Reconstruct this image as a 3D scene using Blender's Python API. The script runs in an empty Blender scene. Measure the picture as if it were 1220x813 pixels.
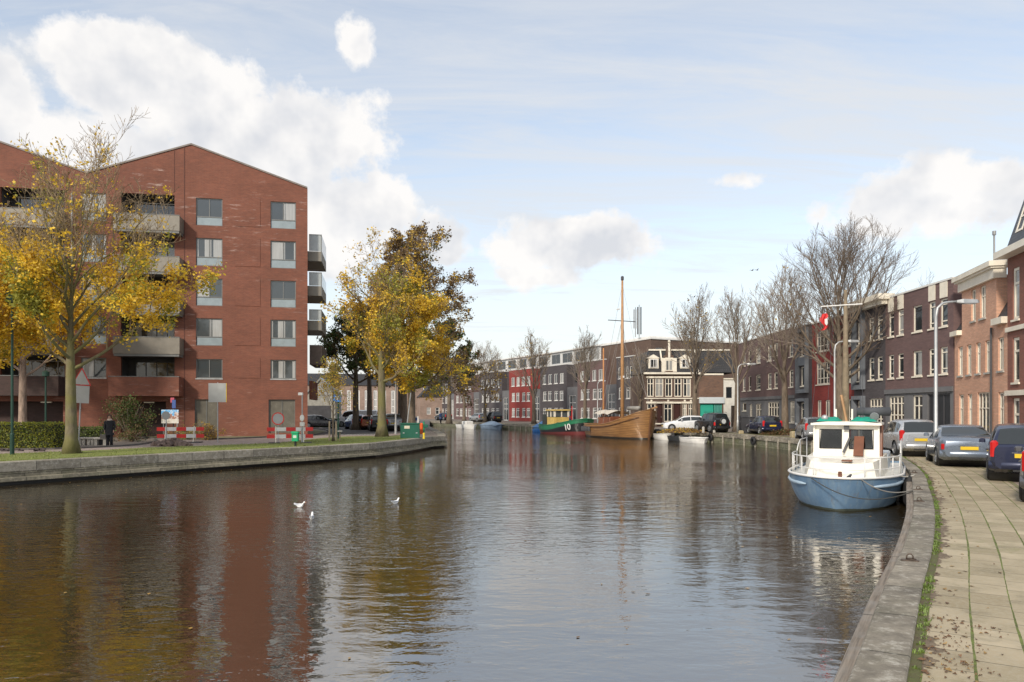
import bpy, bmesh, math, random
from mathutils import Vector, Matrix, geometry, noise
C = bpy.context.scene.collection
R = math.radians
F = 860.0; HY = 489.0; CZ = 2.0; ZL = 0.04; ZW = -0.8
def at(px, py, z=ZL):
    Y = F*(CZ-z)/(py-HY)
    return Vector(((px-610)/F*Y, Y, z))
def atY(px, Y, z=ZL): return Vector(((px-610)/F*Y, Y, z))
def ray_line(px, A, B):
    k = (px-610)/F
    # point A+t(B-A), x=k*y
    dx, dy = B[0]-A[0], B[1]-A[1]
    t = (k*A[1]-A[0])/(dx-k*dy)
    return t
# ------------------------------------------------------------------ materials
class NT:
    def __init__(s, name):
        s.m = bpy.data.materials.new(name); s.m.use_nodes = True
        s.t = s.m.node_tree; s.b = s.t.nodes['Principled BSDF']
    def n(s, typ, **kw):
        nd = s.t.nodes.new(typ)
        for k, v in kw.items():
            if k.startswith('i_'): nd.inputs[k[2:].replace('_', ' ')].default_value = v
            else: setattr(nd, k, v)
        return nd
    def l(s, a, b): s.t.links.new(a, b)
    def math(s, op, a, b=None, c=None, clamp=False):
        nd = s.t.nodes.new('ShaderNodeMath'); nd.operation = op; nd.use_clamp = clamp
        for i, v in enumerate((a, b, c)):
            if v is None: continue
            if isinstance(v, (int, float)): nd.inputs[i].default_value = v
            else: s.l(v, nd.inputs[i])
        return nd.outputs[0]
    def mix(s, f, a, b, blend='MIX'):
        nd = s.t.nodes.new('ShaderNodeMix'); nd.data_type = 'RGBA'; nd.blend_type = blend
        for sock, v in ((nd.inputs[0], f), (nd.inputs[6], a), (nd.inputs[7], b)):
            if isinstance(v, (int, float)): sock.default_value = v
            elif isinstance(v, (tuple, list)): sock.default_value = (*v[:3], 1)
            else: s.l(v, sock)
        return nd.outputs[2]
    def ramp(s, f, lo, hi):
        nd = s.t.nodes.new('ShaderNodeMapRange'); nd.clamp = True
        s.l(f, nd.inputs[0]); nd.inputs[1].default_value = lo; nd.inputs[2].default_value = hi
        return nd.outputs[0]
    def coord(s, which='Object'): return s.n('ShaderNodeTexCoord').outputs[which]
    def geo(s): return s.n('ShaderNodeNewGeometry').outputs['Position']
    def noise(s, vec, scale, detail=4, rough=.55, dist=0):
        nd = s.n('ShaderNodeTexNoise'); nd.inputs['Scale'].default_value = scale
        nd.inputs['Detail'].default_value = detail; nd.inputs['Roughness'].default_value = rough
        nd.inputs['Distortion'].default_value = dist
        if vec is not None: s.l(vec, nd.inputs['Vector'])
        return nd.outputs['Fac']
    def scale(s, vec, x, y, z):
        nd = s.n('ShaderNodeMapping'); nd.inputs['Scale'].default_value = (x, y, z); s.l(vec, nd.inputs['Vector'])
        return nd.outputs[0]
    def bump(s, h, strength=.3, dist=.02):
        nd = s.n('ShaderNodeBump'); nd.inputs['Strength'].default_value = strength
        nd.inputs['Distance'].default_value = dist; s.l(h, nd.inputs['Height']); s.l(nd.outputs[0], s.b.inputs['Normal'])
    def col(s, c): s.l(c, s.b.inputs['Base Color'])
    def rough(s, v):
        if isinstance(v, (int, float)): s.b.inputs['Roughness'].default_value = v
        else: s.l(v, s.b.inputs['Roughness'])
def sc(c, k): return tuple(min(1, x*k) for x in c)
MC = {}
def plain(name, c, rough=.6, metal=0, var=.25, scl=2.5, coat=0, spec=None):
    if name in MC: return MC[name]
    t = NT(name); p = t.geo()
    n = t.noise(p, scl, 5, .6)
    t.col(t.mix(t.ramp(n, .3, .7), sc(c, 1-var), sc(c, 1+var)))
    t.rough(t.math('ADD', t.math('MULTIPLY', n, .2), rough-.1)) ; t.b.inputs['Metallic'].default_value = metal
    if coat: t.b.inputs['Coat Weight'].default_value = coat; t.b.inputs['Coat Roughness'].default_value = .05
    if spec is not None: t.b.inputs['Specular IOR Level'].default_value = spec
    MC[name] = t.m; return t.m
def brick(name, c1, c2, mortar, bw=.22, bh=.065, ms=.008, stain=.35, efflor=0, rough=.85):
    if name in MC: return MC[name]
    t = NT(name); uv = t.coord('UV')
    b = t.n('ShaderNodeTexBrick'); t.l(uv, b.inputs['Vector'])
    b.inputs['Color1'].default_value = (*c1, 1); b.inputs['Color2'].default_value = (*c2, 1); b.inputs['Mortar'].default_value = (*mortar, 1)
    b.inputs['Scale'].default_value = 1; b.inputs['Brick Width'].default_value = bw; b.inputs['Row Height'].default_value = bh
    b.inputs['Mortar Size'].default_value = ms; b.inputs['Mortar Smooth'].default_value = .3; b.inputs['Bias'].default_value = 0
    p = t.geo(); n = t.noise(t.scale(p, .35, .35, .6), 1.0, 7, .65)
    n2 = t.noise(t.scale(p, 1.5, 1.5, 9), 1.0, 4, .6)
    c = t.mix(t.ramp(n, .35, .65), b.outputs['Color'], t.mix(1.0, b.outputs['Color'], (1-stain, 1-stain, 1-stain), 'MULTIPLY'))
    c = t.mix(t.math('MULTIPLY', t.ramp(n2, .5, .75), .35), c, sc(c1, 1.35))
    if efflor:
        n3 = t.noise(t.scale(p, .8, .8, 6), 1.0, 6, .7); n4 = t.noise(p, .25, 2)
        c = t.mix(t.math('MULTIPLY', t.math('MULTIPLY', t.ramp(n3, .57, .68), t.ramp(n4, .5, .62)), efflor), c, (.62, .5, .45))
    t.col(c); t.rough(rough); t.bump(b.outputs['Fac'], -.3, .008)
    MC[name] = t.m; return t.m
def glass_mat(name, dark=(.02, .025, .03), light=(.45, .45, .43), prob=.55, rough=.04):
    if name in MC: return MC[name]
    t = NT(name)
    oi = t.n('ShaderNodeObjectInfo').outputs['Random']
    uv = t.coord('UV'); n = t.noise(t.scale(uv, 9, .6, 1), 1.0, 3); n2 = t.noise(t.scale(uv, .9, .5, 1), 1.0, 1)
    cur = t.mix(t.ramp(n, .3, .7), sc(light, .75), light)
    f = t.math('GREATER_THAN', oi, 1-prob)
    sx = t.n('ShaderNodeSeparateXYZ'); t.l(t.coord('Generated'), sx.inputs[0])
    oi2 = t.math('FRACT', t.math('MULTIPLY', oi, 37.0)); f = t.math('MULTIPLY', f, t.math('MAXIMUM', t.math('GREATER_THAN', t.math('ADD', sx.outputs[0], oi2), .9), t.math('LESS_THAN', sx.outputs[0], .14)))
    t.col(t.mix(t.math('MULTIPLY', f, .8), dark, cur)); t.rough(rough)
    t.b.inputs['IOR'].default_value = 1.7
    MC[name] = t.m; return t.m
# ------------------------------------------------------------------ mesh builder
class MB:
    def __init__(s): s.v = []; s.f = []; s.mi = []; s.cur = 0
    def add(s, vs, fs):
        o = len(s.v); s.v += [tuple(x) for x in vs]
        for f in fs: s.f.append(tuple(i+o for i in f)); s.mi.append(s.cur)
        return s
    def box(s, x0, x1, y0, y1, z0, z1):
        if x0 > x1: x0, x1 = x1, x0
        if y0 > y1: y0, y1 = y1, y0
        return s.add([(x0,y0,z0),(x1,y0,z0),(x1,y1,z0),(x0,y1,z0),(x0,y0,z1),(x1,y0,z1),(x1,y1,z1),(x0,y1,z1)],
              [(0,3,2,1),(4,5,6,7),(0,1,5,4),(1,2,6,5),(2,3,7,6),(3,0,4,7)])
    def bbox(s, x0, x1, y0, y1, z0, z1, b=.02):
        "box with chamfered vertical and top edges"
        pts = [(x0+b,y0),(x1-b,y0),(x1,y0+b),(x1,y1-b),(x1-b,y1),(x0+b,y1),(x0,y1-b),(x0,y0+b)]
        cx, cy = (x0+x1)/2, (y0+y1)/2
        def sh(p, k): return (p[0]+(b if p[0] < cx else -b)*k, p[1]+(b if p[1] < cy else -b)*k)
        rings = [[(*p, z0) for p in pts], [(*p, z1-b) for p in pts], [(*sh(p, 1), z1) for p in pts]]
        return s.loft(rings, closed=True, caps=(True, True))
    def quad(s, a, b, c, d): return s.add([a, b, c, d], [(0, 1, 2, 3)])
    def poly(s, pts): return s.add(pts, [tuple(range(len(pts)))])
    def loft(s, rings, closed=False, caps=(False, False)):
        n = len(rings[0]); vs = [p for r in rings for p in r]; fs = []
        for i in range(len(rings)-1):
            for j in range(n if closed else n-1):
                k = (j+1) % n
                fs.append((i*n+j, i*n+k, (i+1)*n+k, (i+1)*n+j))
        if caps[0]: fs.append(tuple(reversed(range(n))))
        if caps[1]: fs.append(tuple((len(rings)-1)*n+j for j in range(n)))
        return s.add(vs, fs)
    def tube(s, pts, rads, sides=8, caps=True):
        pts = [Vector(p) for p in pts]
        if isinstance(rads, (int, float)): rads = [rads]*len(pts)
        rings = []; prev = None
        for i, p in enumerate(pts):
            d = (pts[min(i+1, len(pts)-1)]-pts[max(i-1, 0)])
            if d.length < 1e-9: d = Vector((0, 0, 1))
            d.normalize()
            if prev is None:
                a = d.cross(Vector((0, 0, 1)) if abs(d.z) < .9 else Vector((1, 0, 0)))
            else: a = prev-d*prev.dot(d)
            a.normalize(); prev = a; b = d.cross(a)
            rings.append([p+(a*math.cos(2*math.pi*k/sides)+b*math.sin(2*math.pi*k/sides))*rads[i] for k in range(sides)])
        return s.loft(rings, True, (caps, caps))
    def lathe(s, prof, c=(0,0,0), axis='z', sides=20, sx=1, sy=1):
        rings = []
        for r, h in prof:
            ring = []
            for k in range(sides):
                a = 2*math.pi*k/sides; u, v = r*math.cos(a)*sx, r*math.sin(a)*sy
                if axis == 'z': p = (c[0]+u, c[1]+v, c[2]+h)
                elif axis == 'y': p = (c[0]+u, c[1]+h, c[2]+v)
                else: p = (c[0]+h, c[1]+u, c[2]+v)
                ring.append(p)
            rings.append(ring)
        op = tuple(prof[0]) != tuple(prof[-1]); return s.loft(rings, True, (op and prof[0][0] > 1e-4, op and prof[-1][0] > 1e-4))
    def sphere(s, c, r, sx=1, sy=1, sz=1, n=12):
        prof = [(max(1e-5, math.sin(math.pi*i/n)), -math.cos(math.pi*i/n)) for i in range(n+1)]
        rings = [[(c[0]+q*r*sx*math.cos(2*math.pi*k/(n*2)), c[1]+q*r*sy*math.sin(2*math.pi*k/(n*2)), c[2]+h*r*sz) for k in range(n*2)] for q, h in prof]
        return s.loft(rings, True)
    def prism(s, pts, d0, d1, plane='xz'):
        "polygon in plane, extruded along the third axis"
        def P(p, d): return (p[0], d, p[1]) if plane == 'xz' else ((d, p[0], p[1]) if plane == 'yz' else (p[0], p[1], d))
        n = len(pts)
        s.add([P(p, d0) for p in pts]+[P(p, d1) for p in pts], [tuple(range(n)), tuple(reversed(range(n, 2*n)))]+[(i, i+n, (i+1) % n+n, (i+1) % n) for i in range(n)])
        return s
    def build(s, name, mats, parent=None, smooth=False, uv=True, auto=None, fixn=True, loc=None):
        me = bpy.data.meshes.new(name); me.from_pydata([tuple(v) for v in s.v], [], s.f)
        if not isinstance(mats, (list, tuple)): mats = [mats]
        for m in mats: me.materials.append(m)
        me.polygons.foreach_set('material_index', s.mi)
        if fixn:
            bm = bmesh.new(); bm.from_mesh(me); bmesh.ops.recalc_face_normals(bm, faces=bm.faces); bm.to_mesh(me); bm.free()
        if uv:
            ul = me.uv_layers.new(name='UVMap').data; vs = me.vertices
            for p in me.polygons:
                n = p.normal
                if abs(n.z) > .75:
                    for li in p.loop_indices:
                        co = vs[me.loops[li].vertex_index].co; ul[li].uv = (co.x, co.y)
                else:
                    tx, ty = -n.y, n.x; q = math.hypot(tx, ty) or 1; tx /= q; ty /= q
                    for li in p.loop_indices:
                        co = vs[me.loops[li].vertex_index].co; ul[li].uv = (co.x*tx+co.y*ty, co.z)
        if smooth: me.polygons.foreach_set('use_smooth', [True]*len(me.polygons))
        me.update()
        o = bpy.data.objects.new(name, me); C.objects.link(o)
        if parent: o.parent = parent
        if loc is not None: o.location = loc
        if auto: 
            me.polygons.foreach_set('use_smooth', [True]*len(me.polygons))
            try: me.set_sharp_from_angle(angle=R(auto))
            except Exception: pass
        return o
def tag(o, label=None, cat=None, group=None, kind=None):
    if label: o['label'] = label
    if cat: o['category'] = cat
    if group: o['group'] = group
    if kind: o['kind'] = kind
    return o
def empty(name, loc, rz=0, label=None, cat=None, group=None):
    o = bpy.data.objects.new(name, None); C.objects.link(o); o.location = loc; o.rotation_euler = (0, 0, rz)
    o.empty_display_size = .1
    return tag(o, label, cat, group)
def kids(o): return [c for c in C.objects if c.parent == o]
def copy_tree(o, parent=None):
    c = o.copy(); C.objects.link(c); c.parent = parent
    for ch in kids(o): copy_tree(ch, c)
    return c
# ------------------------------------------------------------------ shared materials
white = plain('white_paint', (.72, .71, .68), .45, var=.08)
cream = plain('cream_paint', (.78, .72, .6), .35, var=.1)
cream2 = plain('boat_white', (.8, .76, .66), .3, var=.12, scl=4)
grey = plain('grey_metal', (.32, .33, .33), .45, .4, var=.12)
lgrey = plain('galvanised', (.42, .43, .43), .45, .5, var=.15)
dgrey = plain('dark_grey', (.06, .06, .065), .5, var=.2)
black = plain('black_rubber', (.015, .015, .016), .7, var=.2)
wood = plain('weathered_wood', (.25, .19, .13), .7, var=.4, scl=6)
mastw = plain('varnished_mast', (.4, .22, .1), .4, var=.2, scl=3)
red = plain('signal_red', (.65, .03, .025), .4, var=.08)
redm = plain('red_glass', (.5, .015, .015), .1, var=.1)
greenp = plain('dark_green_paint', (.01, .045, .03), .4, var=.2)
frame = plain('grey_frame', (.16, .165, .16), .5, var=.1)
conc = plain('concrete', (.4, .38, .34), .85, var=.3, scl=3)
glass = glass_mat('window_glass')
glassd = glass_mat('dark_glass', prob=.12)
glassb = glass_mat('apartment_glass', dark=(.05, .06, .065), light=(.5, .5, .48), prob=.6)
bark = None
def mk_bark(name, c, moss=.0):
    t = NT(name); p = t.geo()
    n = t.noise(t.scale(p, 6, 6, 1.6), 1.0, 6, .7); n2 = t.noise(p, 1.1, 4)
    c0 = t.mix(t.ramp(n, .3, .7), sc(c, .45), sc(c, 1.4))
    if moss: c0 = t.mix(t.math('MULTIPLY', t.ramp(n2, .35, .6), moss), c0, (.16, .15, .045))
    t.col(c0); t.rough(.9); t.bump(n, .6, .03); return t.m
bark = mk_bark('bark_brown', (.16, .125, .09)); barkg = mk_bark('bark_mossy', (.17, .14, .09), .75); twigm = mk_bark('bark_twig', (.2, .155, .12))
twigb = mk_bark('bark_twig_ochre', (.27, .2, .12))
def leafm(name, c):
    t = NT(name); p = t.geo(); n = t.noise(p, 1.2, 3)
    t.col(t.mix(t.ramp(n, .3, .7), sc(c, .75), sc(c, 1.2))); t.rough(.6)
    tr = t.n('ShaderNodeBsdfTranslucent'); tr.inputs['Color'].default_value = (*c, 1)
    mx = t.n('ShaderNodeMixShader'); mx.inputs[0].default_value = .35
    t.l(t.b.outputs[0], mx.inputs[1]); t.l(tr.outputs[0], mx.inputs[2])
    t.l(mx.outputs[0], t.t.nodes['Material Output'].inputs['Surface']); return t.m
ly = leafm('leaf_yellow', (.84, .57, .045)); lo = leafm('leaf_ochre', (.58, .38, .05)); lg = leafm('leaf_yellowgreen', (.36, .34, .05))
lb = leafm('leaf_brown', (.2, .13, .06)); ldg = leafm('leaf_darkgreen', (.07, .1, .03)); lgr = leafm('leaf_green', (.1, .16, .035))
# ------------------------------------------------------------------ camera, world, sun
cam = bpy.data.cameras.new('camera'); co = bpy.data.objects.new('camera', cam); C.objects.link(co)
co.location = (0, 0, CZ); co.rotation_euler = (R(90), 0, 0)
cam.sensor_width = 36; cam.lens = F/1220*36; cam.shift_y = (HY-406.5)/1220; cam.clip_end = 9000; cam.clip_start = .1
bpy.context.scene.camera = co
SUN_EL = R(33); SUN_AZ = R(209)      # azimuth clockwise from +Y: behind and to the left of the camera
w = bpy.data.worlds.new('World'); bpy.context.scene.world = w; w.use_nodes = True
wt = w.node_tree; wt.nodes.clear()
class WN(NT):
    def __init__(s): s.t = wt
W_ = WN()
sky = W_.n('ShaderNodeTexSky', sky_type='NISHITA'); sky.sun_disc = False; sky.sun_elevation = SUN_EL; sky.sun_rotation = SUN_AZ
sky.air_density = 1.0; sky.dust_density = .6; sky.ozone_density = 1.6
dv = W_.coord('Generated')
sep = W_.n('ShaderNodeSeparateXYZ'); W_.l(dv, sep.inputs[0]); DX, DY, DZ = sep.outputs
az = W_.math('ARCTAN2', DX, DY); el = W_.math('ARCSINE', DZ)
cmb = W_.n('ShaderNodeCombineXYZ'); W_.l(az, cmb.inputs[0]); W_.l(el, cmb.inputs[1])
AE = cmb.outputs[0]
wob = W_.noise(AE, 9, 10, .62); wob2 = W_.noise(AE, 5, 3, .5)
def blob(px, py, rx, ry, k=1.0):
    a = math.atan((px-610)/F); e = math.atan((HY-py)/F*math.cos(a)); ra = rx/F*math.cos(a)**2; rb = ry/F*math.cos(a)
    u = W_.math('DIVIDE', W_.math('SUBTRACT', az, a), ra); v = W_.math('DIVIDE', W_.math('SUBTRACT', el, e), rb)
    r2 = W_.math('ADD', W_.math('MULTIPLY', u, u), W_.math('MULTIPLY', v, v))
    return W_.math('MULTIPLY', W_.math('SUBTRACT', 1.0, W_.math('SQRT', r2)), k)
den = None
for b in [(190, 92, 205, 62), (330, 175, 165, 90), (60, 215, 230, 95), (425, 50, 26, 36, .62), (675, 292, 135, 44), (1105, 238, 175, 55, .95), (0, 115, 75, 75), (530, 288, 55, 40, .8), (420, 255, 90, 75), (655, 328, 95, 22, .6), (870, 215, 60, 14, .45),
          (-400, 150, 300, 120), (1750, 180, 260, 90)]:
    x = blob(*b); den = x if den is None else W_.math('MAXIMUM', den, x)
dn = W_.math('ADD', den, W_.math('MULTIPLY', W_.math('SUBTRACT', wob, .5), 1.9))
dn = W_.math('ADD', dn, W_.math('MULTIPLY', W_.math('SUBTRACT', wob2, .5), .5))
cum = W_.ramp(dn, .13, .33)
# thin high cloud, streaked, laid out on a plane overhead so it stretches towards the horizon
zs = W_.math('ADD', W_.math('MAXIMUM', DZ, 0.0), .12)
pl = W_.n('ShaderNodeCombineXYZ'); W_.l(W_.math('DIVIDE', DX, zs), pl.inputs[0]); W_.l(W_.math('DIVIDE', DY, zs), pl.inputs[1])
mp = W_.n('ShaderNodeMapping'); mp.inputs['Rotation'].default_value = (0, 0, R(-28)); mp.inputs['Scale'].default_value = (.35, 1.5, 1); W_.l(pl.outputs[0], mp.inputs['Vector'])
ci = W_.noise(mp.outputs[0], 2.2, 10, .66, 1.0); ci2 = W_.noise(pl.outputs[0], .55, 3, .5)
cir = W_.math('MULTIPLY_ADD', W_.ramp(W_.math('ADD', W_.math('MULTIPLY', ci, .6), W_.math('MULTIPLY', ci2, .4)), .39, .60), .60, .28)
hz = W_.ramp(el, .42, .04)   # air whitens towards the horizon
cir = W_.math('MAXIMUM', cir, W_.math('MULTIPLY', hz, .88))
skc = W_.mix(1.0, sky.outputs[0], (.145, .145, .145), 'MULTIPLY')
skc = W_.mix(1.0, skc, (1.2, 1.04, .90), 'MULTIPLY')
cir = W_.math('MAXIMUM', cir, W_.math('MULTIPLY', W_.ramp(el, .5, .85), .8))  # extra white cloud above the view, added for paler reflections and fill light
c1 = W_.mix(cir, skc, (.465, .475, .49))
# cumulus: bright crests, grey bases
shn = W_.n('ShaderNodeVectorMath'); shn.operation = 'ADD'; W_.l(AE, shn.inputs[0]); shn.inputs[1].default_value = (.012, -.03, 0)
wo3 = W_.noise(shn.outputs[0], 10, 4, .5); wo2 = W_.noise(AE, 10, 4, .5); lowf = W_.noise(AE, 7.5, 4, .55)
rel = W_.math('ADD', W_.math('MULTIPLY', W_.math('SUBTRACT', wo2, wo3), -3.2), .5)
base = W_.ramp(W_.math('ADD', W_.math('MULTIPLY', rel, .30), W_.math('MULTIPLY_ADD', dn, -.16, W_.math('MULTIPLY', lowf, .9))), .30, .62)
cc = W_.mix(base, (.43, .44, .465), (.605, .59, .575))
c2 = W_.mix(W_.math('MULTIPLY', cum, .94), c1, cc)
bg = W_.n('ShaderNodeBackground'); W_.l(c2, bg.inputs[0]); bg.inputs[1].default_value = 1.0
wo = W_.n('ShaderNodeOutputWorld'); W_.l(bg.outputs[0], wo.inputs[0])
sl = bpy.data.lights.new('sun', 'SUN'); sl.energy = 2.0; sl.angle = R(6.0); sl.color = (1, .91, .78)
so = bpy.data.objects.new('sun', sl); C.objects.link(so)
sd = Vector((math.sin(SUN_AZ)*math.cos(SUN_EL), math.cos(SUN_AZ)*math.cos(SUN_EL), math.sin(SUN_EL)))
so.rotation_euler = sd.to_track_quat('Z', 'Y').to_euler()
vs_ = bpy.context.scene.view_settings; vs_.view_transform = 'Standard'; vs_.look = 'None'; vs_.gamma = 1; vs_.exposure = 0.75
# ------------------------------------------------------------------ banks
def crom(pts, step=.6):
    P = [Vector((*p, 0)) for p in pts]; out = []
    for i in range(len(P)-1):
        a, b, c, d = P[max(i-1, 0)], P[i], P[i+1], P[min(i+2, len(P)-1)]
        n = max(1, int((c-b).length/step))
        for k in range(n):
            t = k/n
            out.append(.5*((2*b)+(c-a)*t+(2*a-5*b+4*c-d)*t*t+(3*b-a-3*c+d)*t**3))
    out.append(P[-1]); return out
RB = crom([(-6.3,-8.6),(-2.6,-3),(.95,2.8),(2.49,5.31),(4.12,7.98),(5.86,10.75),(8.07,14.5),(10.1,18.2),(12.3,22.3),(14.5,27),(17.0,33),(18.9,40),(19.5,48),(18.7,57),(16.7,66),(13.2,76),(8.9,86),(3.6,97),(-1.4,107),(-10,122),(-20,140),(-40,175)])
LB = [Vector((*p, 0)) for p in [(-47,-14),(-33,6.2),(-18.9,26.7),(-14.35,33.3),(-10.4,38.7),(-8.0,42.8),(-6.7,48),(-5.9,53.2),(-5.0,54.4),(-5.6,60),(-9.6,85),(-16,110),(-26,135),(-50,172)]]
LB = [v for i in range(len(LB)-1) for v in [LB[i].lerp(LB[i+1], k/max(1, int((LB[i+1]-LB[i]).length/1.5))) for k in range(max(1, int((LB[i+1]-LB[i]).length/1.5)))]]+[LB[-1]]
def arclen(P):
    s = [0]
    for i in range(1, len(P)): s.append(s[-1]+(P[i]-P[i-1]).length)
    return s
def normals(P, side):
    out = []
    for i in range(len(P)):
        d = (P[min(i+1, len(P)-1)]-P[max(i-1, 0)]).normalized(); out.append(Vector((d.y, -d.x, 0))*side)
    return out
RN = normals(RB, 1); LN = normals(LB, -1)     # both point to the land
RS = arclen(RB); LS = arclen(LB)
def strip(name, P, N, S, i0, i1, prof, mat, parent=None, smooth=False, mi=None):
    "prof: list of (t, z); lofted along the bank, with UV = (distance along, distance across)"
    me = bpy.data.meshes.new(name); vs = []; fs = []; uvs = []; n = len(prof)
    acc = [0]
    for j in range(1, n): acc.append(acc[-1]+math.hypot(prof[j][0]-prof[j-1][0], prof[j][1]-prof[j-1][1]))
    for i in range(i0, i1+1):
        for (t, z) in prof: q = P[i]+N[i]*t; vs.append((q.x, q.y, z))
    m = i1-i0+1
    for i in range(m-1):
        for j in range(n-1):
            fs.append((i*n+j, i*n+j+1, (i+1)*n+j+1, (i+1)*n+j)); uvs += [(S[i0+i], acc[j]), (S[i0+i], acc[j+1]), (S[i0+i+1], acc[j+1]), (S[i0+i+1], acc[j])]
    me.from_pydata(vs, [], fs); ul = me.uv_layers.new(name='UVMap').data
    for k, u in enumerate(uvs): ul[k].uv = u
    if fs:
        me.update(); up = sum(p.normal.z*p.area for p in me.polygons)
        if up < 0: me.flip_normals()
    me.materials.append(mat); o = bpy.data.objects.new(name, me); C.objects.link(o)
    if parent: o.parent = parent
    return o
def idx(P, Y): return next((i for i, p in enumerate(P) if p.y >= Y), len(P)-1)
# land: one sheet out to the horizon with the canal cut out of it
def inpoly(p, poly):
    c = False; j = len(poly)-1
    for i in range(len(poly)):
        if (poly[i][1] > p[1]) != (poly[j][1] > p[1]) and p[0] < (poly[j][0]-poly[i][0])*(p[1]-poly[i][1])/(poly[j][1]-poly[i][1])+poly[i][0]: c = not c
        j = i
    return c
can = [(p.x+RN[i].x*.03, p.y+RN[i].y*.03) for i, p in enumerate(RB)]+[(p.x+LN[i].x*.03, p.y+LN[i].y*.03) for i, p in reversed(list(enumerate(LB)))]
BIG = 3000
vv = [Vector(p) for p in can]+[Vector(p) for p in ((-BIG,-BIG),(BIG,-BIG),(BIG,BIG),(-BIG,BIG))]
nc = len(can)
ed = [(i, (i+1) % nc) for i in range(nc)]+[(nc+i, nc+(i+1) % 4) for i in range(4)]
rv, re_, rf, *_ = geometry.delaunay_2d_cdt(vv, ed, [], 0, 1e-5)
m = MB(); m.v = [(p.x, p.y, ZL) for p in rv]
for f in rf:
    c = sum((rv[i] for i in f), Vector((0, 0)))/len(f)
    if not inpoly(c, can): m.f.append(tuple(f)); m.mi.append(0)
# street clinkers
t = NT('street_clinkers'); p = t.geo()
b = t.n('ShaderNodeTexBrick'); t.l(p, b.inputs['Vector'])
b.inputs['Color1'].default_value = (.2, .165, .14, 1); b.inputs['Color2'].default_value = (.27, .225, .195, 1); b.inputs['Mortar'].default_value = (.12, .11, .09, 1)
b.inputs['Scale'].default_value = 1; b.inputs['Brick Width'].default_value = .21; b.inputs['Row Height'].default_value = .07; b.inputs['Mortar Size'].default_value = .006
n = t.noise(p, .5, 7, .65); n2 = t.noise(p, 3.2, 6, .7)
c = t.mix(t.ramp(n, .35, .7), b.outputs['Color'], t.mix(1.0, b.outputs['Color'], (.7, .68, .64), 'MULTIPLY'))
c = t.mix(t.math('MULTIPLY', t.ramp(n2, .56, .72), .6), c, (.13, .12, .05)); t.col(c); t.rough(.85); t.bump(n2, .3, .01)
street_m = t.m
tag(m.build('ground', street_m), kind='structure')
def sheet(name, pts, mat, dz, kind='structure'):
    m = MB(); m.poly([(p[0], p[1], ZL+dz) for p in pts]); o = m.build(name, mat)
    if o.data.polygons[0].normal.z < 0: o.data.flip_normals()
    return tag(o, kind=kind)
# water
t = NT('canal_water'); p = t.geo()
big = t.noise(t.scale(p, .09, .13, 1), 1.0, 3, .5)
rip = t.noise(t.scale(p, 3.0, 5.0, 1), 1.0, 3, .55, .4); rip2 = t.noise(t.scale(p, .9, 2.0, 1), 1.0, 3, .5, .3); rip3 = t.noise(t.scale(p, 8, 12, 1), 1.0, 2, .5)
rfm = t.ramp(big, .38, .62)
h = t.math('ADD', t.math('MULTIPLY', rip, t.math('MULTIPLY_ADD', rfm, .018, .005)), t.math('MULTIPLY', rip2, .015))
h = t.math('ADD', h, t.math('MULTIPLY', rip3, t.math('MULTIPLY', rfm, .006)))
t.bump(h, 1.0, 1.0)
t.b.inputs['Base Color'].default_value = (.03, .022, .011, 1); t.rough(.03); t.b.inputs['IOR'].default_value = 4.2
m = MB(); m.quad((-60, -15, ZW), (60, -15, ZW), (60, 180, ZW), (-60, 180, ZW)); tag(m.build('water', t.m), kind='structure')
# ------------------------------------------------------------------ quay materials (UV = along, across)
def stone_strip(name, base, jw, jh, dark=.5, moss=.3, light=(.5, .48, .43)):
    t = NT(name); uv = t.coord('UV'); p = t.geo()
    b = t.n('ShaderNodeTexBrick'); t.l(uv, b.inputs['Vector']); b.offset = .35
    b.inputs['Color1'].default_value = (*sc(base, .8), 1); b.inputs['Color2'].default_value = (*sc(base, 1.2), 1); b.inputs['Mortar'].default_value = (*sc(base, .25), 1)
    b.inputs['Scale'].default_value = 1; b.inputs['Brick Width'].default_value = jw; b.inputs['Row Height'].default_value = jh; b.inputs['Mortar Size'].default_value = .012
    n = t.noise(t.scale(p, 1.2, 1.2, 3), 1.0, 8, .7); n2 = t.noise(p, 7, 6, .75); n3 = t.noise(t.scale(p, .8, .8, 4), 1.3, 5, .6)
    c = t.mix(t.ramp(n, .35, .65), t.mix(1.0, b.outputs['Color'], (dark, dark, dark), 'MULTIPLY'), b.outputs['Color'])
    c = t.mix(t.math('MULTIPLY', t.ramp(n2, .52, .66), .55), c, light)
    c = t.mix(t.math('MULTIPLY', t.ramp(n2, .47, .36), .5), c, sc(base, .35))
    if moss: c = t.mix(t.math('MULTIPLY', t.ramp(n3, .5, .68), moss), c, (.1, .11, .04))
    t.col(c); t.rough(.9); t.bump(t.math('ADD', n2, t.math('MULTIPLY', b.outputs['Fac'], -.6)), .5, .015); return t.m
copm = stone_strip('weathered_coping', (.29, .255, .2), 1.25, 9, .42, .2, (.55, .52, .45))
copl = stone_strip('pale_coping', (.29, .26, .205), 1.6, 9, .7, .1)
wallm = stone_strip('quay_wall_stone', (.30, .265, .19), 1.3, .3, .6, .3, (.5, .45, .33))
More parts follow.
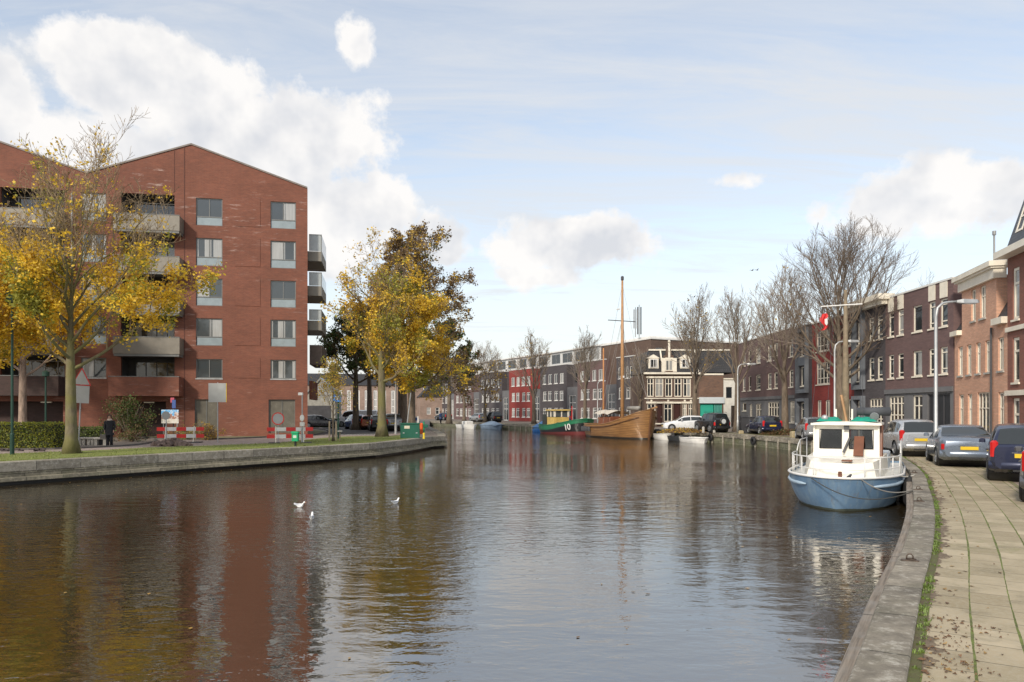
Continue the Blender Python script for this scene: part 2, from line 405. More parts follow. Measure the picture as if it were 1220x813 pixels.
def woodm(name, c, k=1):
    t = NT(name); uv = t.coord('UV'); p = t.geo()
    n = t.noise(t.scale(uv, 1.2, 26, 1), 1.0, 6, .65); n2 = t.noise(p, 3, 5)
    cc = t.mix(t.ramp(n, .3, .7), sc(c, .45), sc(c, 1.4)); cc = t.mix(t.math('MULTIPLY', t.ramp(n2, .45, .7), .5), cc, (.28, .27, .25))
    b = t.n('ShaderNodeTexBrick'); t.l(uv, b.inputs['Vector']); b.inputs['Brick Width'].default_value = 3.4; b.inputs['Row Height'].default_value = 20; b.inputs['Mortar Size'].default_value = .012; b.inputs['Scale'].default_value = 1
    cc = t.mix(b.outputs['Fac'], cc, sc(c, .15))
    t.col(cc); t.rough(.85); t.bump(n, .6, .012); return t.m
timber = woodm('quay_timber', (.24, .2, .16))
iYr = idx(RB, 41)
NR = len(RB)-1
qr = empty('quay_wall', (0, 0, 0), 0, 'curving concrete quay edge with timber fender beam beside the slab footpath', 'quay wall')
strip('coping', RB, RN, RS, 0, iYr, [(0, ZW-.3), (0, .06), (.015, .075), (.345, .08), (.36, .066), (.36, -.1)], copm, qr)
strip('fender_beam', RB, RN, RS, 0, iYr, [(-.14, -.45), (-.14, -.075), (-.125, -.06), (-.02, -.055), (.0, -.06)], timber, qr)
strip('timber_sheeting', RB, RN, RS, 0, iYr, [(-.06, ZW-.4), (-.06, -.43)], timber, qr)
qf = empty('quay_wall', RB[idx(RB, 60)], 0, 'low grey quay wall with timber posts below the row of bare trees', 'quay wall')
def rel(o, parent):
    o.parent = parent; o.matrix_parent_inverse = Matrix.Identity(4); o.location = -parent.location; return o
rel(strip('coping', RB, RN, RS, iYr, NR, [(-.05, -.3), (-.05, .04), (0, .06), (.38, .06), (.40, -.1)], copm), qf)
rel(strip('sheet_wall', RB, RN, RS, iYr, NR, [(.02, ZW-.3), (.02, -.25)], stone_strip('green_quay_wall', (.17, .17, .115), 1.4, .4, .5, .6, (.3, .29, .2))), qf)
i = iYr; last = -9
while i < NR and RB[i].y < 118:
    if RS[i]-last > 1.55:
        last = RS[i]; q = RB[i]-RN[i]*.08
        pm = MB().tube([(q.x, q.y, ZW-.3), (q.x, q.y, -.12)], .085, 7); rel(pm.build('post', copl), qf)
    i += 1
# left quay
iL = idx(LB, 54.3); NL = len(LB)-1
ql = empty('quay_wall', LB[idx(LB, 33)], 0, 'stone quay wall with pale coping slabs in front of the red apartment block', 'quay wall')
rel(strip('coping', LB, LN, LS, 0, NL, [(0, -.30), (0, .05), (.02, .068), (.62, .07), (.62, -.05)], copl), ql)
rel(strip('stone_courses', LB, LN, LS, 0, NL, [(.03, ZW+.12), (.03, -.3)], wallm), ql)
rel(strip('footing_beam', LB, LN, LS, 0, NL, [(-.14, ZW+.14), (-.14, -.52), (.04, -.5)], wallm), ql)
rel(strip('waterline_timber', LB, LN, LS, 0, NL, [(.1, ZW-.3), (.1, ZW+.2)], plain('dark_gap_timber', (.012, .011, .01), .4)), ql)  # set-back timber coloured near-black to draw the dark gap at the waterline
# ------------------------------------------------------------------ right bank surfaces
t = NT('path_slabs'); uv = t.coord('UV'); p = t.geo()
sx = t.n('ShaderNodeSeparateXYZ'); t.l(uv, sx.inputs[0])
wobn = t.noise(p, 2.5, 4, .6)
vv_ = t.math('ADD', t.math('DIVIDE', sx.outputs[1], .35), t.math('MULTIPLY', t.math('SUBTRACT', wobn, .5), .05))
fr = t.math('FRACT', vv_); fj = t.math('ABSOLUTE', t.math('SUBTRACT', fr, .5))      # .5 at joint
row = t.math('FLOOR', vv_)
uu = t.math('ADD', t.math('DIVIDE', sx.outputs[0], .5), t.math('MULTIPLY', row, .37))
fu = t.math('ABSOLUTE', t.math('SUBTRACT', t.math('FRACT', uu), .5)); cell = t.n('ShaderNodeCombineXYZ'); t.l(row, cell.inputs[0]); t.l(t.math('FLOOR', uu), cell.inputs[1])
wn = t.n('ShaderNodeTexWhiteNoise'); wn.noise_dimensions = '2D'; t.l(cell.outputs[0], wn.inputs['Vector'])
n = t.noise(p, 1.1, 7, .65); n2 = t.noise(p, 22, 5, .7); n3 = t.noise(t.scale(p, 1, 1, 1), .45, 4, .6)
c = t.mix(wn.outputs['Value'], (.31, .25, .155), (.47, .39, .265))
c = t.mix(t.math('MULTIPLY', t.ramp(n, .38, .68), .8), c, (.24, .20, .12)); c = t.mix(t.math('MULTIPLY', t.ramp(n2, .45, .62), .35), c, (.42, .38, .29))
ju = t.ramp(fu, .483, .494); c = t.mix(t.math('MULTIPLY', ju, .9), c, (.08, .07, .045))
mossw = t.math('SUBTRACT', .485, t.math('MULTIPLY', t.ramp(n3, .35, .65), .025))
jv = t.math('GREATER_THAN', t.math('ADD', fj, t.math('MULTIPLY', t.math('SUBTRACT', n2, .5), .03)), mossw)
nm = t.noise(p, 6, 4, .7)
c = t.mix(jv, c, t.mix(t.ramp(nm, .35, .65), (.07, .075, .02), (.16, .2, .04)))
c = t.mix(t.math('MULTIPLY', t.ramp(n3, .56, .7), t.math('MULTIPLY', t.ramp(nm, .45, .6), .6)), c, (.16, .17, .05))
nd_ = t.noise(p, 3.5, 6, .7); nd2 = t.noise(p, .8, 3, .6)
dm = t.math('GREATER_THAN', t.math('ADD', t.math('MULTIPLY', nd_, .55), t.math('MULTIPLY', nd2, .5)), t.math('MULTIPLY_ADD', sx.outputs[1], .9, .47))
c = t.mix(t.math('MULTIPLY', dm, .85), c, t.mix(t.ramp(n2, .4, .6), (.07, .045, .03), (.17, .12, .075)))
st_ = t.noise(p, 2.2, 5, .7); c = t.mix(t.math('MULTIPLY', t.ramp(st_, .55, .72), .5), c, (.17, .145, .1))
t.col(c); t.rough(.88); t.bump(t.math('ADD', t.math('MULTIPLY', n2, .5), t.math('MULTIPLY', t.math('MAXIMUM', ju, jv), -1.0)), .4, .012)
pathm = t.m
def soilm(name, a, b, scl=5):
    t = NT(name); p = t.geo(); n = t.noise(p, scl, 7, .7); n2 = t.noise(p, scl*.18, 4, .6)
    t.col(t.mix(t.ramp(t.math('ADD', t.math('MULTIPLY', n, .6), t.math('MULTIPLY', n2, .4)), .38, .62), a, b)); t.rough(.95); t.bump(n, .8, .03); return t.m
verge = soilm('mossy_soil', (.10, .075, .045), (.1, .125, .03)); grassm = soilm('lawn', (.13, .15, .035), (.22, .25, .055), 9)
iP = idx(RB, 47)
tag(strip('weed_strip', RB, RN, RS, 0, iP, [(.33, ZL+.004), (.47, ZL+.004)], verge), kind='structure')
tag(strip('footpath', RB, RN, RS, 0, iP, [(.44, ZL+.008), (2.3, ZL+.008)], pathm), kind='structure')
# kerb band between footpath and parking strip
kerb = strip('path_edge', RB, RN, RS, 0, iP, [(2.3, ZL+.004), (2.3, ZL+.016), (2.40, ZL+.016), (2.40, ZL+.004)], soilm('edge_moss', (.22, .19, .12), (.16, .16, .06), 4)); tag(kerb, kind='structure')
park = brick('parking_clinkers', (.30, .235, .19), (.38, .31, .255), (.17, .15, .12), .2, .1, .006, .3)
tag(strip('parking_strip', RB, RN, RS, 0, idx(RB, 44), [(2.40, ZL+.004), (4.7, ZL+.004)], park), kind='structure')
tag(strip('grass_verge', RB, RN, RS, iP, NR, [(.38, ZL+.006), (1.7, ZL+.006)], soilm('far_verge', (.17, .13, .08), (.14, .15, .05), 3)), kind='structure')
# tufts of weeds and litter along the coping
rng = random.Random(5)
gm = plain('grass_blade', (.13, .19, .035), .6, var=.4, scl=9)
m = MB()
def tuft(m, x, y, z, n, h, rad):
    for _ in range(n):
        a = rng.uniform(0, 6.28); r = rng.uniform(0, rad); bx, by = x+math.cos(a)*r, y+math.sin(a)*r
        hh = h*rng.uniform(.4, 1.1); a2 = rng.uniform(0, 6.28); wd = rng.uniform(.003, .008)
        dx, dy = math.cos(a2)*hh*.6, math.sin(a2)*hh*.6; px, py = -math.sin(a2)*wd, math.cos(a2)*wd
        m.add([(bx-px, by-py, z), (bx+px, by+py, z), (bx+dx*.5+px*.7, by+dy*.5+py*.7, z+hh*.7), (bx+dx*.5-px*.7, by+dy*.5-py*.7, z+hh*.7), (bx+dx, by+dy, z+hh*.85)], [(0, 1, 2, 3), (3, 2, 4)])
for i in range(0, iP):
    if RB[i].y < 2: continue
    dens = 12 if RB[i].y < 20 else 5
    for _ in range(dens):
        k = rng.random(); q = RB[i].lerp(RB[i+1], k); 
        g = noise.noise(Vector((q.x*.9, q.y*.9, 3)))
        if g < -.02 and rng.random() < .85: continue
        tt = .375+abs(rng.gauss(0, .035)); tuft(m, q.x+RN[i].x*tt, q.y+RN[i].y*tt, ZL, 14, .035+.07*max(0, g), .045)
tag(m.build('grass_tufts', gm, uv=False, fixn=False), kind='stuff')
m = MB()
for i in range(0, iP):
    if RB[i].y < 2: continue
    for _ in range(7):
        q = RB[i].lerp(RB[i+1], rng.random()); tt = .42+abs(rng.gauss(0, .22)) if rng.random() < .85 else rng.uniform(.5, 4.5)
        if rng.random() < .45: continue
        x, y = q.x+RN[i].x*tt, q.y+RN[i].y*tt; a = rng.uniform(0, 6.28); s = rng.uniform(.015, .04); m.cur = rng.choice((0, 0, 1))
        c, s_ = math.cos(a)*s, math.sin(a)*s
        m.add([(x-c, y-s_, ZL+.014), (x+s_*.6, y-c*.6, ZL+.014+rng.uniform(0, .02)), (x+c, y+s_, ZL+.016), (x-s_*.6, y+c*.6, ZL+.014+rng.uniform(0, .02))], [(0, 1, 2, 3)])
for _ in range(420):
    i = rng.choice([k for k in range(len(RB)) if 4.2 < RB[k].y < 7.2]); q = RB[i]; tt = .47+abs(rng.gauss(0, .16)); x, y = q.x+RN[i].x*tt+rng.uniform(-.25, .25), q.y+RN[i].y*tt+rng.uniform(-.25, .25)
    if (Vector((x, y, 0))-q).dot(RN[i]) < .44: continue
    a = rng.uniform(0, 6.28); s = rng.uniform(.006, .024); m.cur = rng.choice((0, 0, 0, 1)); c, s_ = math.cos(a)*s, math.sin(a)*s
    m.add([(x-c, y-s_, ZL+.014), (x+s_*.6, y-c*.6, ZL+.014+rng.uniform(0, .02)), (x+c, y+s_, ZL+.016), (x-s_*.6, y+c*.6, ZL+.014+rng.uniform(0, .02))], [(0, 1, 2, 3)])
tag(m.build('fallen_leaves', [plain('dead_leaf', (.13, .07, .035), .8, var=.4, scl=20), plain('dead_leaf_tan', (.3, .19, .07), .8, var=.4, scl=20)], uv=False, fixn=False), kind='stuff')
m = MB()
for _ in range(900):
    x, y = (rng.uniform(-20, 10), rng.uniform(8, 45)) if rng.random() < .4 else (rng.gauss(-13, 3.5), rng.gauss(30, 5))
    if not inpoly((x, y), can): continue
    a = rng.uniform(0, 6.28); s = rng.uniform(.02, .05); m.cur = rng.choice((0, 1)); c, s_ = math.cos(a)*s, math.sin(a)*s
    m.add([(x-c, y-s_, ZW+.008), (x+s_*.6, y-c*.6, ZW+.01), (x+c, y+s_, ZW+.012), (x-s_*.6, y+c*.6, ZW+.01)], [(0, 1, 2, 3)])
tag(m.build('floating_leaves', [plain('leaf_afloat', (.35, .2, .04), .6, var=.4, scl=20), plain('leaf_afloat_brown', (.14, .08, .03), .6, var=.4, scl=20)], uv=False, fixn=False), kind='stuff')
# mooring rings on the coping
def ring(px, py, lab):
    q = at(px, py, .08); e = empty('mooring_ring', q, R(-30), lab, 'mooring ring', 'mooring rings on the quay edge')
    st = plain('rusty_steel', (.12, .09, .07), .6, .6, var=.4, scl=15)
    e.scale = (.8, .8, .8)
    MB().bbox(-.13, .13, -.05, .05, -.004, .014, .006).build('base_plate', st, e)
    MB().tube([(-.045, 0, .01), (-.045, 0, .07), (-.02, 0, .105), (.02, 0, .105), (.045, 0, .07), (.045, 0, .01)], .011, 8).build('eye', st, e, smooth=True)
    MB().tube([(.02+.065*math.cos(a*.524), .03+.055*math.sin(a*.524), .022) for a in range(13)], .009, 6).build('loop', st, e, smooth=True)
    return q
r1 = ring(1084, 668, 'rusty mooring eye on the coping nearest the camera')
r2 = ring(1095, 597.5, 'second mooring eye on the coping, just before the blue boat bow')
r3 = ring(1094, 583.5, 'mooring eye on the coping where the front boat rope is tied')
r4 = ring(1089, 563.5, 'small mooring eye on the coping beside the deck of the blue boat')
# ------------------------------------------------------------------ left bank surfaces
gs = [LB[i]+LN[i]*.62 for i in range(idx(LB, -10), idx(LB, 50))]
gs2 = [at(*q) for q in [(455, 520.6), (440, 519.6), (405, 520.5), (385, 522), (330, 528), (240, 531.5), (180, 533.3), (120, 536.5), (40, 539.5), (0, 541)]]
gs2 += [gs2[-1]+(gs[0]-gs[-1]).normalized()*30, gs[0]+LN[0]*2]
grass_poly = [(p.x, p.y) for p in gs+[at(500, 519.5)]+[at(480, 518.3)]+gs2]
sheet('lawn', grass_poly, grassm, .006)
m = MB(); 
for _ in range(9000):
    k = rng.randrange(len(gs)-1); q = gs[k].lerp(gs[k+1], rng.random())+LN[0]*rng.uniform(0, 6) if rng.random() < .7 else gs[k].lerp(gs[k+1], rng.random())+LN[0]*abs(rng.gauss(0, .1))
    if q.y < 22 or not inpoly((q.x, q.y), grass_poly): continue
    tuft(m, q.x, q.y, ZL, 4, .09, .12)
tag(m.build('lawn_grass', plain('lawn_blade', (.19, .23, .045), .6, var=.35, scl=2), uv=False, fixn=False), kind='stuff')
pave = brick('pink_pavers', (.32, .25, .22), (.39, .32, .28), (.2, .17, .15), .3, .3, .01, .2)
A = [at(*q) for q in [(455, 520.6), (440, 519.6), (405, 520.5), (385, 522), (330, 528), (240, 531.5), (180, 533.3), (120, 536.5), (40, 539.5), (0, 541)]]
Bk = [at(*q) for q in [(-20, 536), (65, 534.5), (95, 533), (140, 530.5), (175, 528), (184, 525.5), (170, 522.5), (140, 521.5), (120, 521), (120, 519), (300, 519), (330, 516.5), (380, 515.5), (380, 513)]]
tarm = plain('asphalt', (.095, .09, .088), .9, var=.2, scl=1.5)
road = [at(*q) for q in [(0, 541.3), (40, 539.8), (120, 536.8), (180, 533.6), (240, 531.8), (330, 528.3), (385, 522.3), (405, 520.8), (440, 519.9), (455, 520.4), (480, 518), (500, 516.5), (512, 508), (512, 502), (380, 502), (380, 511), (392, 513.5), (380, 517), (330, 520.5), (260, 523), (190, 522), (184, 525.5), (175, 528), (140, 530.5), (95, 533), (65, 534.5), (0, 536.5)]]
sheet('road', [(p.x, p.y) for p in road], pave, .003)
asph = [at(*q) for q in [(512, 509.5), (512, 501), (375, 501), (378, 508), (394, 512.6), (386, 516.6), (405, 518.6), (440, 518.6), (482, 516.2)]]
sheet('carriageway', [(p.x, p.y) for p in asph], tarm, .007)
m = MB()
for k in range(11):
    q = at(407+k*4, 518.2); m.box(q.x-.13, q.x+.09, q.y-.1, q.y+.1, ZL+.008, ZL+.013)
tag(m.build('road_marking', plain('marking', (.7, .7, .68), .7)), kind='structure')
def kerbline(name, pts, h=.1, wd=.12, mat=conc):
    P = [Vector((*at(*q)[:2], 0)) for q in pts]; P = crom([(p.x, p.y) for p in P], .8); N = normals(P, 1); S = arclen(P)
    return tag(strip(name, P, N, S, 0, len(P)-1, [(-wd/2, ZL), (-wd/2, ZL+h), (wd/2, ZL+h), (wd/2, ZL)], mat), kind='structure')
kerbline('kerb', [(-40, 538), (65, 535.8), (120, 533.5), (160, 531.0), (181, 527.8), (186, 525.3), (176, 522.6), (150, 521.6)], .09, .14, plain('dark_kerb', (.12, .11, .1), .9))
kerbline('kerb', [(186, 524), (260, 523.8), (330, 521), (378, 518.3), (392, 514.5), (383, 512), (370, 511)], .1, .14, plain('dark_kerb', (.12, .11, .1), .9))
verg2 = soilm('dry_verge', (.2, .17, .1), (.16, .16, .07), 3)
sheet('planting_verge', [(p.x, p.y) for p in [at(*q) for q in [(188, 523), (260, 523.0), (330, 520.4), (376, 517.6), (388, 514.5), (380, 512.5), (365, 512), (200, 512), (150, 516)]]], verg2, .02)
# ------------------------------------------------------------------ building helpers (local: x along the facade, y into the house, z up)
def wall_front(m, W, z0, z1, holes, y=0, reveal=.12, x0=0.):
    xs = sorted(set([x0, W]+[h[0] for h in holes]+[h[1] for h in holes])); zs = sorted(set([z0, z1]+[h[2] for h in holes]+[h[3] for h in holes]))
    for i in range(len(xs)-1):
        for j in range(len(zs)-1):
            cx, cz = (xs[i]+xs[i+1])/2, (zs[j]+zs[j+1])/2
            if any(h[0] < cx < h[1] and h[2] < cz < h[3] for h in holes): continue
            m.quad((xs[i], y, zs[j]), (xs[i+1], y, zs[j]), (xs[i+1], y, zs[j+1]), (xs[i], y, zs[j+1]))
    for a, b, c, d in [h[:4] for h in holes]:
        yy = y+reveal+.06
        m.quad((a, y, c), (a, yy, c), (a, yy, d), (a, y, d)); m.quad((b, y, c), (b, y, d), (b, yy, d), (b, yy, c))
        m.quad((a, y, d), (a, yy, d), (b, yy, d), (b, y, d)); m.quad((a, y, c), (b, y, c), (b, yy, c), (a, yy, c))
def body(m, W, z0, z1, D, x0=0.):
    m.quad((x0, 0, z0), (x0, 0, z1), (x0, D, z1), (x0, D, z0)); m.quad((W, 0, z0), (W, D, z0), (W, D, z1), (W, 0, z1))
    m.quad((x0, D, z0), (x0, D, z1), (W, D, z1), (W, D, z0)); m.quad((x0, 0, z1), (W, 0, z1), (W, D, z1), (x0, D, z1))
def window(par, a, b, c, d, cols=1, trans=None, fm=None, y=.1, fw=.06, sill=None, gm=None, name='window', small=False, colx=None, split=False):
    fm = fm or white; gm = gm or glass
    m = MB(); m.box(a, a+fw, y-.03, y+.05, c, d); m.box(b-fw, b, y-.03, y+.05, c, d); m.box(a+fw, b-fw, y-.03, y+.05, c, c+fw); m.box(a+fw, b-fw, y-.03, y+.05, d-fw, d)
    ft = fw*.8
    xs = colx or [a+(b-a)*k/cols for k in range(1, cols)]
    for x in xs: m.box(x-ft/2, x+ft/2, y-.028, y+.045, c+fw, d-fw)
    cols_x = [a+fw]+[v for x in xs for v in (x-ft/2, x+ft/2)]+[b-fw]
    for tz in (trans or []):
        z = c+(d-c)*tz
        for k in range(0, len(cols_x), 2): m.box(cols_x[k], cols_x[k+1], y-.026, y+.04, z-ft/2, z+ft/2)
    o = m.build(name, fm, par)
    xe_ = [a+fw*.5, (a+b)/2, b-fw*.5] if split else [a+fw*.5, b-fw*.5]
    for xa_, xb_ in zip(xe_, xe_[1:]): MB().quad((xa_, y+.01, c+fw*.5), (xb_, y+.01, c+fw*.5), (xb_, y+.01, d-fw*.5), (xa_, y+.01, d-fw*.5)).build('pane', gm, o, fixn=False)
    if sill: MB().box(a-.05, b+.05, -.07, y-.03, c-.09, c-.002).build('sill', sill, o)
    return o
def facade(name, L, Rt, label, group=None, z=ZL, cat='house'):
    a = math.atan2(Rt[1]-L[1], Rt[0]-L[0]); e = empty(name, (L[0], L[1], z), a, label, cat, group)
    e['W'] = math.hypot(Rt[0]-L[0], Rt[1]-L[1]); del_w = e['W']; del e['W']; return e, del_w
# ------------------------------------------------------------------ red apartment building
rb = brick('red_brick', (.235, .078, .044), (.185, .058, .035), (.2, .11, .08), .22, .066, .009, .26, efflor=.5)
A1 = Vector((-15.55, 54.9)); rot = R(10.0)
Wd = 31.2; L1 = A1-Vector((math.cos(rot), math.sin(rot)))*Wd
ap = empty('apartment_building', (L1.x, L1.y, ZL), rot, 'six storey red brick apartment building with twin gables, grey balconies and square windows', 'apartment building')
def apx(px):   # local x of a picture column on the facade
    k = (px-610)/F; return (k*L1.y-L1.x)/(math.cos(rot)-k*math.sin(rot))
def apz(px, py):
    x = apx(px); Y = L1.y+x*math.sin(rot); return (HY-py)/F*Y+CZ-ZL
rows = [(apz(250, 269), apz(250, 236.5)), (apz(250, 317), apz(250, 284)), (apz(250, 364.5), apz(250, 332)), (apz(250, 412), apz(250, 379.5)), (apz(250, 451), apz(250, 428))]
xa = (apx(233.5), apx(265)); xb = (apx(322.3), apx(352.5)); xc = (apx(96.5), apx(126.5)); xd = (apx(144), apx(208)); xe = (apx(0), apx(77)); xf = (apx(-100), apx(-48))
holes = []
for (c, d) in rows: holes += [(xa[0], xa[1], c, d), (xb[0], xb[1], c, d), (xc[0], xc[1], c, d), (xd[0], xd[1], c-.25, d+.1), (xe[0], xe[1], c-.25, d+.1)]
gz0, gz1 = .0, apz(250, 476)
holes += [(apx(232), apx(259), .25, gz1), (apx(320), apx(351.5), .25, gz1), (xd[0], xd[1]-.6, .0, 2.6), (xe[0]-2, xe[1]-.1, 0, 2.6)]
ze, zr, zv = apz(365, 225), apz(228, 173), apz(103, 207); xr, xv = apx(228), apx(103)
m = MB(); wall_front(m, Wd, 0, 18.1, holes, 0, .2)
xr2 = xv-(Wd-xv)*.49
prof = [(0, zv-.6), (xr2, zr), (xv, zv), (xr, zr), (Wd, ze)]
m.add([(x, 0, z) for x, z in prof]+[(x, 0, 18.1) for x, z in prof], [(i+5, i+6, i+1, i) for i in range(4)])
# side and back walls: the flank leans away from a right angle so it stays out of sight
sk = math.tan(R(7)); D = 15
def sky_(x, z, y): return (x-sk*y*0-(sk*y), y, z)
m.quad((Wd, 0, 0), (Wd-sk*D, D, 0), (Wd-sk*D, D, ze), (Wd, 0, ze)); m.quad((0, 0, 0), (0, 0, zv-.6), (-sk*D, D, zv-.6), (-sk*D, D, 0))
m.add([(x-sk*D, D, z) for x, z in prof]+[(Wd-sk*D, D, 0), (-sk*D, D, 0)], [(0, 1, 2, 3, 4, 5, 6)])
aw = m.build('wall', rb, ap)
m = MB()
for i in range(4):
    (x0, z0), (x1, z1) = prof[i], prof[i+1]
    m.add([(x0, -.06, z0+.01), (x1, -.06, z1+.01), (x1-sk*D, D, z1+.01), (x0-sk*D, D, z0+.01), (x0, -.06, z0+.13), (x1, -.06, z1+.13), (x1-sk*D, D, z1+.13), (x0-sk*D, D, z0+.13)],
          [(0, 1, 5, 4), (4, 5, 6, 7), (3, 2, 1, 0), (2, 3, 7, 6), (0, 4, 7, 3), (1, 2, 6, 5)])
m.build('roof', plain('roof_trim', (.2, .17, .15), .6), ap)
# relief: recessed-looking brick panels between the window columns, expansion joint
m = MB(); px0, px1 = apx(280), apx(310)
for (c, d) in rows[:5]:
    m.box(px0, px1, -.03, .01, c+.05, d+.1)
m.build('brick_panel', rb, ap)
MB().box(apx(219.3), apx(220.3), -.012, .01, 0, apz(220, 176)).box(apx(207.5), apx(208.2), -.012, .01, rows[0][1]+.3, apz(208, 180)).build('expansion_joint', plain('joint', (.1, .04, .03), .9), ap)
wlow = [True, True, True, True, False]
for k, (c, d) in enumerate(rows):
    for col, (a, b) in enumerate((xa, xb, xc)):
        o = MB(); fw = .07; y = .1
        cc = c+.62 if wlow[k] else c
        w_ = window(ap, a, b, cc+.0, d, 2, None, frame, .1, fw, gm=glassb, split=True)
        if wlow[k]:
            MB().box(a+.03, b-.03, .09, .12, c+.05, cc-.02).build('lower_panel', plain('frosted_glass', (.27, .32, .34), .12, var=.1), w_)
            MB().box(a, b, .06, .15, c, c+.05).build('sill', frame, w_)
        else: MB().box(a-.03, b+.03, -.04, .08, c-.08, c-.002).build('sill', lgrey, w_)
pm_ = plain('grey_mesh_panel', (.22, .20, .165), .5, .2, var=.12); fr_r = plain('recess_white', (.6, .58, .54), .5)
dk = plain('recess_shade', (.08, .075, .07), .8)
for k, (c, d) in enumerate(rows):
    for bi, (a, b, b2) in enumerate(((xd[0], xd[1], apx(219)), (xe[0], xe[1], apx(79)))):
        # loggia: back wall with glazing
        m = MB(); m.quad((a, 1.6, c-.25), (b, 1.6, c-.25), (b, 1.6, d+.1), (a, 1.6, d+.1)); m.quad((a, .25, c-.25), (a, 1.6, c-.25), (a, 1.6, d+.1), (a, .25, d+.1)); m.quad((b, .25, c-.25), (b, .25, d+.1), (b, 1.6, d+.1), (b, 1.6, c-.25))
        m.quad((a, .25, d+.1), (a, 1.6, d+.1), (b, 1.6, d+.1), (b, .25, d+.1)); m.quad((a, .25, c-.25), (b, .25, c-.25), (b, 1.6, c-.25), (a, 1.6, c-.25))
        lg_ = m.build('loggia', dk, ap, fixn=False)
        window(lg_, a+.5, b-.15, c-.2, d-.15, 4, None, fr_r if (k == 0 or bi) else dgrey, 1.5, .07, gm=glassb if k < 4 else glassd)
        if k < 4:
            x0, x1 = a-.15, b2
            top = c+.35 if k < 3 else c+.45
            f = MB().box(x0, x1, -1.15, -1.11, c-.75, top).box(x0, x0+.04, -1.11, 0, c-.75, top).box(x1-.04, x1, -1.11, 0, c-.75, top).build('balcony', pm_, ap)
            MB().box(x0+.04, x1-.04, -1.105, -.01, c-.92, c-.76).build('slab', frame, f); MB().box(x0-.01, x1+.01, -1.17, -1.09, top, top+.05).build('rail', frame, f)
        else:
            x0, x1 = (apx(137), apx(219)) if bi == 0 else (apx(-20), apx(79))
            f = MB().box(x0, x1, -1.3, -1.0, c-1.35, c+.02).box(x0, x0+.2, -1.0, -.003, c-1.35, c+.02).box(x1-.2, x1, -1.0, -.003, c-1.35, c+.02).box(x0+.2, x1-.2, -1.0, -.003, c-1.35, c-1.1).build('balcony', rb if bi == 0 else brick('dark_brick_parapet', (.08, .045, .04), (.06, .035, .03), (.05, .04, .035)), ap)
            MB().box(x0-.02, x1+.02, -1.32, -.98, c+.02, c+.07).build('coping', frame, f)
for a, b in ((apx(232), apx(259)), (apx(320), apx(351.5))):
    g = MB().box(a, b, .17, .2, .25, gz1).build('ground_panel', plain('bronze_panel', (.13, .12, .095), .25, var=.2), ap)
    MB().box(a-.0, a+.05, .13, .17, .25, gz1).box(b-.05, b, .13, .17, .25, gz1).box((a+b)/2-.02, (a+b)/2+.02, .13, .17, .25, gz1).build('frame', frame, g)
for a, b in ((xd[0], xd[1]-.6), (xe[0]-2, xe[1]-.1)):
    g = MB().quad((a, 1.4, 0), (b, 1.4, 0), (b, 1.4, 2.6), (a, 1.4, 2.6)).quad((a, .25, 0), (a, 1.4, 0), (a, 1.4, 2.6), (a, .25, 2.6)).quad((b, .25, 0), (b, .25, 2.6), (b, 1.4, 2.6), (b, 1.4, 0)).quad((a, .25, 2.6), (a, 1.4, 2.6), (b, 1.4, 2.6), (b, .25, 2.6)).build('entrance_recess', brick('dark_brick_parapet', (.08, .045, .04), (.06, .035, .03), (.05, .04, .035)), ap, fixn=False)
    l_ = MB().box(b-1.6, b-.9, -.2 if False else .3, .5, 2.5, 2.58).build('entrance_lamp', plain('lamp_white', (.8, .75, .6), .3), ap)
m = MB().tube([(apx(86), -.06, 3.0), (apx(86), -.06, zv-1.5)], .06, 8); m.build('downpipe', lgrey, ap)
# flank balconies seen past the right corner
for (y0, y1) in ((281, 312), (326, 353), (370, 394)):
    Yb = A1.y+1.2; z0 = (HY-y1)/F*Yb+CZ-ZL; z1 = (HY-y0)/F*Yb+CZ-ZL; x0 = Wd-.1; x1 = Wd+.97
    f = MB().box(x0-.5, x1, .9, 5.2, z0, z0+.75).build('side_balcony', pm_, ap)
    MB().box(x0+.12, x1, .9, .93, z0+.78, z1).box(x1-.03, x1, .93, 5.2, z0+.78, z1).build('glass_guard', plain('guard_glass', (.4, .43, .43), .1, var=.1), f)
    MB().box(x1-.05, x1+.01, .87, .92, z0-.02, z1+.04).box(x0+.12, x1, .87, .9, z1, z1+.04).build('rail', frame, f)
MB().lathe([(.01, 0), (.38, 0), (.38, .06), (.3, .08), (.01, .08)], (Wd+.58, 1.5, (HY-289)/F*57+CZ-.3), 'y', 20).build('parasol_disc', lgrey, ap)
MB().box(Wd+.03, Wd+.95, 1.2, 6, (HY-436)/F*57+CZ, (HY-413)/F*57+CZ).build('lower_balcony', plain('brown_slats', (.12, .09, .075), .7), ap)
MB().box(Wd+.0, Wd+.22, 1.2, 6, (HY-477)/F*57+CZ, (HY-455)/F*57+CZ).build('low_brick_balcony', rb, ap)
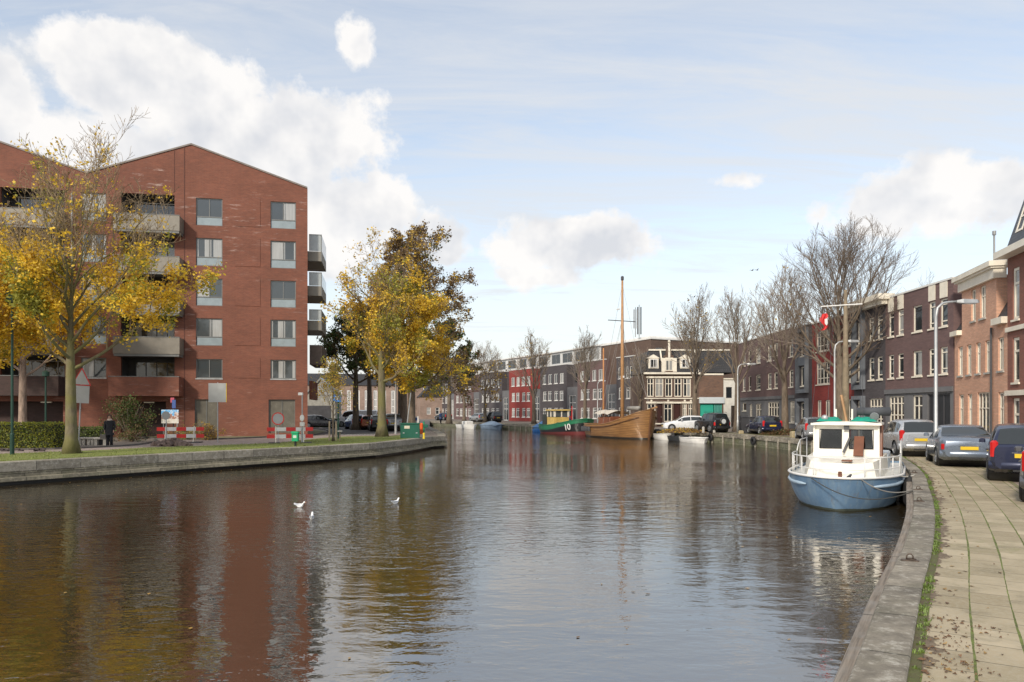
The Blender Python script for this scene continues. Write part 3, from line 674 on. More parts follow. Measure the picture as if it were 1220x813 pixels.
# ------------------------------------------------------------------ far row along the canal bend
pb = brick('purple_brick', (.175, .105, .098), (.14, .085, .083), (.12, .095, .09), .22, .07, .006, .2)
cb = brick('charcoal_brick', (.10, .088, .092), (.08, .07, .077), (.055, .05, .05), .22, .07, .006, .2)
rdb = brick('crimson_brick', (.32, .045, .036), (.25, .036, .03), (.12, .05, .045), .22, .07, .006, .2)
bb = brick('brown_brick', (.15, .095, .07), (.12, .078, .06), (.1, .08, .065), .22, .07, .006, .25)
blueg = plain('blue_grey_render', (.155, .17, .19), .8, var=.1); gren = plain('grey_render', (.14, .14, .145), .8, var=.12, scl=1)
FL = [(17.2, 94.2), (5.6, 121.0), (-6.3, 143.0), (-15.0, 163.0), (-22.0, 181.0)]
def on_far(px):
    for A_, B_ in zip(FL, FL[1:]):
        tt = ray_line(px, A_, B_)
        if tt <= 1.0001: return Vector((A_[0]+(B_[0]-A_[0])*max(0, tt), A_[1]+(B_[1]-A_[1])*max(0, tt)))
    return Vector(FL[-1])
houses = [(734.5, 763, 756.5, cb, 'charcoal', 'dark charcoal terraced house behind the wooden mast at the end of the canal terrace'),
 (688, 734.5, 721.7, pb, 'purple', 'purple brick terraced house behind the bare tree and brown ship'),
 (643.5, 688, 675.5, cb, 'charcoal', 'charcoal brick terraced house directly behind the green boat'),
 (606.5, 643.5, 635, rdb, 'red', 'bright red brick house, the only red one of the canal terrace'),
 (571, 606.5, 598, cb, 'charcoal', 'charcoal terraced house left of the bright red house'),
 (541, 571, 564, pb, 'purple', 'purple terraced house behind the small moored white boat'),
 (513, 541, 536.5, cb, 'dusky', 'last charcoal terraced house at the left end, behind the brown-green tree'),
 (488, 513, 508, pb, 'purple', 'purple terraced house mostly hidden behind the yellow trees')]
FG = 'terraced houses along the far canal bend'
pent = plain('penthouse_white', (.62, .62, .6), .5, var=.06)
for hi, (p0, p1, pm, mat, cn, lab) in enumerate(houses):
    Lp, Rp = on_far(p0), on_far(p1); e, W = facade('terraced_house', Lp, Rp, lab, FG)
    k = (pm-p0)/(p1-p0); q = on_far(pm); Wm = (q-Lp).length if hi else W*.75
    # main bay
    fl = [(.75, 2.35), (3.55, 5.1), (6.3, 7.9)]
    nx = 4; gap = Wm/4.6; ww = gap*.62; holes = []
    for fi, (c, d) in enumerate(fl):
        for x in range(nx):
            cx = Wm*.5+(x-1.5)*gap+(.12 if x in (0, 2) else -.12)*(1 if fi < 2 else 0); holes.append((cx-ww/2, cx+ww/2, c, d))
    m = MB(); wall_front(m, Wm, 0, 9.2, holes, 0, .12); body(m, Wm, 0, 9.2, 10)
    m.build('wall', mat, e)
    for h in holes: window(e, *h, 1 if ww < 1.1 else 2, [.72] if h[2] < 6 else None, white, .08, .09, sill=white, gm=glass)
    # recess bay with tall door
    dr = 1.1; wr = W-Wm
    m = MB(); wall_front(m, W, 5.6, 9.2, [(Wm+wr*.2, W-wr*.2, 6.3, 8.2)], dr, .1, Wm); m.build('recess_wall', mat if cn != 'red' else rdb, e)
    window(e, Wm+wr*.2, W-wr*.2, 6.3, 8.2, 1, None, dgrey, dr+.08, .06, gm=glassd)
    m = MB(); wall_front(m, W, 0, 5.6, [(Wm+wr*.18, W-wr*.18, .1, 4.3)], .05, .15, Wm); m.quad((Wm, .05, 5.6), (W, .05, 5.6), (W, dr, 5.6), (Wm, dr, 5.6)); m.build('porch_wall', gren, e)
    window(e, Wm+wr*.18, W-wr*.18, .1, 4.3, 2, [.5, .72], white, .15, .09, name='door', gm=glassd)
    MB().box(0, Wm, -.05, .2, 9.2, 9.32).build('parapet', pent, e)
    if p1 > 570 or True:
        ph = MB(); hs = [(W*.06, W*.3, 9.7, 11.3), (W*.36, W*.62, 9.7, 11.3), (W*.7, W*.94, 9.7, 11.3)] if hi < 5 else []
        wall_front(ph, W, 9.2, 11.6, hs, 1.8, .1); ph.quad((0, 1.8, 9.2), (0, 1.8, 11.6), (0, 9, 11.6), (0, 9, 9.2)); ph.quad((W, 1.8, 9.2), (W, 9, 9.2), (W, 9, 11.6), (W, 1.8, 11.6)); ph.quad((0, 1.8, 11.6), (W, 1.8, 11.6), (W, 9, 11.6), (0, 9, 11.6))
        po = ph.build('penthouse', pent, e)
        for h in hs: window(po, *h, 2, None, lgrey, 1.86, .08, gm=glassd)
        MB().box(-.02, W+.02, 1.5, 9, 11.6, 11.8).build('roof_edge', white, e)
# ------------------------------------------------------------------ brown block beyond the old house, with aerials
bk, W = facade('apartment_block', (18.2, 94.6), (32.8, 101.6), 'large plain brown brick block with flat white roof edge behind the old ornate house', None, cat='apartment block')
m = MB(); wall_front(m, W, 0, 11.3, [(.8, 1.9, 8.6, 10.2)], 0); body(m, W, 0, 11.3, 12); m.build('wall', bb, bk)
window(bk, .8, 1.9, 8.6, 10.2, 1, None, white, .1, .07); MB().box(-.1, W+.1, -.12, 12, 11.3, 11.5).build('roof_edge', white, bk)
q = atY(792, 103); chm = MB()
for k in range(6): chm.box(q.x-1.4+k*.5, q.x-1.1+k*.5, q.y+1.0, q.y+1.5, ZL+11.51, ZL+12.2+.15*(k % 3))
tag(chm.build('roof_vents', dgrey), 'row of dark vent pipes on the flat roof of the brown block', 'roof vents')
for px, y0, y1, lab in ((757, 369, 397, 'pale grey tall aerial panel on the roof, left of the pair'), (761.5, 366, 404, 'dark grey tall aerial panel on the roof, right of the pair')):
    q = atY(px, 97); z0 = (HY-y1)/F*97+CZ; z1 = (HY-y0)/F*97+CZ; e = empty('roof_aerial', (q.x, q.y, ZL+11.8 if px < 760 else ZL+11.5), 0, lab, 'aerial')
    zb = e.location.z; MB().tube([(0, 0, 0), (0, 0, z1-zb+.3)], .06, 6).build('mast', grey, e)
    for s in (-.22, .2): MB().bbox(s-.08, s+.08, -.25, -.12, z0-zb+.6, z1-zb, .04).build('panel', lgrey if px < 760 else dgrey, e)
# ------------------------------------------------------------------ old ornate house
oh, W = facade('ornate_house', (15.6, 85), (24.3, 85.2), 'old brick house with tall ornate white windows, dark doors and small gable on tiled roof', cat='house')
def ox(px): return (px-610)/F*85-15.6
m = MB(); hl = []
fst = [(771, 779), (780.5, 790.5), (792.5, 801), (803.5, 812.5), (814, 823.5)]
gnd = [(771, 781), (791, 801), (813.5, 818.5), (820.5, 826)]; drs = [(783, 789.3), (803, 811)]
Wo = ox(833)
for a, b in fst: hl.append((ox(a), ox(b), 3.55, 5.75))
for a, b in gnd: hl.append((ox(a), ox(b), .6, 2.75))
for a, b in drs: hl.append((ox(a), ox(b), .1, 2.75))
wall_front(m, Wo, 0, 6.2, hl, 0, .15); body(m, Wo, 0, 6.2, 9); m.build('wall', bb, oh)
for a, b in fst: 
    w_ = window(oh, ox(a), ox(b), 3.55, 5.75, 2, [.7], cream, .1, .11); MB().box(ox(a)-.1, ox(b)+.1, -.09, .04, 5.76, 5.95).build('lintel', cream, w_)
for a, b in gnd:
    w_ = window(oh, ox(a), ox(b), .6, 2.75, 2, [.72], cream, .1, .1); MB().box(ox(a)-.12, ox(b)+.12, -.09, .04, 2.76, 2.98).box((ox(a)+ox(b))/2-.1, (ox(a)+ox(b))/2+.1, -.12, .03, 2.98, 3.2).build('lintel', cream, w_)
for a, b in drs:
    d_ = MB().box(ox(a)+.06, ox(b)-.06, .12, .17, .1, 2.7).build('door', plain('oxblood_door', (.05, .018, .015), .4), oh); MB().box(ox(b)-.14, ox(b)-.09, .07, .12, 1.1, 1.25).build('handle', lgrey, d_)
    MB().box(ox(a)-.1, ox(b)+.1, -.09, .04, 2.76, 2.96).build('lintel', cream, oh)
MB().box(0, Wo, -.1, -.01, 3.3, 3.42).box(0, Wo, -.06, -.01, .3, .45).build('string_course', cream, oh)
MB().box(-.15, Wo+.1, -.35, .12, 6.2, 6.42).build('gutter', cream, oh)
tile = brick('roof_tile', (.045, .043, .045), (.03, .03, .032), (.012, .012, .012), .25, .3, .03, .2, rough=.6)
m = MB(); m.add([(-.1, -.1, 6.42), (ox(868)+1.2, -.1, 6.42), (ox(868)+.6, 1.5, 9.1), (.9, 1.5, 9.1), (-.1, 9, 6.42), (ox(868)+1.2, 9, 6.42), (ox(868)+.6, 7, 9.1), (.9, 7, 9.1)], [(0, 1, 2, 3), (3, 2, 6, 7), (4, 7, 6, 5), (0, 3, 7, 4), (1, 5, 6, 2)]); m.build('roof', tile, oh)
MB().box(.8, ox(868)+.7, 1.38, 1.62, 9.1, 9.28).build('ridge', cream, oh)
# small white gable and two dormers
gx = ox(797); m = MB().prism([(gx-.85, 6.43), (gx+.85, 6.43), (gx+.85, 7.7), (gx+.6, 7.75), (gx+.55, 8.4), (gx+.3, 8.5), (gx+.25, 9.3), (gx, 9.75), (gx-.25, 9.3), (gx-.3, 8.5), (gx-.55, 8.4), (gx-.6, 7.75), (gx-.85, 7.7)], -.12, .5)
g_ = m.build('stepped_gable', bb, oh)
MB().box(gx-.9, gx-.45, -.18, -.13, 6.5, 8.1).box(gx+.45, gx+.9, -.18, -.13, 6.5, 8.1).box(gx-.45, gx+.45, -.18, -.13, 7.9, 8.15).box(gx-.12, gx+.12, -.2, -.13, 8.15, 9.9).sphere((gx, -.15, 10.05), .16).build('trim', cream, g_); window(g_, gx-.44, gx+.44, 6.6, 7.88, 2, None, cream, -.14, .09)
for px in (779, 817):
    x = ox(px); d_ = MB().box(x-.6, x+.6, .12, 1.2, 6.9, 8.1).prism([(x-.75, 8.1), (x+.75, 8.1), (x, 8.55)], .05, 1.2).build('dormer', cream, oh); window(d_, x-.45, x+.45, 7.0, 8.0, 2, None, white, .08, .08)
# party wall lines of the roof
for x in (ox(790), ox(832)): MB().add([(x-.08, -.15, 6.45), (x+.08, -.15, 6.45), (x+.08, 1.45, 9.25), (x-.08, 1.45, 9.25), (x-.08, .1, 6.3), (x+.08, .1, 6.3), (x+.08, 1.6, 9.1), (x-.08, 1.6, 9.1)], [(0, 1, 2, 3), (0, 4, 5, 1), (1, 5, 6, 2), (2, 6, 7, 3), (3, 7, 4, 0)]).build('roof_edge', cream, oh)
# garage house with teal door
gh, W = facade('garage_house', (22.05, 85.15), (24.95, 85.2), 'low brown brick house with wide teal garage door and white fascia', cat='house')
m = MB(); wall_front(m, W, 0, 6.3, [(.12, W-.12, 0, 2.75)], 0, .2); body(m, W, 0, 6.3, 8.5); m.build('wall', brick('mottled_brick', (.24, .13, .085), (.16, .1, .075), (.14, .11, .09), .22, .07, .008, .35), gh)
teal = plain('teal_paint', (.03, .36, .26), .45, var=.08)
m = MB(); m.box(.2, 1.75, .1, .16, 0, 2.7)
for k in range(9): m.box(.2+k*.172, .22+k*.172, .085, .1, 0, 2.7)
m.build('garage_door', teal, gh)
s_ = window(gh, 1.85, W-.15, 0.05, 2.7, 2, [.45], plain('teal_light', (.1, .38, .3), .4), .12, .08, gm=glass_mat('teal_glass', (.04, .2, .17), (.1, .35, .3)), name='side_window')
MB().box(.0, W+.1, -.18, -.003, 2.78, 3.5).build('fascia', plain('pale_fascia', (.55, .6, .62), .5, var=.05), gh); MB().box(-.0, W, -.1, -.003, 6.1, 6.3).build('eave_board', cream, gh)
wh, W = facade('white_house', (24.97, 85.2), (27.6, 85.3), 'narrow white plastered house with a dark door beside the teal garage', cat='house')
m = MB(); wall_front(m, W, 0, 5.6, [(.9, 1.7, 0, 2.5), (.3, 1.0, 3.4, 4.7)], 0, .15); body(m, W, 0, 5.6, 8.5); m.build('wall', plain('white_plaster', (.66, .64, .58), .8, var=.1), wh)
d_ = MB().box(.9, 1.7, .12, .17, 0, 2.5).build('door', plain('brown_door', (.06, .045, .035), .4), wh); window(wh, .3, 1.0, 3.4, 4.7, 1, None, dgrey, .1, .06)
MB().box(-.0, W+.1, -.12, .1, 5.6, 5.75).build('gutter', cream, wh)
# ------------------------------------------------------------------ right-hand row (seen left to right from far to near)
RA, RBp, RC = (24.6, 77.5), (24.1, 39.4), (22.6, 33.0)
def rpt(px):
    if px <= 1135.9:
        tt = ray_line(px, RA, RBp); return Vector((RA[0]+(RBp[0]-RA[0])*tt, RA[1]+(RBp[1]-RA[1])*tt))
    tt = ray_line(px, RBp, RC); return Vector((RBp[0]+(RC[0]-RBp[0])*tt, RBp[1]+(RC[1]-RBp[1])*tt))
RG = 'modern terraced houses on the right quay'
def rhouse(name, p0, p1, label, wins, mat, H=9.15, base=None, D=9, frames=(), parapet=white, recess=(), group=RG):
    Lp, Rp = rpt(p0), rpt(p1); e, W = facade(name, Lp, Rp, label, group)
    X = lambda px: (rpt(px)-Lp).length
    hs = [(X(w_[0]), X(w_[1]), w_[2], w_[3]) for w_ in wins]
    up = [h for h in hs if h[2] >= 3.1] if base else hs; lo_ = [h for h in hs if h[2] < 3.1]
    m = MB(); wall_front(m, W, 3.1 if base else 0, H, up, 0, .14)
    body(m, W, 0, H, D); m.build('wall', mat, e)
    if base:
        m = MB(); wall_front(m, W, 0, 3.1, lo_, -.0, .14); m.build('plinth_wall', base, e); MB().box(0, W, -.1, -.003, 3.0, 3.28).build('band', base, e)
    for w_, h in zip(wins, hs):
        o_ = w_[4] if len(w_) > 4 else {}
        o_ = dict(o_); kind = o_.pop('name', 'window')
        o_.setdefault('cols', 1); window(e, *h, fm=o_.pop('fm', cream), fw=o_.pop('fw', .08), sill=None if kind == 'door' else cream, gm=o_.pop('gm', glass), name=kind, **o_)
    MB().box(-.0, W, -.06, .25, H, H+.1).build('parapet', parapet, e)
    return e, X, W
W2 = dict(cols=2, trans=[.3]); W3 = dict(cols=4, trans=[.28, .72]); W1 = dict(cols=1, trans=[.25]); Wt = dict(cols=1, trans=[.72]); DR = dict(name='door', cols=2, trans=[.78], gm=glassd)
f3, f2, f1 = (6.65, 8.2), (4.0, 5.5), (1.1, 2.75)
def dwins(cols, fl, o_=W1): return [(a, b, fl[0], fl[1], o_) for a, b in cols]
eA, XA, WA = rhouse('terraced_house', 1055, 1136, 'purple brick house with grey ground floor and dark garage next to the pink house',
  dwins([(1058.5, 1065), (1069.5, 1076.5), (1106.5, 1114.5), (1120, 1129)], (6.65, 8.2), dict(cols=1, trans=[.2, .8]))+[(1087.5, 1098.5, 6.65, 8.2, dict(cols=1)), (1087.5, 1098.5, 4.0, 5.5, dict(cols=1))]
  +dwins([(1058.5, 1065), (1069.5, 1076.5), (1106.5, 1114.5), (1120, 1129)], f2, dict(cols=1, trans=[.2, .8]))+[(1059.5, 1077, 1.2, 2.85, W3), (1087.5, 1099, .05, 2.85, DR), (1105, 1132, .0, 2.9, dict(name='garage_door', cols=3, fm=dgrey, gm=plain('black_garage', (.02, .022, .026), .5)))], pb, 9.15, gren)
for a, b in ((1058.5, 1065), (1069.5, 1076.5), (1106.5, 1114.5), (1120, 1129)): MB().box(XA(a), XA(b), -.03, -.002, 8.25, 9.14).build('white_panel', cream, eA)
eB, XB, WB = rhouse('terraced_house', 1017.5, 1055, 'charcoal brick house with projecting white cornice and blue-grey bay frame',
  dwins([(1035, 1041.5), (1045, 1051.5)], f3, dict(cols=1, trans=[.2, .8]))+dwins([(1035, 1041.5), (1045, 1051.5)], f2, dict(cols=1, trans=[.2, .8]))+[(1036, 1052, .85, 2.75, W3), (1021.5, 1028.5, 6.5, 8.1), (1021.5, 1028.5, 4.0, 5.6), (1021.5, 1029, 0.05, 2.6, DR)], cb, 9.0)
MB().box(-.1, WB+.6, -.75, .3, 9.1, 9.45).box(0, WB+.4, -.45, -.07, 8.8, 9.1).build('cornice', cream, eB)
def blueframe(e, x0, x1):
    MB().box(x0, x0+.22, -.3, -.003, 3.4, 8.8).box(x1-.22, x1, -.3, -.003, 3.4, 8.8).box(x0+.22, x1-.22, -.3, -.003, 3.4, 3.7).box(x0+.22, x1-.22, -.3, -.003, 8.5, 8.8).box(x0+.22, x1-.22, -.15, -.003, 5.7, 6.4).build('bay_frame', blueg, e)
    MB().box(x0, x0+.2, -.3, -.003, 0, 2.95).box(x1-.2, x1, -.3, -.003, 0, 2.95).box(x0+.2, x1-.2, -.3, -.003, 2.7, 2.95).build('door_surround', blueg, e)
blueframe(eB, XB(1019), XB(1031))
eC, XC, WC = rhouse('terraced_house', 967.5, 1017.5, 'crimson brick house behind the wooden boat mast',
  [(972.5, 988.5, 4.0, 5.7, W3), (1003, 1014, 4.0, 5.7, W3), (972.5, 988.5, 6.6, 8.2, W3), (1003, 1014, 6.6, 8.2, W3)]+dwins([(973.5, 978.5), (983, 989), (1007, 1014)], (.8, 2.75), W2)+[(995, 1001, .05, 2.6, DR)], rdb, 8.9)
eD, XD, WD = rhouse('terraced_house', 947, 967.5, 'narrow charcoal house with blue-grey door frame left of the crimson house',
  [(954, 961, 6.5, 8.0), (954, 961, 4.0, 5.6), (954, 961, .05, 2.6, DR)], cb, 9.0)
blueframe(eD, XD(951.5), XD(963.5))
eE, XE, WE = rhouse('terraced_house', 911, 947, 'purple house with grey ground floor behind the tall bare tree and navy car',
  dwins([(914.5, 919), (922, 926.5), (940, 945)], f3, W1)+dwins([(914.5, 919), (922, 926.5), (940, 945)], f2, W1)+[(915, 928, .9, 2.75, W3), (941, 946.5, .9, 2.75, W3)], pb, 9.15, gren)
eF, XF, WF = rhouse('terraced_house', 880.5, 911, 'leftmost purple house of the right quay terrace beside the narrow white house',
  dwins([(884.5, 888), (891.5, 895), (900.5, 906)], f3, W1)+dwins([(884.5, 888), (891.5, 895), (900.5, 906)], f2, W1)+[(884.5, 889, 1.9, 2.75, dict(cols=1)), (893, 896, .05, 2.6, DR), (900.5, 907, .05, 2.6, DR)], pb, 9.15, gren)
# pink gabled house
pk = brick('pink_brick', (.68, .38, .25), (.58, .31, .2), (.4, .3, .24), .22, .066, .008, .15)
Lp, Rp = rpt(1137.3), rpt(1200); ePk, WP = facade('gabled_house', Lp, Rp, 'pink brick house with white cornice gable and narrow sash windows', cat='house')
XP = lambda px: (rpt(px)-Lp).length
sash = dict(cols=2, trans=[.68], fw=.07); hs = []
for a, b in ((1157, 1162.5), (1167.5, 1174.5)): hs.append((XP(a), XP(b), 6.5, 8.1))
for a, b in ((1141.5, 1147), (1151.8, 1157.3), (1162.8, 1168.3), (1173.8, 1180.5), (1189, 1196)): hs.append((XP(a), XP(b), 3.8, 5.35))
for a, b in ((1142.5, 1148), (1153, 1158.3), (1189.5, 1196.5)): hs.append((XP(a), XP(b), .5, 2.8))
door = (XP(1164.5), XP(1180.5), .05, 2.85)
xg0, xg1 = XP(1146), XP(1187)
m = MB(); wall_front(m, WP, 0, 5.95, [h for h in hs if h[2] < 6]+[door], 0, .12)
wall_front(m, xg1, 5.95, 8.35, [h for h in hs if h[2] > 6], 0, .12, xg0); m.quad((xg0, 0, 5.95), (xg0, 0, 8.35), (xg0, 3, 8.35), (xg0, 3, 5.95)); m.quad((xg1, 0, 5.95), (xg1, 3, 5.95), (xg1, 3, 8.35), (xg1, 0, 8.35)); m.quad((xg0, 0, 8.35), (xg1, 0, 8.35), (xg1, 3, 8.35), (xg0, 3, 8.35))
body(m, WP, 0, 5.95, 9); m.build('wall', pk, ePk)
for h in hs: window(ePk, *h, fm=cream, sill=conc, gm=glass, **sash)
window(ePk, *door, cols=4, trans=[.72], fm=cream, gm=glassd, name='double_door')
MB().box(xg0-.3, xg1+.25, -.4, .5, 8.75, 9.0).box(xg0-.12, xg1+.1, -.16, .4, 8.2, 8.75).box(xg0-.22, xg1+.18, -.3, .45, 8.66, 8.752).build('cornice', cream, ePk)
MB().box(0, xg0-.02, -.25, .15, 5.95, 6.2).build('gutter', cream, ePk); MB().box(xg1+.02, WP, -.25, .15, 5.95, 6.25).build('gutter', cream, ePk)
m = MB(); m.add([(xg1+.02, 0, 6.25), (WP, 0, 6.25), (WP, 1.3, 8.6), (xg1+.02, 1.3, 8.6), (WP, 9, 8.6), (xg1+.02, 9, 8.6), (WP, 9, 6), (xg1+.02, 9, 6)], [(0, 1, 2, 3), (3, 2, 4, 5), (4, 6, 7, 5), (1, 6, 4, 2), (0, 3, 5, 7)]); m.build('roof', tile, ePk)
MB().add([(.02, 0, 6.2), (xg0-.02, 0, 6.2), (xg0-.02, 1.3, 8.2), (.02, 1.3, 8.2), (.02, 9, 8.2), (xg0-.02, 9, 8.2)], [(0, 1, 2, 3), (3, 2, 5, 4)]).build('roof', tile, ePk)
MB().tube([(XP(1183), -.08, .1), (XP(1183), -.08, 5.9)], .05, 8).build('downpipe', dgrey, ePk)
q = rpt(1194)+Vector((1.8, .9)); 
ch = empty('flue_pipe', (q.x, q.y, 8.55), 0, 'slim pale flue pipe with cap on the tiled roof of the pink house', 'chimney pipe')
zt = (HY-290)/F*q.y*1.0+CZ-8.6; MB().tube([(0, 0, 0), (0, 0, zt-.2)], .1, 10).build('pipe', conc, ch); MB().lathe([(.16, 0), (.16, .2), (.05, .26)], (0, 0, zt-.25)).build('cap', conc, ch)
q = rpt(1170)+Vector((1.2, .9)); 
ms = empty('roof_aerial', (q.x, q.y, 8.35), 0, 'single grey pole aerial standing on the roof of the pink gabled house', 'aerial')
MB().tube([(0, 0, 0), (0, 0, (HY-279)/F*q.y+CZ-8.35)], .045, 8).build('mast', grey, ms)
MB().tube([(0, 0, (HY-279)/F*q.y+CZ-8.4), (0, 0, (HY-279)/F*q.y+CZ-8.2)], .09, 8).build('tip', grey, ms)
# big house at the right edge
d_ = (Vector(RC)-Vector(RBp)).normalized(); L2 = rpt(1200.3); R2 = L2+d_*8
eG, WG = facade('mansard_house', L2, R2, 'tall red brick house with white window surrounds and slate mansard roof at the right edge', cat='house')
def gx_(px): 
    tt = ray_line(px, L2, R2); return tt*8
hs = []; cols = [(gx_(1206.5), gx_(1214.5))]+[(gx_(1206.5)+1.7*k, gx_(1214.5)+1.7*k) for k in (1, 2, 3)]
for a, b in cols: hs += [(a, b, 6.0, 8.3), (a, b, 3.2, 5.2), (a, b, .1, 2.5)]
m = MB(); wall_front(m, WG, 0, 9.0, hs, 0, .14); body(m, WG, 0, 9.0, 9); m.build('wall', brick('deep_red_brick', (.27, .1, .07), (.22, .08, .055), (.2, .14, .11), .22, .066, .008, .2), eG)
for h in hs: window(eG, *h, 1, [.7], cream, .08, .13, sill=cream)
MB().box(-.1, WG, -.55, .05, 8.85, 9.15).box(-.02, WG, -.12, -.003, 2.62, 2.85).box(-.02, WG, -.1, -.003, 5.5, 5.7).build('cornice', cream, eG)
slate = brick('slate', (.07, .075, .085), (.045, .048, .055), (.012, .012, .014), .2, .13, .012, .2, rough=.45)
m = MB(); m.add([(0, -.1, 9.15), (WG, -.1, 9.15), (WG, .9, 12.6), (.35, .9, 12.6), (0, 9, 9.15), (WG, 9, 9.15), (WG, 8.5, 12.6), (.35, 8.5, 12.6)], [(0, 1, 2, 3), (3, 2, 6, 7), (4, 7, 6, 5), (0, 3, 7, 4), (1, 5, 6, 2)]); m.build('mansard_roof', slate, eG)
for a, b in cols: 
    w_ = window(eG, a, b, 9.9, 11.9, 1, [.35], cream, -.08, .1)
    for o_ in [w_]+kids(w_):
        for v_ in o_.data.vertices: v_.co.y += (v_.co.z-9.15)*.29-.02
MB().box(.3, WG, .8, 1.0, 12.6, 12.75).build('roof_edge', dgrey, eG)
# ------------------------------------------------------------------ buildings glimpsed behind the left trees
e, W = facade('brick_hall', at(398, 500.6)[:2] if False else (-50, 172), (-22, 178), 'pale pink brick hall with tall white window bays behind the parked van', cat='hall')
m = MB(); hs = [(2+k*2.1, 2.9+k*2.1, 1.2, 6.8) for k in range(10)]; wall_front(m, W, 0, 8, hs, 0); body(m, W, 0, 8, 10); m.build('wall', brick('dusty_brick', (.36, .25, .2), (.3, .2, .16), (.3, .25, .2)), e)
for h in hs: window(e, *h, 2, [.3, .6], white, .1, .22)
MB().add([(0, -.3, 8), (W, -.3, 8), (W, 5, 11), (0, 5, 11), (W, 10.3, 8), (0, 10.3, 8)], [(0, 1, 2, 3), (3, 2, 4, 5), (0, 3, 5), (1, 4, 2)]).build('roof', tile, e)
e, W = facade('shed', (-28.6, 100), (-24.6, 100.5), 'low grey shed with pale gable and dark slatted front beside the apartment building', cat='shed')
m = MB(); m.prism([(0, 0), (W, 0), (W, 4.2), (W/2, 6.2), (0, 4.2)], 0, 8); m.build('wall', plain('shed_pale', (.32, .31, .27), .8), e); MB().box(.2, W-.6, -.06, -.003, .4, 2.6).build('slatted_front', dgrey, e); MB().prism([(.7, 4.0), (W-.7, 4.0), (W/2, 5.6)], -.05, -.003).build('gable_board', lgrey, e)
MB().prism([(-.2, 4.1), (0, 4.1), (W/2, 6.2), (W, 4.1), (W+.2, 4.1), (W/2, 6.5)], -.2, 8.2).build('roof', grey, e)
e, W = facade('gabled_cottage', (-21, 165), (-12, 167), 'pink brick cottage with steep gable between the tree group and the terrace', cat='house')
m = MB(); hs = [(1.5+k*2, 2.4+k*2, 1, 2.6) for k in range(4)]; wall_front(m, W, 0, 5, hs, 0); body(m, W, 0, 5, 8); m.build('wall', brick('dusty_brick', (.36, .25, .2), (.3, .2, .16), (.3, .25, .2)), e)
for h in hs: window(e, *h, 1, [.6], white, .1, .1)
MB().prism([(-.2, 5), (W+.2, 5), (W/2, 10)], -.2, 8.2).build('roof', tile, e)
e, W = facade('low_warehouse', (-62, 190), (-24, 196), 'long low brick building far behind the trees', cat='warehouse')
m = MB(); wall_front(m, W, 0, 6, [], 0); body(m, W, 0, 6, 10); m.build('wall', bb, e); MB().add([(0, -.3, 6), (W, -.3, 6), (W, 5, 10), (0, 5, 10), (W, 10.3, 6), (0, 10.3, 6)], [(0, 1, 2, 3), (3, 2, 4, 5), (0, 3, 5), (1, 4, 2)]).build('roof', tile, e)
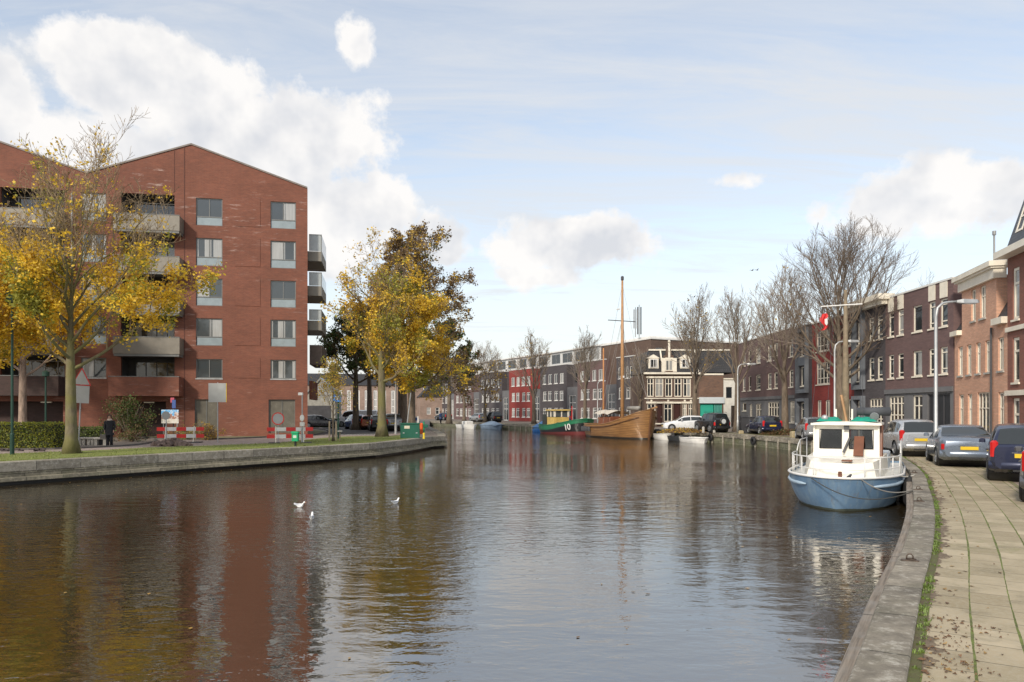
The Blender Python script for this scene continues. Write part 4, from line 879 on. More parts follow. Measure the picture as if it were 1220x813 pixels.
# ------------------------------------------------------------------ trees
def make_tree(name, label, cat, loc, seed, H, r0, fork, limbs=12, limb_k=.5, ang=(25, 65), up=.35, sub=7, twig=5, tw_r=.012, leaves=None, leaf_n=0, leaf_s=.1,
              leaf_rule=None, group=None, barkm=None, twm=None, leader=.9, jit=.18, top_taper=.25, levels=3, lean=(0, 0), envelope=None, leaf_spread=.35, sang=(24, 52)):
    rg = random.Random(seed)
    e = empty(name, loc, 0, label, cat, group)
    T = MB(); K = MB(); nodes = []
    def grow(p, d, length, r, lv, upw):
        n = max(3, int(length/(.5 if lv < 2 else .3))+1); n = min(n, 9)
        pts = [p.copy()]; q = p.copy(); dd = d.copy(); dirs = [dd.copy()]
        for i in range(n):
            j = jit*(1.0 if lv else .5)
            dd = (dd+Vector((rg.gauss(0, j), rg.gauss(0, j), rg.gauss(0, j*.7)+upw/n*2))).normalized()
            q = q+dd*(length/n); pts.append(q.copy()); dirs.append(dd.copy())
        rad = [max(tw_r*.6, r*(1-.78*i/n)) for i in range(n+1)]
        (T if lv == 1 else K).tube(pts, rad, {1: 6, 2: 4, 3: 3, 4: 3}.get(lv, 3), caps=False)
        if lv >= 2: nodes.extend((pts[i], dirs[i], lv) for i in range(1, n+1))
        if lv < levels+1:
            cnt = {1: sub, 2: twig, 3: 3}.get(lv, 0)
            if lv == 3 and levels < 4: cnt = 3 if levels == 3 else 0
            if lv == 3: cnt = 3
            for k in range(cnt):
                f = .22+.74*(k+rg.random()*.7)/cnt; fi = f*n; i0 = min(int(fi), n-1)
                pp = pts[i0].lerp(pts[i0+1], fi-i0); bd = dirs[i0]
                ax = bd.cross(Vector((rg.gauss(0, 1), rg.gauss(0, 1), rg.gauss(0, 1)))).normalized()
                nd = (Matrix.Rotation(R(rg.uniform(*sang)), 3, ax) @ bd).normalized()
                ll = length*(.62-.28*f)*rg.uniform(.7, 1.15)
                if ll < .18: continue
                grow(pp, nd, ll, max(tw_r, rad[i0]*.55), lv+1, upw*.8)
    # trunk
    n = 14; top = H*leader; pts = []; rad = []
    ph = rg.random()*6
    for i in range(n+1):
        z = top*i/n; s = z/top
        pts.append(Vector((lean[0]*s+math.sin(ph+s*4)*.12*s*H*.06, lean[1]*s+math.cos(ph*1.3+s*3.3)*.12*s*H*.06, z)))
        flare = 1+.65*math.exp(-z/.35)
        rad.append(max(.02, r0*flare*(1-s*(.55 if z < fork else .55)) * (1 if z < fork else (1-(z-fork)/(top-fork)*(1-top_taper)))))
    T.tube(pts, rad, 12, caps=True)
    for k in range(limbs):
        f = (k+rg.random()*.5)/limbs; z = fork+(top-fork)*f*.97; s = z/top*n; i0 = min(int(s), n-1); p = pts[i0].lerp(pts[i0+1], s-i0)
        a = k*2.399+rg.uniform(-.4, .4); th = R(ang[1]+(ang[0]-ang[1])*f+rg.uniform(-6, 6))
        d = Vector((math.cos(a)*math.sin(th), math.sin(a)*math.sin(th), math.cos(th)))
        L = (envelope(f, a) if envelope else limb_k*H*(1-.55*f))*rg.uniform(.8, 1.1)
        grow(p, d, L, rad[i0]*(.42+.25*f), 1, up)
    T.build('trunk', barkm or bark, e, smooth=True, uv=False)
    if leaves:
        ws = leaves
        cand = [nd for nd in nodes if (leaf_rule is None or rg.random() < leaf_rule(nd[0])) and noise.noise(nd[0]*.9+Vector((seed*3, 0, 5)))+rg.gauss(0, .12) > -.12]
        for _ in range(leaf_n):
            p, d, lv = rg.choice(cand)
            q = p+Vector((rg.gauss(0, 1), rg.gauss(0, 1), rg.gauss(0, .9)))*leaf_spread*.5
            cl = noise.noise(q*.55+Vector((seed, 0, 0)))+rg.gauss(0, .18)
            K.cur = 1+min(len(ws)-1, max(0, int((cl+.5)*len(ws))))
            s = leaf_s*rg.uniform(.45, 1.35); u = Vector((rg.gauss(0, 1), rg.gauss(0, 1), rg.gauss(0, .7))).normalized(); v = u.cross(Vector((rg.gauss(0, 1), rg.gauss(0, 1), rg.gauss(0, 1)))).normalized()
            K.add([q-u*s*.5, q+v*s*.36, q+u*s*.55, q-v*s*.36], [(0, 1, 2, 3)])
        K.cur = 0
    K.build('crown', [twm or twigm]+(leaves or []), e, smooth=not leaves, uv=False, fixn=False)
    return e
Q = at(85, 540.5)
# near yellow tree on the left quay: sparse bare top, yellow leaves low and to the right
make_tree('yellow_tree', 'tall half-bare tree with bright yellow leaves and mossy trunk on the grass before the apartments', 'tree', Q, 11, 15.0, .25, 3.7, limbs=24, ang=(16, 60), up=.36, sub=8, twig=6, tw_r=.011,
          envelope=lambda f, a: 6.4-1.8*f+.6*math.cos(a), leaves=[lo, ly, ly, ly, lg], jit=.12, leaf_n=31000, leaf_s=.135, leaf_rule=lambda p: max(.0, min(1, (9.6-p.z)/3.5))**1.3+.015, barkm=barkg, twm=twigb, leader=.64, top_taper=.12)
make_tree('yellow_tree', 'yellow leafed tree with pale trunk standing behind the clipped hedge at the left edge', 'tree', atY(27, 47), 23, 13.0, .26, 3.9, limbs=17, ang=(18, 72), up=.35, sub=7, twig=5, tw_r=.013,
          envelope=lambda f, a: 5.8-2.2*f, leaves=[ly, ly, lo, ly], leaf_n=17000, leaf_s=.19, leaf_rule=lambda p: max(.05, min(1, (10.5-p.z)/3.0)), twm=twigb, barkm=mk_bark('bark_pale', (.3, .22, .17)), leader=.85)
make_tree('yellow_tree', 'yellow and bare topped tree reaching in from beyond the left edge of the picture', 'tree', (-26.5, 32.2, ZL), 31, 14.5, .26, 3.6, limbs=20, ang=(16, 62), up=.36, sub=8, twig=6, tw_r=.012,
          envelope=lambda f, a: 6.2-2.0*f, leaves=[ly, lo, ly], jit=.12, leaf_n=19000, leaf_s=.14, leaf_rule=lambda p: max(.02, min(1, (10-p.z)/3.5)), twm=twigb, barkm=barkg, leader=.66)
# mixed group right of the building
make_tree('ochre_tree', 'half-bare ochre tree with mossy trunk standing alone on the grass left of the green container', 'tree', at(455, 520.5), 41, 13.0, .33, 4.0, limbs=18, ang=(14, 66), up=.36, sub=8, twig=5, tw_r=.014,
          envelope=lambda f, a: 5.2-2.4*f-.8*math.cos(a), leaves=[lo, ly, lo, lg], leaf_n=9500, leaf_s=.17, leaf_rule=lambda p: max(.25, min(1, (12-p.z)/4.0)), barkm=barkg, twm=twigb)
make_tree('yellow_tree', 'dense golden yellow tree in the group behind the green container', 'tree', atY(490, 60), 43, 12.4, .36, 3.6, limbs=18, ang=(25, 84), up=.22, sub=8, twig=6, tw_r=.015,
          envelope=lambda f, a: 5.0-2.0*f, leaves=[lg, ly, ly, lo], leaf_n=26000, leaf_s=.19, leaf_rule=lambda p: max(.2, min(1, (13-p.z)/3.0)), twm=twigb)
make_tree('brown_tree', 'tallest tree of the group with thin brown-grey foliage against the sky', 'tree', atY(478, 80), 47, 21.0, .42, 6, limbs=22, ang=(22, 88), up=.12, sub=8, twig=6, tw_r=.02,
          envelope=lambda f, a: 8.4-3.9*f+2.2*math.cos(a), leaves=[lb, lb, lb, lo, lb], leaf_n=30000, leaf_s=.24)
make_tree('dark_green_tree', 'dark green tree at the left side of the group, right above the parked cars', 'tree', atY(424, 72), 53, 11.0, .35, 4.5, limbs=15, ang=(25, 80), up=.3, sub=7, twig=6, tw_r=.017,
          envelope=lambda f, a: 4.4-1.8*f, leaves=[ldg, lgr, lb, ldg], leaf_n=13000, leaf_s=.22)
make_tree('dark_green_tree', 'dark trunked green tree in the middle of the group behind the cars', 'tree', atY(440, 78), 59, 12.0, .33, 5, limbs=14, ang=(25, 75), up=.3, sub=7, twig=5, tw_r=.017,
          envelope=lambda f, a: 4.4-1.8*f, leaves=[ldg, lo, lb, lgr], leaf_n=10000, leaf_s=.24)
make_tree('brown_tree', 'brown tree with dark trunk just right of the grey lamp post', 'tree', atY(481, 68), 61, 15.0, .38, 5, limbs=14, ang=(25, 75), up=.3, sub=7, twig=5, tw_r=.017,
          envelope=lambda f, a: 5.6-2*f+1.6*math.cos(a), leaves=[lb, lo, lb, ldg], leaf_n=10000, leaf_s=.23)
make_tree('brown_green_tree', 'round brown-green tree on the far quay in front of the left end of the terrace', 'tree', atY(535, 106), 67, 14.2, .34, 4.2, limbs=14, ang=(25, 80), up=.3, sub=7, twig=5, tw_r=.022,
          envelope=lambda f, a: 5.2-2*f, leaves=[ldg, lb, lgr, lb], leaf_n=11000, leaf_s=.3)
make_tree('young_tree', 'young slender staked tree with ochre leaves on the lawn', 'tree', at(397, 526), 71, 5.0, .07, 1.5, limbs=16, ang=(12, 38), up=.35, sub=6, twig=4, tw_r=.008,
          envelope=lambda f, a: 1.9-.9*f, leaves=[lo, lg, lo], leaf_n=2200, leaf_s=.1, twm=twigb)
# bare pollard-like trees on the right and far quay: three crowns shared by the row
BG = 'bare trees along the quay'
twigq = mk_bark('bark_twig_grey', (.23, .19, .15))
bare = [make_tree('bare_tree', 'x', 'tree', (0, 0, ZL), s, 13.5, .3, f_, limbs=li, ang=(6, 34), up=.22, sub=7, twig=6, tw_r=.014,
        envelope=lambda f, a: 6.6-2.2*f, group=BG, leader=.60, top_taper=.2, jit=.07, sang=(14, 36), leaves=[lo, lb], leaf_n=ln, leaf_s=.2, twm=twigq) for s, f_, li, ln in ((81, 3.6, 13, 60), (83, 3.2, 14, 350), (85, 3.9, 12, 20))]
spots = [(578, 118, 13.3, 'bare vase-shaped tree in front of the house left of the bright red house', 0), (636, 104, 13.5, 'bare tree directly in front of the bright red house', 1), (697, 93, 12.6, 'bare tree rising behind the bow of the green boat', 2),
         (762, 86, 9.5, 'low bare tree between the brown ship mast and the ornate house', 0), (828, 70, 13.8, 'bare tree with some brown leaves in front of the teal garage', 1), (878, 66, 13.2, 'bare tree in front of the narrow white house', 2),
         (935, 58, 13.6, 'tall bare many-stemmed tree behind the dark blue parked hatchback', 0), (553, 126, 13.0, 'faint bare tree with a few yellow leaves at the far left of the terrace', 1)]
used = set()
for i, (px, Y, h, lab, k) in enumerate(spots):
    o = bare[k] if k not in used else copy_tree(bare[k]); used.add(k)
    o.location = atY(px, Y); s = h/13.5; o.scale = (s, s, s); o.rotation_euler.z = i*1.3; o['label'] = lab
make_tree('bare_tree', 'widest bare tree with dense fine twigs behind the wooden pole mast', 'tree', atY(1000, 50, ZL), 97, 16.2, .34, 3.6, limbs=24, ang=(14, 58), up=.26, sub=10, twig=8, tw_r=.010,
          envelope=lambda f, a: 7.4-2.6*f, group=BG, leader=.64, top_taper=.25, jit=.10, sang=(18, 42))
# mounds of leaves at the foot of two quay trees
def mound(name, label, cat, loc, sx, sy, h, mats, n, ls, seed):
    rg = random.Random(seed); m = MB()
    e = None
    for _ in range(n):
        a = rg.uniform(0, 6.28); r = math.sqrt(rg.random()); z = h*(1-r**2.2)*rg.uniform(.1, 1)
        q = Vector((math.cos(a)*r*sx, math.sin(a)*r*sy, z)); s = ls*rg.uniform(.5, 1.3); u = Vector((rg.gauss(0, 1), rg.gauss(0, 1), rg.gauss(0, 1))).normalized(); v = u.cross(Vector((rg.gauss(0, 1), rg.gauss(0, 1), rg.gauss(0, 1)))).normalized()
        m.cur = rg.randrange(len(mats)); m.add([q-u*s*.5, q+v*s*.35, q+u*s*.5, q-v*s*.35], [(0, 1, 2, 3)])
    return tag(m.build(name, mats, uv=False, fixn=False, loc=loc), label, cat)
dleaf = leafm('leaf_dead', (.2, .1, .05)); tanl = leafm('leaf_tan', (.36, .25, .13)); whl = leafm('leaf_variegated', (.3, .33, .2))
mound('leaf_heap', 'low reddish-brown heap of plants round the foot of the tree by the dark blue hatchback', 'plants', at(935, 518.5), 2.2, 1.2, .55, [dleaf, lb, ldg], 2200, .12, 3)
mound('leaf_heap', 'brown leaf patch round the tree foot beside the black off-road car', 'plants', at(812, 515.2), 2.2, 1.4, .45, [dleaf, lo, lb], 1500, .13, 4)
# hedges and shrubs
def hedge(name, label, a, b, depth, h, seed, mats):
    rg = random.Random(seed); a = Vector(a[:2]); b = Vector(b[:2]); d = (b-a); L = d.length; e = empty(name, (a.x, a.y, ZL), math.atan2(d.y, d.x), label, 'hedge')
    MB().box(.12, L-.12, .12, depth-.12, 0, h-.12).build('branches', plain('hedge_core', (.035, .04, .015), .9), e)
    m = MB()
    for _ in range(int(L*h*700)):
        f = rg.random(); m.cur = rg.randrange(len(mats))
        if f < .62: q = Vector((rg.uniform(0, L), rg.gauss(.05, .04), rg.uniform(0, h)))
        elif f < .9: q = Vector((rg.uniform(0, L), rg.uniform(0, depth), h+rg.gauss(-.04, .035)))
        else: q = Vector((rg.choice((0, L))+rg.gauss(0, .04), rg.uniform(0, depth), rg.uniform(0, h)))
        s = .085*rg.uniform(.6, 1.3); u = Vector((rg.gauss(0, 1), rg.gauss(0, 1), rg.gauss(0, 1))).normalized(); v = u.cross(Vector((rg.gauss(0, 1), rg.gauss(0, 1), rg.gauss(0, 1)))).normalized()
        m.add([q-u*s*.5, q+v*s*.4, q+u*s*.5, q-v*s*.4], [(0, 1, 2, 3)])
    m.build('foliage', mats, e, uv=False, fixn=False)
hl_ = leafm('hedge_lime', (.3, .3, .035)); hl2 = leafm('hedge_green', (.17, .22, .035))
hedge('hedge', 'clipped lime-green hedge along the pavement at the left edge', at(-130, 534.5), at(64, 534.2), 1.4, 1.32, 5, [hl_, hl2, hl_])
hedge('hedge', 'lower dark green hedge behind the concrete benches', at(66, 527), at(129, 526.5), 1.2, .92, 6, [hl2, ldg])
hedge('hedge', 'dark hedge behind the parked cars beside the grey shed', at(366, 509.5), at(402, 509.5), 1.2, 1.0, 7, [ldg, ldg])
def shrub(label, loc, r, h, seed, mats, n, ls, name='shrub'):
    rg = random.Random(seed); e = empty(name, loc, 0, label, 'shrub'); m = MB(); K = MB()
    for k in range(14):
        a = k*2.4; d = Vector((math.cos(a)*r*.7, math.sin(a)*r*.7, h*rg.uniform(.6, .95)))
        K.tube([(0, 0, 0), d*.5+Vector((0, 0, .1)), d], [.03, .02, .008], 4)
    K.build('stems', twigm, e)
    cl = [(Vector((rg.gauss(0, .42)*r, rg.gauss(0, .42)*r, h*rg.uniform(.18, .92))), rg.uniform(.18, .34)*r) for _ in range(26)]
    for _ in range(n):
        c, rr = rg.choice(cl); q = c+Vector((rg.gauss(0, 1), rg.gauss(0, 1), rg.gauss(0, 1)))*rr*.75
        if q.z < .03: continue
        s = ls*rg.uniform(.6, 1.3); u = Vector((rg.gauss(0, 1), rg.gauss(0, 1), rg.gauss(0, 1))).normalized(); v = u.cross(Vector((rg.gauss(0, 1), rg.gauss(0, 1), rg.gauss(0, 1)))).normalized()
        m.cur = rg.randrange(len(mats)); m.add([q-u*s*.5, q+v*s*.4, q+u*s*.5, q-v*s*.4], [(0, 1, 2, 3)])
    m.build('foliage', mats, e, uv=False, fixn=False)
shrub('tall rounded dark green shrub against the brick balcony behind the walking person', at(153, 523.5), 1.35, 2.75, 8, [ldg, lgr, lb], 4200, .11)
shrub('small reddish shrub at the foot of the tall green shrub', at(158, 526.5), .8, .75, 9, [dleaf, tanl, lgr], 1000, .09)
shrub('pale variegated low shrub between hedge and tree trunk', at(67, 533), .7, .5, 10, [whl, lgr], 900, .08)
shrub('dry tan ornamental grass clump beside the left road barrier', at(246, 524.5), .75, 1.0, 12, [tanl, tanl, lo], 1500, .1, 'ornamental_grass')
shrub('green clump of plants behind the left road barrier', at(222, 524), .9, .7, 13, [lgr, tanl, lg], 1200, .1)
# ------------------------------------------------------------------ cars
def interp(c, x):
    if x <= c[0][0]: return c[0][1]
    for (a, b), (a2, b2) in zip(c, c[1:]):
        if x <= a2:
            t = (x-a)/(a2-a); t = t*t*(3-2*t)*.5+t*.5; return b+(b2-b)*t
    return c[-1][1]
WHEELS = {}
def wheel_mesh(r):
    key = round(r, 3)
    if key in WHEELS: return WHEELS[key]
    w = .2
    t_ = MB().lathe([(r*.62, -w/2+.02), (r*.9, -w/2), (r*.98, -w/2+.03), (r, -w/4), (r, w/4), (r*.98, w/2-.03), (r*.9, w/2), (r*.62, w/2-.02)], (0, 0, 0), 'y', 28)
    m2 = MB().lathe([(r*.64, -w/2+.01), (r*.60, -w/2+.0), (r*.55, -w/2+.05), (.001, -w/2+.06)], (0, 0, 0), 'y', 24)
    m2.lathe([(r*.64, w/2-.01), (r*.60, w/2), (r*.55, w/2-.05), (.001, w/2-.06)], (0, 0, 0), 'y', 24)
    for s in (-1, 1):
        for k in range(5):
            a = k*2*math.pi/5; c, n = math.cos(a), math.sin(a)
            y0, y1 = s*(w/2-.055), s*(w/2-.01); hw = .035
            P = [(-n*hw*1.3, c*hw*1.3), (n*hw*1.3, -c*hw*1.3), (c*r*.6+n*hw, n*r*.6-c*hw), (c*r*.6-n*hw, n*r*.6+c*hw)]
            m2.add([(p[0], y0, p[1]) for p in P]+[(p[0], y1, p[1]) for p in P], [(0, 1, 2, 3), (7, 6, 5, 4), (0, 4, 5, 1), (1, 5, 6, 2), (2, 6, 7, 3), (3, 7, 4, 0)])
        m2.lathe([(.001, s*(w/2+.0)), (r*.16, s*(w/2-.005)), (r*.18, s*(w/2-.05))], (0, 0, 0), 'y', 12)
    a = t_.build('wheel', black, smooth=True); b = m2.build('rim', plain('alloy', (.45, .46, .47), .3, .7, var=.05)); 
    WHEELS[key] = (a.data, b.data); bpy.data.objects.remove(a); bpy.data.objects.remove(b); return WHEELS[key]
cglass = plain('car_glass', (.015, .02, .022), .03, var=.1); cglass.node_tree.nodes['Principled BSDF'].inputs['IOR'].default_value = 1.8
trimb = plain('black_trim', (.02, .02, .022), .5, var=.1); plate = plain('yellow_plate', (.7, .47, .02), .4, var=.03); lampc = plain('clear_lamp', (.5, .52, .52), .08, var=.05)
chrome = plain('chrome', (.6, .6, .6), .15, .9, var=.03)
def car(label, loc, heading, kind, paint, L=4.1, W=1.72, H=1.5, group='parked cars', spare=False, name='parked_car', cat='car'):
    "local x runs from the front (0) to the rear (L) of the car; heading = direction of the rear"
    e = empty(name, loc, heading, label, cat, group)
    hw = W/2; g = .2
    if kind == 'hatch':
        belt = [(0, .62), (.15, .72), (1.0, .9), (L-.5, 1.0), (L-.12, .98), (L, .93)]
        top = [(0, .64), (.15, .76), (1.05, .96), (1.95, H-.05), (2.5, H), (L-.75, H-.03), (L-.38, H-.12), (L-.06, 1.0), (L, .95)]
        cab = (1.05, L-.1); wfront, wrear = .78, L-.72; side = (1.35, L-.42); rearw = (L-.40, L-.08)
    elif kind == 'sedan':
        belt = [(0, .6), (.15, .7), (1.1, .88), (L-.6, .98), (L-.1, .95), (L, .88)]
        top = [(0, .62), (.15, .73), (1.2, .93), (2.05, H-.04), (2.6, H), (L-1.6, H-.04), (L-.65, 1.03), (L-.1, .99), (L, .9)]
        cab = (1.2, L-.65); wfront, wrear = .85, L-.95; side = (1.5, L-1.0); rearw = (L-1.45, L-.72)
    elif kind == 'suv':
        belt = [(0, .8), (.12, .9), (1.0, 1.05), (L-.1, 1.08), (L, 1.0)]
        top = [(0, .82), (.12, .94), (1.05, 1.1), (1.6, H-.03), (2.2, H), (L-.35, H-.03), (L-.08, 1.15), (L, 1.05)]
        cab = (1.0, L-.05); wfront, wrear = .75, L-.78; side = (1.25, L-.35); rearw = (L-.3, L-.08)
    elif kind == 'van':
        belt = [(0, .8), (.12, .95), (.7, 1.15), (L, 1.15)]
        top = [(0, .82), (.12, 1.0), (.65, 1.2), (1.25, H-.1), (1.9, H), (L-.1, H), (L, H-.06)]
        cab = (.7, L-.05); wfront, wrear = .8, L-.85; side = (.95, 2.1); rearw = None
    bot = [(0, .3), (.3, .2), (L-.35, .22), (L, .36)]
    wid = [(0, .72*hw), (.08, .86*hw), (.35, .96*hw), (1.2, hw), (L-1.0, hw), (L-.3, .965*hw), (L-.08, .9*hw), (L, .8*hw)]
    tum = .16 if kind != 'van' else .07
    def sect(x):
        zb, zl, zt, w_ = interp(bot, x), interp(belt, x), interp(top, x), interp(wid, x); zt = max(zt, zl+.01)
        ht = zt-zl; wr = w_*.95-tum*min(1, ht/.4)*1.0 if ht > .05 else w_*.9
        return [(0, zb), (w_*.82, zb), (w_*.965, zb+.07), (w_*.985, zb+.16), (w_, .52), (w_, .62), (w_*.99, zl-.1), (w_*.965, zl-.02), (w_*.95, zl), (wr+.015, zt-.09*min(1, ht/.4)-.005), (wr-.06, zt-.02*min(1, ht/.3)), (wr*.55, zt+.005), (0, zt+.015)]
    n = int(L/.055); xs = [L*i/n for i in range(n+1)]
    rr = .315 if kind != 'suv' else .36
    def dense(x):
        s = sect(x); out = []
        for (y0, z0), (y1, z1) in zip(s, s[1:]):
            k = max(1, int(math.hypot(y1-y0, z1-z0)/.06)) if (z0 < .75 and y0 > .5*hw) else 1
            out.append((y0, z0, k))
        return s
    S0 = sect(L*.5); ks = []
    for (y0, z0), (y1, z1) in zip(S0, S0[1:]): ks.append(max(1, min(8, int(math.hypot(y1-y0, z1-z0)/.06))) if (z1 < 1.0 and y1 > .75*hw) else (2 if z1 > .9 else 1))
    def ring_(x):
        s = sect(x); pts = []
        for ((y0, z0), (y1, z1)), k in zip(zip(s, s[1:]), ks):
            for q in range(k): pts.append((y0+(y1-y0)*q/k, z0+(z1-z0)*q/k))
        pts.append(s[-1]); return pts
    rings = []
    for x in xs:
        h_ = ring_(x); rings.append([(x, y, z) for y, z in h_]+[(x, -y, z) for y, z in reversed(h_[1:-1])])
    nr = len(rings[0]); vs = [list(p) for r_ in rings for p in r_]; fs = []
    for i in range(n):
        for j in range(nr):
            f = (i*nr+j, i*nr+(j+1) % nr, (i+1)*nr+(j+1) % nr, (i+1)*nr+j)
            c = [sum(vs[q][k] for q in f)/4 for k in range(3)]
            if abs(c[1]) > .55*hw and any(math.hypot(c[0]-wx, c[2]-rr) < rr+.05 for wx in (wfront, wrear)):
                continue
            fs.append(f)
    usedv = {}
    for f in fs:
        for q in f: usedv[q] = usedv.get(q, 0)+1
    for q, cnt in usedv.items():
        v = vs[q]
        if abs(v[1]) > .8*hw:
            for wx in (wfront, wrear):
                d = math.hypot(v[0]-wx, v[2]-rr)
                if d < rr+.10 and cnt < 4 and d > .05 and v[2] > .26:
                    k = (rr+.055)/d; v[0] = wx+(v[0]-wx)*k; v[2] = rr+(v[2]-rr)*k
    fs.append(tuple(reversed(range(nr)))); fs.append(tuple(n*nr+j for j in range(nr)))
    m = MB(); m.add(vs, fs); bo = m.build('body', paint, e, auto=38)
    for wx in (wfront, wrear):
        MB().lathe([(rr+.05, -hw*.93), (rr+.05, hw*.93)], (wx, 0, rr), 'y', 24).build('wheel_well', trimb, bo)
    # glass
    def patch(xa, xb, ra, rb, off, nm, mat, nx=10, sides=(1, -1), par=bo):
        for s in sides:
            mm = MB(); rg_ = []
            for i in range(nx+1):
                x = xa+(xb-xa)*i/nx; sc_ = sect(x); a, b = sc_[ra], sc_[rb]
                fr_ = .06; P = [(a[0]+(b[0]-a[0])*u, a[1]+(b[1]-a[1])*u) for u in (fr_, .5, 1-fr_)]
                rg_.append([(x, s*(y+off), z+off*.4) for y, z in P])
            mm.loft(rg_); mm.build(nm, mat, par, fixn=True, smooth=True)
    mid = (side[0]+side[1])/2
    if kind == 'van': patch(side[0], side[1], 8, 9, .008, 'window', cglass)
    else:
        patch(side[0], mid-.03, 8, 9, .008, 'window', cglass); patch(mid+.03, side[1]-.02, 8, 9, .008, 'window', cglass)
    def across(xa, xb, nm, yk=.98, up=.008):
        mm = MB(); rg_ = []
        for i in range(7):
            x = xa+(xb-xa)*i/6; s_ = sect(x); wy = s_[10][0]*yk; zt = s_[11][1]
            rg_.append([(x+up, y*wy, (s_[10][1] if abs(y) == 1 else zt)+up) for y in (-1, -.55, 0, .55, 1)])
        mm.loft(rg_); mm.build(nm, cglass, bo, smooth=True)
    x_ws = cab[0]+.05; x_we = {'hatch': 1.85, 'sedan': 1.95, 'suv': 1.55, 'van': 1.2}[kind]
    mm = MB(); rg_ = []
    for i in range(7):
        x = x_ws+(x_we-x_ws)*i/6; s_ = sect(x); rg_.append([(x-.012, y*(s_[10][0]*.98), (s_[10][1] if abs(y) == 1 else s_[11][1])+.01) for y in (-1, -.55, 0, .55, 1)])
    mm.loft(rg_).build('windscreen', cglass, bo, smooth=True)
    if rearw: across(rearw[0], rearw[1], 'rear_window')
    elif kind == 'van': MB().box(L+.001, L+.012, -hw*.7, -.05, 1.2, H-.25).box(L+.001, L+.012, .05, hw*.7, 1.2, H-.25).build('rear_window', cglass, bo)
    # lights, bumper, plates
    zb = {'hatch': .9, 'sedan': .72, 'suv': .78, 'van': .95}[kind]; hh = {'hatch': .22, 'sedan': .11, 'suv': .16, 'van': .3}[kind]
    for s in (-1, 1):
        wr_ = interp(wid, L-.09)
        m = MB().bbox(L-.26, L-.015, s*(wr_-.0)-(.17 if s > 0 else .012), s*(wr_)+(.012 if s > 0 else .17), zb-hh, zb+hh, .05); m.build('taillight', redm, e)
        wf = interp(wid, .1); m = MB().bbox(.0, .28, s*wf-(.24 if s > 0 else -.02)+(0 if s > 0 else 0)-(.0), s*wf+(.02 if s > 0 else .24), .6, .74, .03); m.build('headlight', lampc, e)
        mx = cab[0]+.55; sy = s*(hw+.02); mo = MB().bbox(mx, mx+.12, min(sy, sy+s*.16), max(sy, sy+s*.16), .98 if kind in ('hatch', 'sedan') else 1.1, 1.1 if kind in ('hatch', 'sedan') else 1.28, .03); mo.build('mirror', paint if kind != 'van' else trimb, e)
        for hx in ((mid-.2), (side[1]-.3)):
            w__ = interp(wid, hx); MB().bbox(hx, hx+.16, min(s*(w__*.985), s*(w__+.022)), max(s*(w__*.985), s*(w__+.022)), interp(belt, hx)-.16, interp(belt, hx)-.125, .006).build('door_handle', trimb if kind == 'van' else paint, bo)
    wr_ = interp(wid, L)
    bp = MB(); P = []
    for y in (-1, -.9, -.6, 0, .6, .9, 1): P.append((L+.05-.16*abs(y)**3, y*hw*.96))
    rg_ = [[(x, y, z) for x, y in P] for z in (.34, .36, .52, .56)]
    for r_, ins in zip(rg_, (.06, 0, 0, .05)):
        for i_, p_ in enumerate(r_): r_[i_] = (p_[0]-ins, p_[1], p_[2])
    bp.loft(rg_).build('rear_bumper', paint if kind in ('hatch', 'sedan') else trimb, e, smooth=True)
    MB().box(L+.045, L+.058, -.3, .3, .30, .345).build('bumper_trim', trimb, e)
    pz = .72 if kind != 'sedan' else .66
    MB().bbox(L+.0, L+.02 if kind != 'sedan' else L+.03, -.26, .26, pz-.055, pz+.055, .004).build('number_plate', plate, e)
    MB().box(L+.001, L+.015, -.32, .32, pz+.07, pz+.085).build('trim_strip', chrome, e)
    MB().bbox(-.02, .0, -.26, .26, .42, .53, .004).build('number_plate', plate, e)
    MB().box(-.012, .002, -.35, .35, .56, .66).build('grille', trimb, e)
    tm, rm = wheel_mesh(rr)
    for wx in (wfront, wrear):
        for s in (-1, 1):
            o = bpy.data.objects.new('wheel', tm); C.objects.link(o); o.parent = e; o.location = (wx, s*(hw-.105), rr)
            q = bpy.data.objects.new('rim', rm); C.objects.link(q); q.parent = o
    if spare:
        MB().lathe([(.001, .17), (.3, .17), (.34, .13), (.34, .0)], (L+.02, 0, .98), 'x', 24).build('spare_wheel', trimb, e)
        MB().lathe([(.001, .005), (.2, .005), (.21, 0)], (L+.19, 0, .98), 'x', 20).build('wheel_cover', lampc, e)
        for s in (-1, 1): MB().tube([(1.7, s*.62, H+.02), (1.8, s*.62, H+.08), (L-.5, s*.62, H+.07), (L-.4, s*.62, H+.0)], .02, 6).build('roof_rail', trimb, e)
    return e
def paintm(name, c, met=.3, rough=.28): return plain(name, c, rough, met, var=.04, coat=.6)
silver = paintm('silver_paint', (.52, .53, .54), .55); darkblue = paintm('navy_paint', (.018, .024, .06)); steel = paintm('steel_paint', (.2, .24, .3), .5); blackp = paintm('black_paint', (.018, .019, .022)); whitep = paintm('white_car_paint', (.72, .73, .74), .1)
greyp = paintm('grey_paint', (.12, .12, .13), .5); bluep = paintm('royal_blue_paint', (.03, .07, .2)); copperp = paintm('copper_paint', (.35, .12, .06), .4); pewter = paintm('pewter_paint', (.32, .33, .34), .5)
